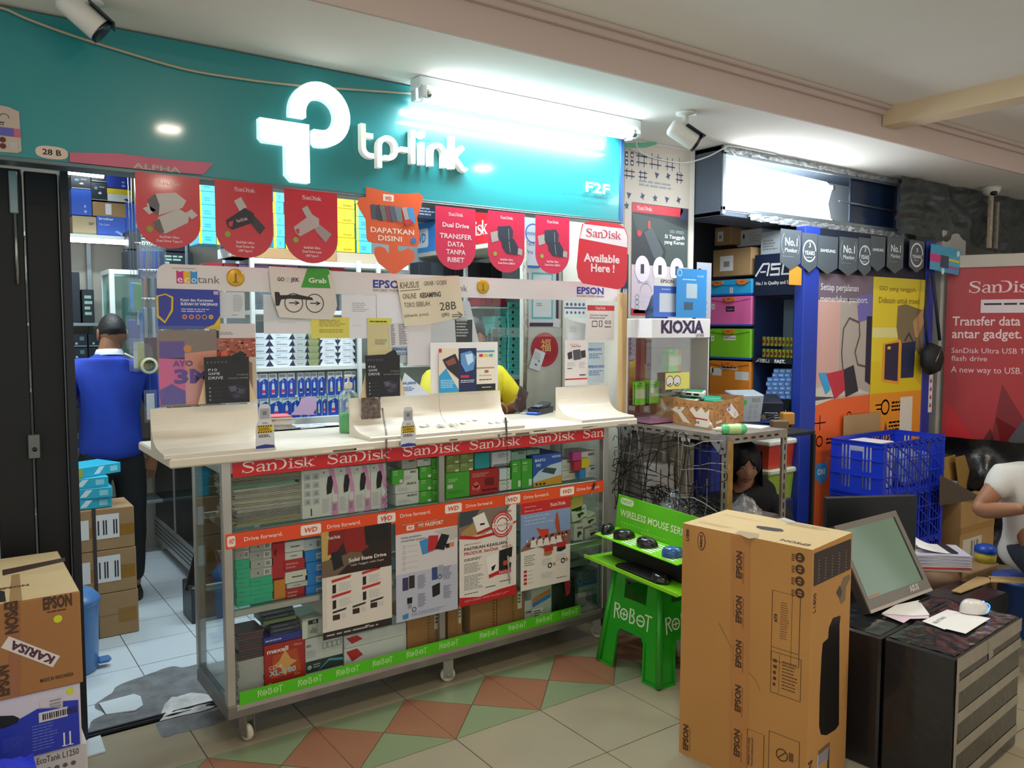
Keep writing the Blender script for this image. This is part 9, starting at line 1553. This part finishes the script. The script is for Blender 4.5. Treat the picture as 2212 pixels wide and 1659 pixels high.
def hand(T,skin_m,parent,curl=.9,side=1,k=1):
    """palm along local +x, palm side facing -z; five bent fingers and a thumb from the side"""
    mm=M();mm.T=T;mm.grid(lambda u,v: ((-.012+.098*v)*k,(.040-.012*(1-v))*math.cos(u*2*PI)*(1-.25*(v > .95))*k,.0145*math.sin(u*2*PI)*k*(1-.15*v)),18,8,skin_m)
    for i,(y,L,r) in enumerate(((-.030,.068,.0085),(-.010,.078,.009),(.010,.073,.0088),(.029,.058,.0078))):
        P=[Vector((.070*k,y*k,0)),Vector((.088*k,y*k,.002*k))];a=0
        for s_ in (.42,.33,.25): a += curl*.8;P.append(P[-1]+Vector((math.cos(a)*L*s_*k,0,-math.sin(a)*L*s_*k)))
        mm.tube(cr([tuple(p) for p in P],3),[r*k*(1.05-.35*j/12) for j in range(13)],skin_m,8)
    s_=side;P=[(.015*k,s_*-.030*k,-.004*k),(.038*k,s_*-.052*k,-.016*k),(.062*k,s_*-.056*k,-.034*k),(.080*k,s_*-.046*k,-.044*k)];mm.tube(cr(P,3),[.012*k]*3+[.0105*k]*3+[.0095*k]*3+[.007*k],skin_m,8)
    return mm.obj('hand',parent)
SKN=C('9a6a4c',.5,var=.06,sc=20);SKN2=C('b98468',.5,var=.05,sc=20);HAIR=C('120f0f',.55,bump=.4,bsc=120)
V3=Vector
# man in blue, seen from behind
px_,py_=.80,5.08;g=thing('person','person in a blue polo shirt with white trim standing in the aisle, seen from behind','person',(px_,py_,0));X=lambda dx,dy,z: (px_+dx,py_+dy,z)
arm=lambda s: [(X(0,0,1.30),(.145,.10)),(X(s*.17,0,1.345),.062),(X(s*.225,.01,1.22),.05),(X(s*.245,.02,1.06),.042),(X(s*.24,-.03+.06,.95),.034),(X(s*.235,.07,.84),.026)]
V,E,R_=chain([[(X(0,0,.92),(.14,.10)),(X(0,0,1.08),(.135,.10)),(X(0,0,1.30),(.145,.10)),(X(0,.0,1.42),(.07,.06)),(X(.01,.01,1.50),.056),(X(.02,.03,1.56),.052)],arm(1),arm(-1),
    [(X(0,0,.92),(.14,.10)),(X(.09,0,.82),.09),(X(.10,-.01,.48),.060),(X(.10,.02,.10),.042),(X(.10,.10,.04),.036)],[(X(0,0,.92),(.14,.10)),(X(-.09,0,.82),.09),(X(-.10,-.01,.48),.060),(X(-.10,.02,.10),.042),(X(-.10,.10,.04),.036)]])
skinned('body',V,E,R_,SKN,g)
V,E,R_=chain([[(X(0,0,.83),(.180,.145)),(X(0,0,.90),(.185,.15)),(X(0,0,1.10),(.165,.125)),(X(0,0,1.30),(.175,.120)),(X(0,0,1.405),(.105,.075)),(X(.01,.01,1.45),(.074,.064))],[(X(0,0,1.30),(.175,.120)),(X(.175,0,1.35),.078),(X(.235,.01,1.21),.070),(X(.246,.015,1.10),.066)],[(X(0,0,1.30),(.175,.120)),(X(-.175,0,1.35),.078),(X(-.235,.01,1.21),.070),(X(-.246,.015,1.10),.066)]])
skinned('shirt',V,E,R_,C('1a3fb4',.75,var=.22,sc=5),g,disp=.006,label='bright blue shirt')
for s_ in (1,-1): mm=M();mm.tube([X(s_*.2455,.014,1.125),X(s_*.248,.015,1.095)],[.0585,.058],C('d8dce4',.6),18);mm.obj('cuff',g,'white sleeve cuff')
mm=M();mm.T=Matrix.Translation(X(.005,.005,1.445)) @ Matrix.Rotation(-.12,4,'X');mm.lathe((0,0,0),[(.078,-.012),(.074,.004),(.066,.022),(.062,.020),(.066,.0)],C('dfe2e8',.6),24,'z',.85);mm.obj('collar',g,'white collar')
mm=M();mm.tube(cr([X(.07,-.075,1.445),X(.14,-.082,1.405),X(.215,-.065,1.365)],5),.006,C('d8dce4',.6),6);mm.obj('shoulder_stripe',g,'white shoulder stripe')
V,E,R_=chain([[(X(0,0,.98),(.155,.115)),(X(0,0,.90),(.165,.125)),(X(.09,0,.80),.102),(X(.10,-.01,.48),.078),(X(.10,.01,.10),.062)],[(X(0,0,.90),(.165,.125)),(X(-.09,0,.80),.102),(X(-.10,-.01,.48),.078),(X(-.10,.01,.10),.062)]]);skinned('trousers',V,E,R_,C('15181d',.8,var=.2,sc=12),g,disp=.006,label='dark trousers')
for s_ in (1,-1): mm=M();mm.lathe(X(s_*.10,.06,.002),[(0,0),(.05,0),(.052,.03),(.04,.07),(0,.09)],C('2a2422',.6),14,'z',2.2);mm.obj('shoe',g)
head(Matrix.Translation(X(.03,.045,1.555)) @ Matrix.Rotation(PI,4,'Z') @ Matrix.Rotation(.30,4,'X'),SKN,HAIR,g,.98)
for s_ in (1,-1): hand(Matrix.Translation(X(s_*.235,.075,.83)) @ Matrix.Rotation(PI/2+.25,4,'Y') @ Matrix.Rotation(s_*PI/2,4,'X'),SKN,g,.45,s_)
# person in yellow leaning behind the counter, phone in hand
px_,py_=2.37,3.78;g=thing('person','person in a yellow shirt sitting behind the counter and holding a phone','person',(px_,py_,0));hp=on(1,3.56,1105,884)
V,E,R_=chain([[(X(0,.10,.72),(.15,.12)),(X(0,.06,.95),(.145,.11)),(X(0,0,1.22),(.16,.11)),(X(0,-.02,1.34),(.07,.06)),(X(0,-.03,1.41),.052),(X(0,-.04,1.46),.05)],[(X(0,0,1.22),(.16,.11)),(X(.20,-.02,1.26),.06),(X(.26,-.06,1.10),.048),(X(.20,-.16,1.13),.036),(tuple(hp+V3((-.035,.045,-.02))),.026)],[(X(0,0,1.22),(.16,.11)),(X(-.20,-.02,1.26),.06),(X(-.24,-.08,1.12),.046),(X(-.12,-.18,1.17),.036),(X(.0,-.19,1.19),.026)],
    [(X(0,.10,.72),(.15,.12)),(X(.10,-.05,.62),.085),(X(.12,-.20,.58),.062),(X(.12,-.16,.12),.042)],[(X(0,.10,.72),(.15,.12)),(X(-.10,-.05,.62),.085),(X(-.12,-.20,.58),.062),(X(-.12,-.16,.12),.042)]])
skinned('body',V,E,R_,SKN,g);YS_=C('e8d81c',.7,var=.12,sc=7)
V,E,R_=chain([[(X(0,.10,.74),(.18,.14)),(X(0,.06,.95),(.175,.135)),(X(0,0,1.26),(.20,.13)),(X(0,-.01,1.36),(.11,.08)),(X(0,-.02,1.39),(.075,.065))],[(X(0,0,1.26),(.20,.13)),(X(.20,-.02,1.31),.088),(X(.28,-.06,1.18),.082),(X(.285,-.09,1.12),.072)],[(X(0,0,1.26),(.20,.13)),(X(-.20,-.02,1.31),.088),(X(-.26,-.07,1.13),.074),(X(-.24,-.10,1.12),.068)]]);skinned('shirt',V,E,R_,YS_,g,disp=.010,label='bright yellow shirt')
head(Matrix.Translation(X(0,-.06,1.54)) @ Matrix.Rotation(.35,4,'X'),SKN,HAIR,g,.98)
hand(Matrix.Translation(hp+V3((-.03,.04,-.02))) @ Matrix.Rotation(-.9,4,'Z') @ Matrix.Rotation(-.5,4,'Y') @ Matrix.Rotation(2.4,4,'X'),SKN,g,.8,1,1.0);hand(Matrix.Translation(X(0,-.19,1.19)) @ Matrix.Rotation(-.2,4,'Z'),SKN,g,.7,-1)
mm=M();mm.T=Matrix.Translation(hp+V3((.03,-.035,.035))) @ Matrix.Rotation(.65,4,'Y') @ Matrix.Rotation(-.35,4,'X');mm.box(-.036,-.004,-.055,.036,.004,.095,C('4c3a36',.25,coat=.5),.004);mm.obj('mobile_phone',None,'brown mobile phone held by the person in yellow above the counter','phone')
mm=M();mm.box(px_-.2,py_-.06,.48,px_+.2,py_+.28,.54,C('2a2a30',.6),.02);g2=thing('shop_stool','dark padded stool under the person in yellow','stool',(px_,py_+.1,0));mm.obj('seat',g2)
for x,y in ((-.17,-.03),(.17,-.03),(-.17,.24),(.17,.24)): mm=M();mm.cyl((px_+x,py_+y,0),(px_+x*.9,py_+y,.51),.014,m=STEEL);mm.obj('leg',g2)
# person crouching behind the rack
c=_C+ray(1612,1000)*4.56;px_,py_=c.x+.06,c.y+.05;g=thing('person','person with long dark hair in a black top crouching behind the steel rack','person',(px_,py_,0));hz=c.z
V,E,R_=chain([[(X(.10,.18,.30),(.14,.12)),(X(.12,.10,hz-.34),(.13,.11)),(X(.08,.03,hz-.20),(.13,.10)),(X(.01,.0,hz-.12),.055),(X(-.02,-.01,hz-.05),.05)],[(X(.08,.03,hz-.20),(.13,.10)),(X(.24,.0,hz-.26),.055),(X(.24,-.14,hz-.42),.042),(X(.08,-.24,hz-.40),.03)],[(X(.08,.03,hz-.20),(.13,.10)),(X(-.10,.06,hz-.26),.055),(X(-.14,-.08,hz-.42),.042),(X(-.02,-.22,hz-.42),.03)],[(X(.10,.18,.30),(.14,.12)),(X(.22,-.10,.42),.075),(X(.22,.0,.08),.05)],[(X(.10,.18,.30),(.14,.12)),(X(-.02,-.10,.42),.075),(X(-.02,.0,.08),.05)]]);skinned('body',V,E,R_,SKN2,g)
V,E,R_=chain([[(X(.10,.18,.30),(.17,.15)),(X(.12,.10,hz-.34),(.16,.135)),(X(.09,.03,hz-.20),(.16,.12)),(X(.03,.01,hz-.12),(.115,.10))],[(X(.09,.03,hz-.20),(.16,.12)),(X(.24,.0,hz-.26),.075),(X(.25,-.12,hz-.40),.062)],[(X(.09,.03,hz-.20),(.16,.12)),(X(-.10,.06,hz-.26),.075),(X(-.14,-.06,hz-.40),.062)]]);skinned('shirt',V,E,R_,C('101013',.8),g,disp=.006,label='black top')
V,E,R_=chain([[(X(.11,.16,.36),(.15,.13)),(X(.10,.18,.28),(.155,.13)),(X(.22,-.10,.42),.09),(X(.22,.0,.08),.065)],[(X(.10,.18,.28),(.155,.13)),(X(-.02,-.10,.42),.09),(X(-.02,.0,.08),.065)]]);skinned('trousers',V,E,R_,C('20222c',.8),g)
head(Matrix.Translation(c) @ Matrix.Rotation(-.75,4,'Z') @ Matrix.Rotation(.35,4,'X'),SKN2,C('0b0a0b',.5,bump=.4,bsc=120),g,.98,'long')
mm=M();mm.T=Matrix.Translation(c) @ Matrix.Rotation(-.75,4,'Z');mm.grid(lambda u,v: (.088*math.cos(u*PI)*(1+.1*v),.02+.095*math.sin(u*PI)*(1+.1*v),.06-.20*v+.006*noise.noise((u*12,v*3,1))),20,10,C('0b0a0b',.5,bump=.4,bsc=120));mm.obj('long_hair',g)
for s_,q_ in ((1,(.08,-.24,hz-.40)),(-1,(-.02,-.22,hz-.42))): hand(Matrix.Translation(X(*q_)) @ Matrix.Rotation(-PI/2-.3*s_,4,'Z'),SKN2,g,.7,s_,.92)
# man in white at the frame edge, sitting low
t_=4.12;c=_C+ray(2262,985)*t_;px_,py_=c.x,c.y;nz=c.z;Fw=V3((-.50,-.866,0));Rw=V3((.866,-.50,0));g=thing('person','person in a white shirt and dark jeans sitting low at the red banner, forearms forward','person',(px_,py_,0))
W_=lambda r,f,z: tuple(V3((px_,py_,0))+Rw*r+Fw*f+V3((0,0,z)))
eb=_C+ray(2112,1105)*t_;sh_=_C+ray(2168,1030)*t_;wr=_C+ray(2218,1098)*(t_-.28)
hipz=.40;to=[(W_(0,-.06,hipz),(.16,.12)),(W_(0,-.02,hipz+.22),(.15,.11)),(W_(0,0,nz-.14),(.16,.105)),(W_(0,.02,nz-.03),(.065,.058)),(W_(0,.04,nz+.06),.052)]
eb2=V3(W_(.29,.05,eb.z));sh2=W_(.19,0,nz-.12);wr2=W_(.05,.30,wr.z)
V,E,R_=chain([to,[(to[2][0],to[2][1]),(tuple(sh_),.060),(tuple(eb),.046),(tuple((eb+wr)/2),.040),(tuple(wr),.027)],[(to[2][0],to[2][1]),(sh2,.060),(tuple(eb2),.046),(wr2,.027)],[(to[0][0],to[0][1]),(W_(-.16,.30,hipz+.08),.078),(W_(-.14,.26,.10),.045)],[(to[0][0],to[0][1]),(W_(.16,.32,hipz+.08),.078),(W_(.16,.28,.10),.045)]]);skinned('body',V,E,R_,SKN,g)
se=sh_*.45+eb*.55;V,E,R_=chain([[(W_(0,-.09,hipz-.06),(.185,.15)),(W_(0,-.06,hipz+.02),(.19,.155)),(to[1][0],(.185,.14)),(to[2][0],(.19,.13)),(W_(0,.015,nz-.05),(.09,.075))],[(to[2][0],(.19,.13)),(tuple(sh_),.082),(tuple(se),.074)],[(to[2][0],(.19,.13)),(sh2,.082),(tuple(V3(sh2)*.45+eb2*.55),.074)]]);skinned('shirt',V,E,R_,C('cdc9c4',.75,var=.06,sc=6),g,disp=.012,label='white short-sleeved shirt')
V,E,R_=chain([[(W_(0,-.06,hipz+.07),(.165,.13)),(W_(0,-.06,hipz-.01),(.18,.14)),(W_(-.16,.30,hipz+.08),.10),(W_(-.14,.26,.10),.066)],[(W_(0,-.06,hipz-.01),(.18,.14)),(W_(.16,.32,hipz+.08),.10),(W_(.16,.28,.10),.066)]]);skinned('jeans',V,E,R_,C('2a3040',.85,var=.25,sc=14),g,disp=.01,label='dark blue jeans')
for s_ in (-1,1): mm=M();mm.T=Matrix.Translation(W_(s_*.15,.33,.002)) @ Matrix.Rotation(math.atan2(Fw.y,Fw.x)-PI/2,4,'Z');mm.lathe((0,0,0),[(0,0),(.045,0),(.048,.03),(.038,.06),(0,.075)],C('3a302a',.6),14,'z',2.3);mm.obj('shoe',g)
head(Matrix.Translation(W_(0,.06,nz+.15)) @ Matrix.Rotation(-.52,4,'Z') @ Matrix.Rotation(.3,4,'X'),SKN,HAIR,g)
hand(Matrix.Translation(wr) @ Matrix.Rotation(-.9,4,'Z'),SKN,g,.8,1);hand(Matrix.Translation(wr2) @ Matrix.Rotation(-2.3,4,'Z'),SKN,g,.8,-1)
a=W_(0,-.10,0);mm=M();mm.lathe((a[0],a[1],0),[(0,0),(.15,0),(.13,.26),(.16,.27),(.16,.285),(0,.285)],C('3458a8',.4),24);mm.obj('low_stool',None,'low blue plastic stool under the person in white','stool')
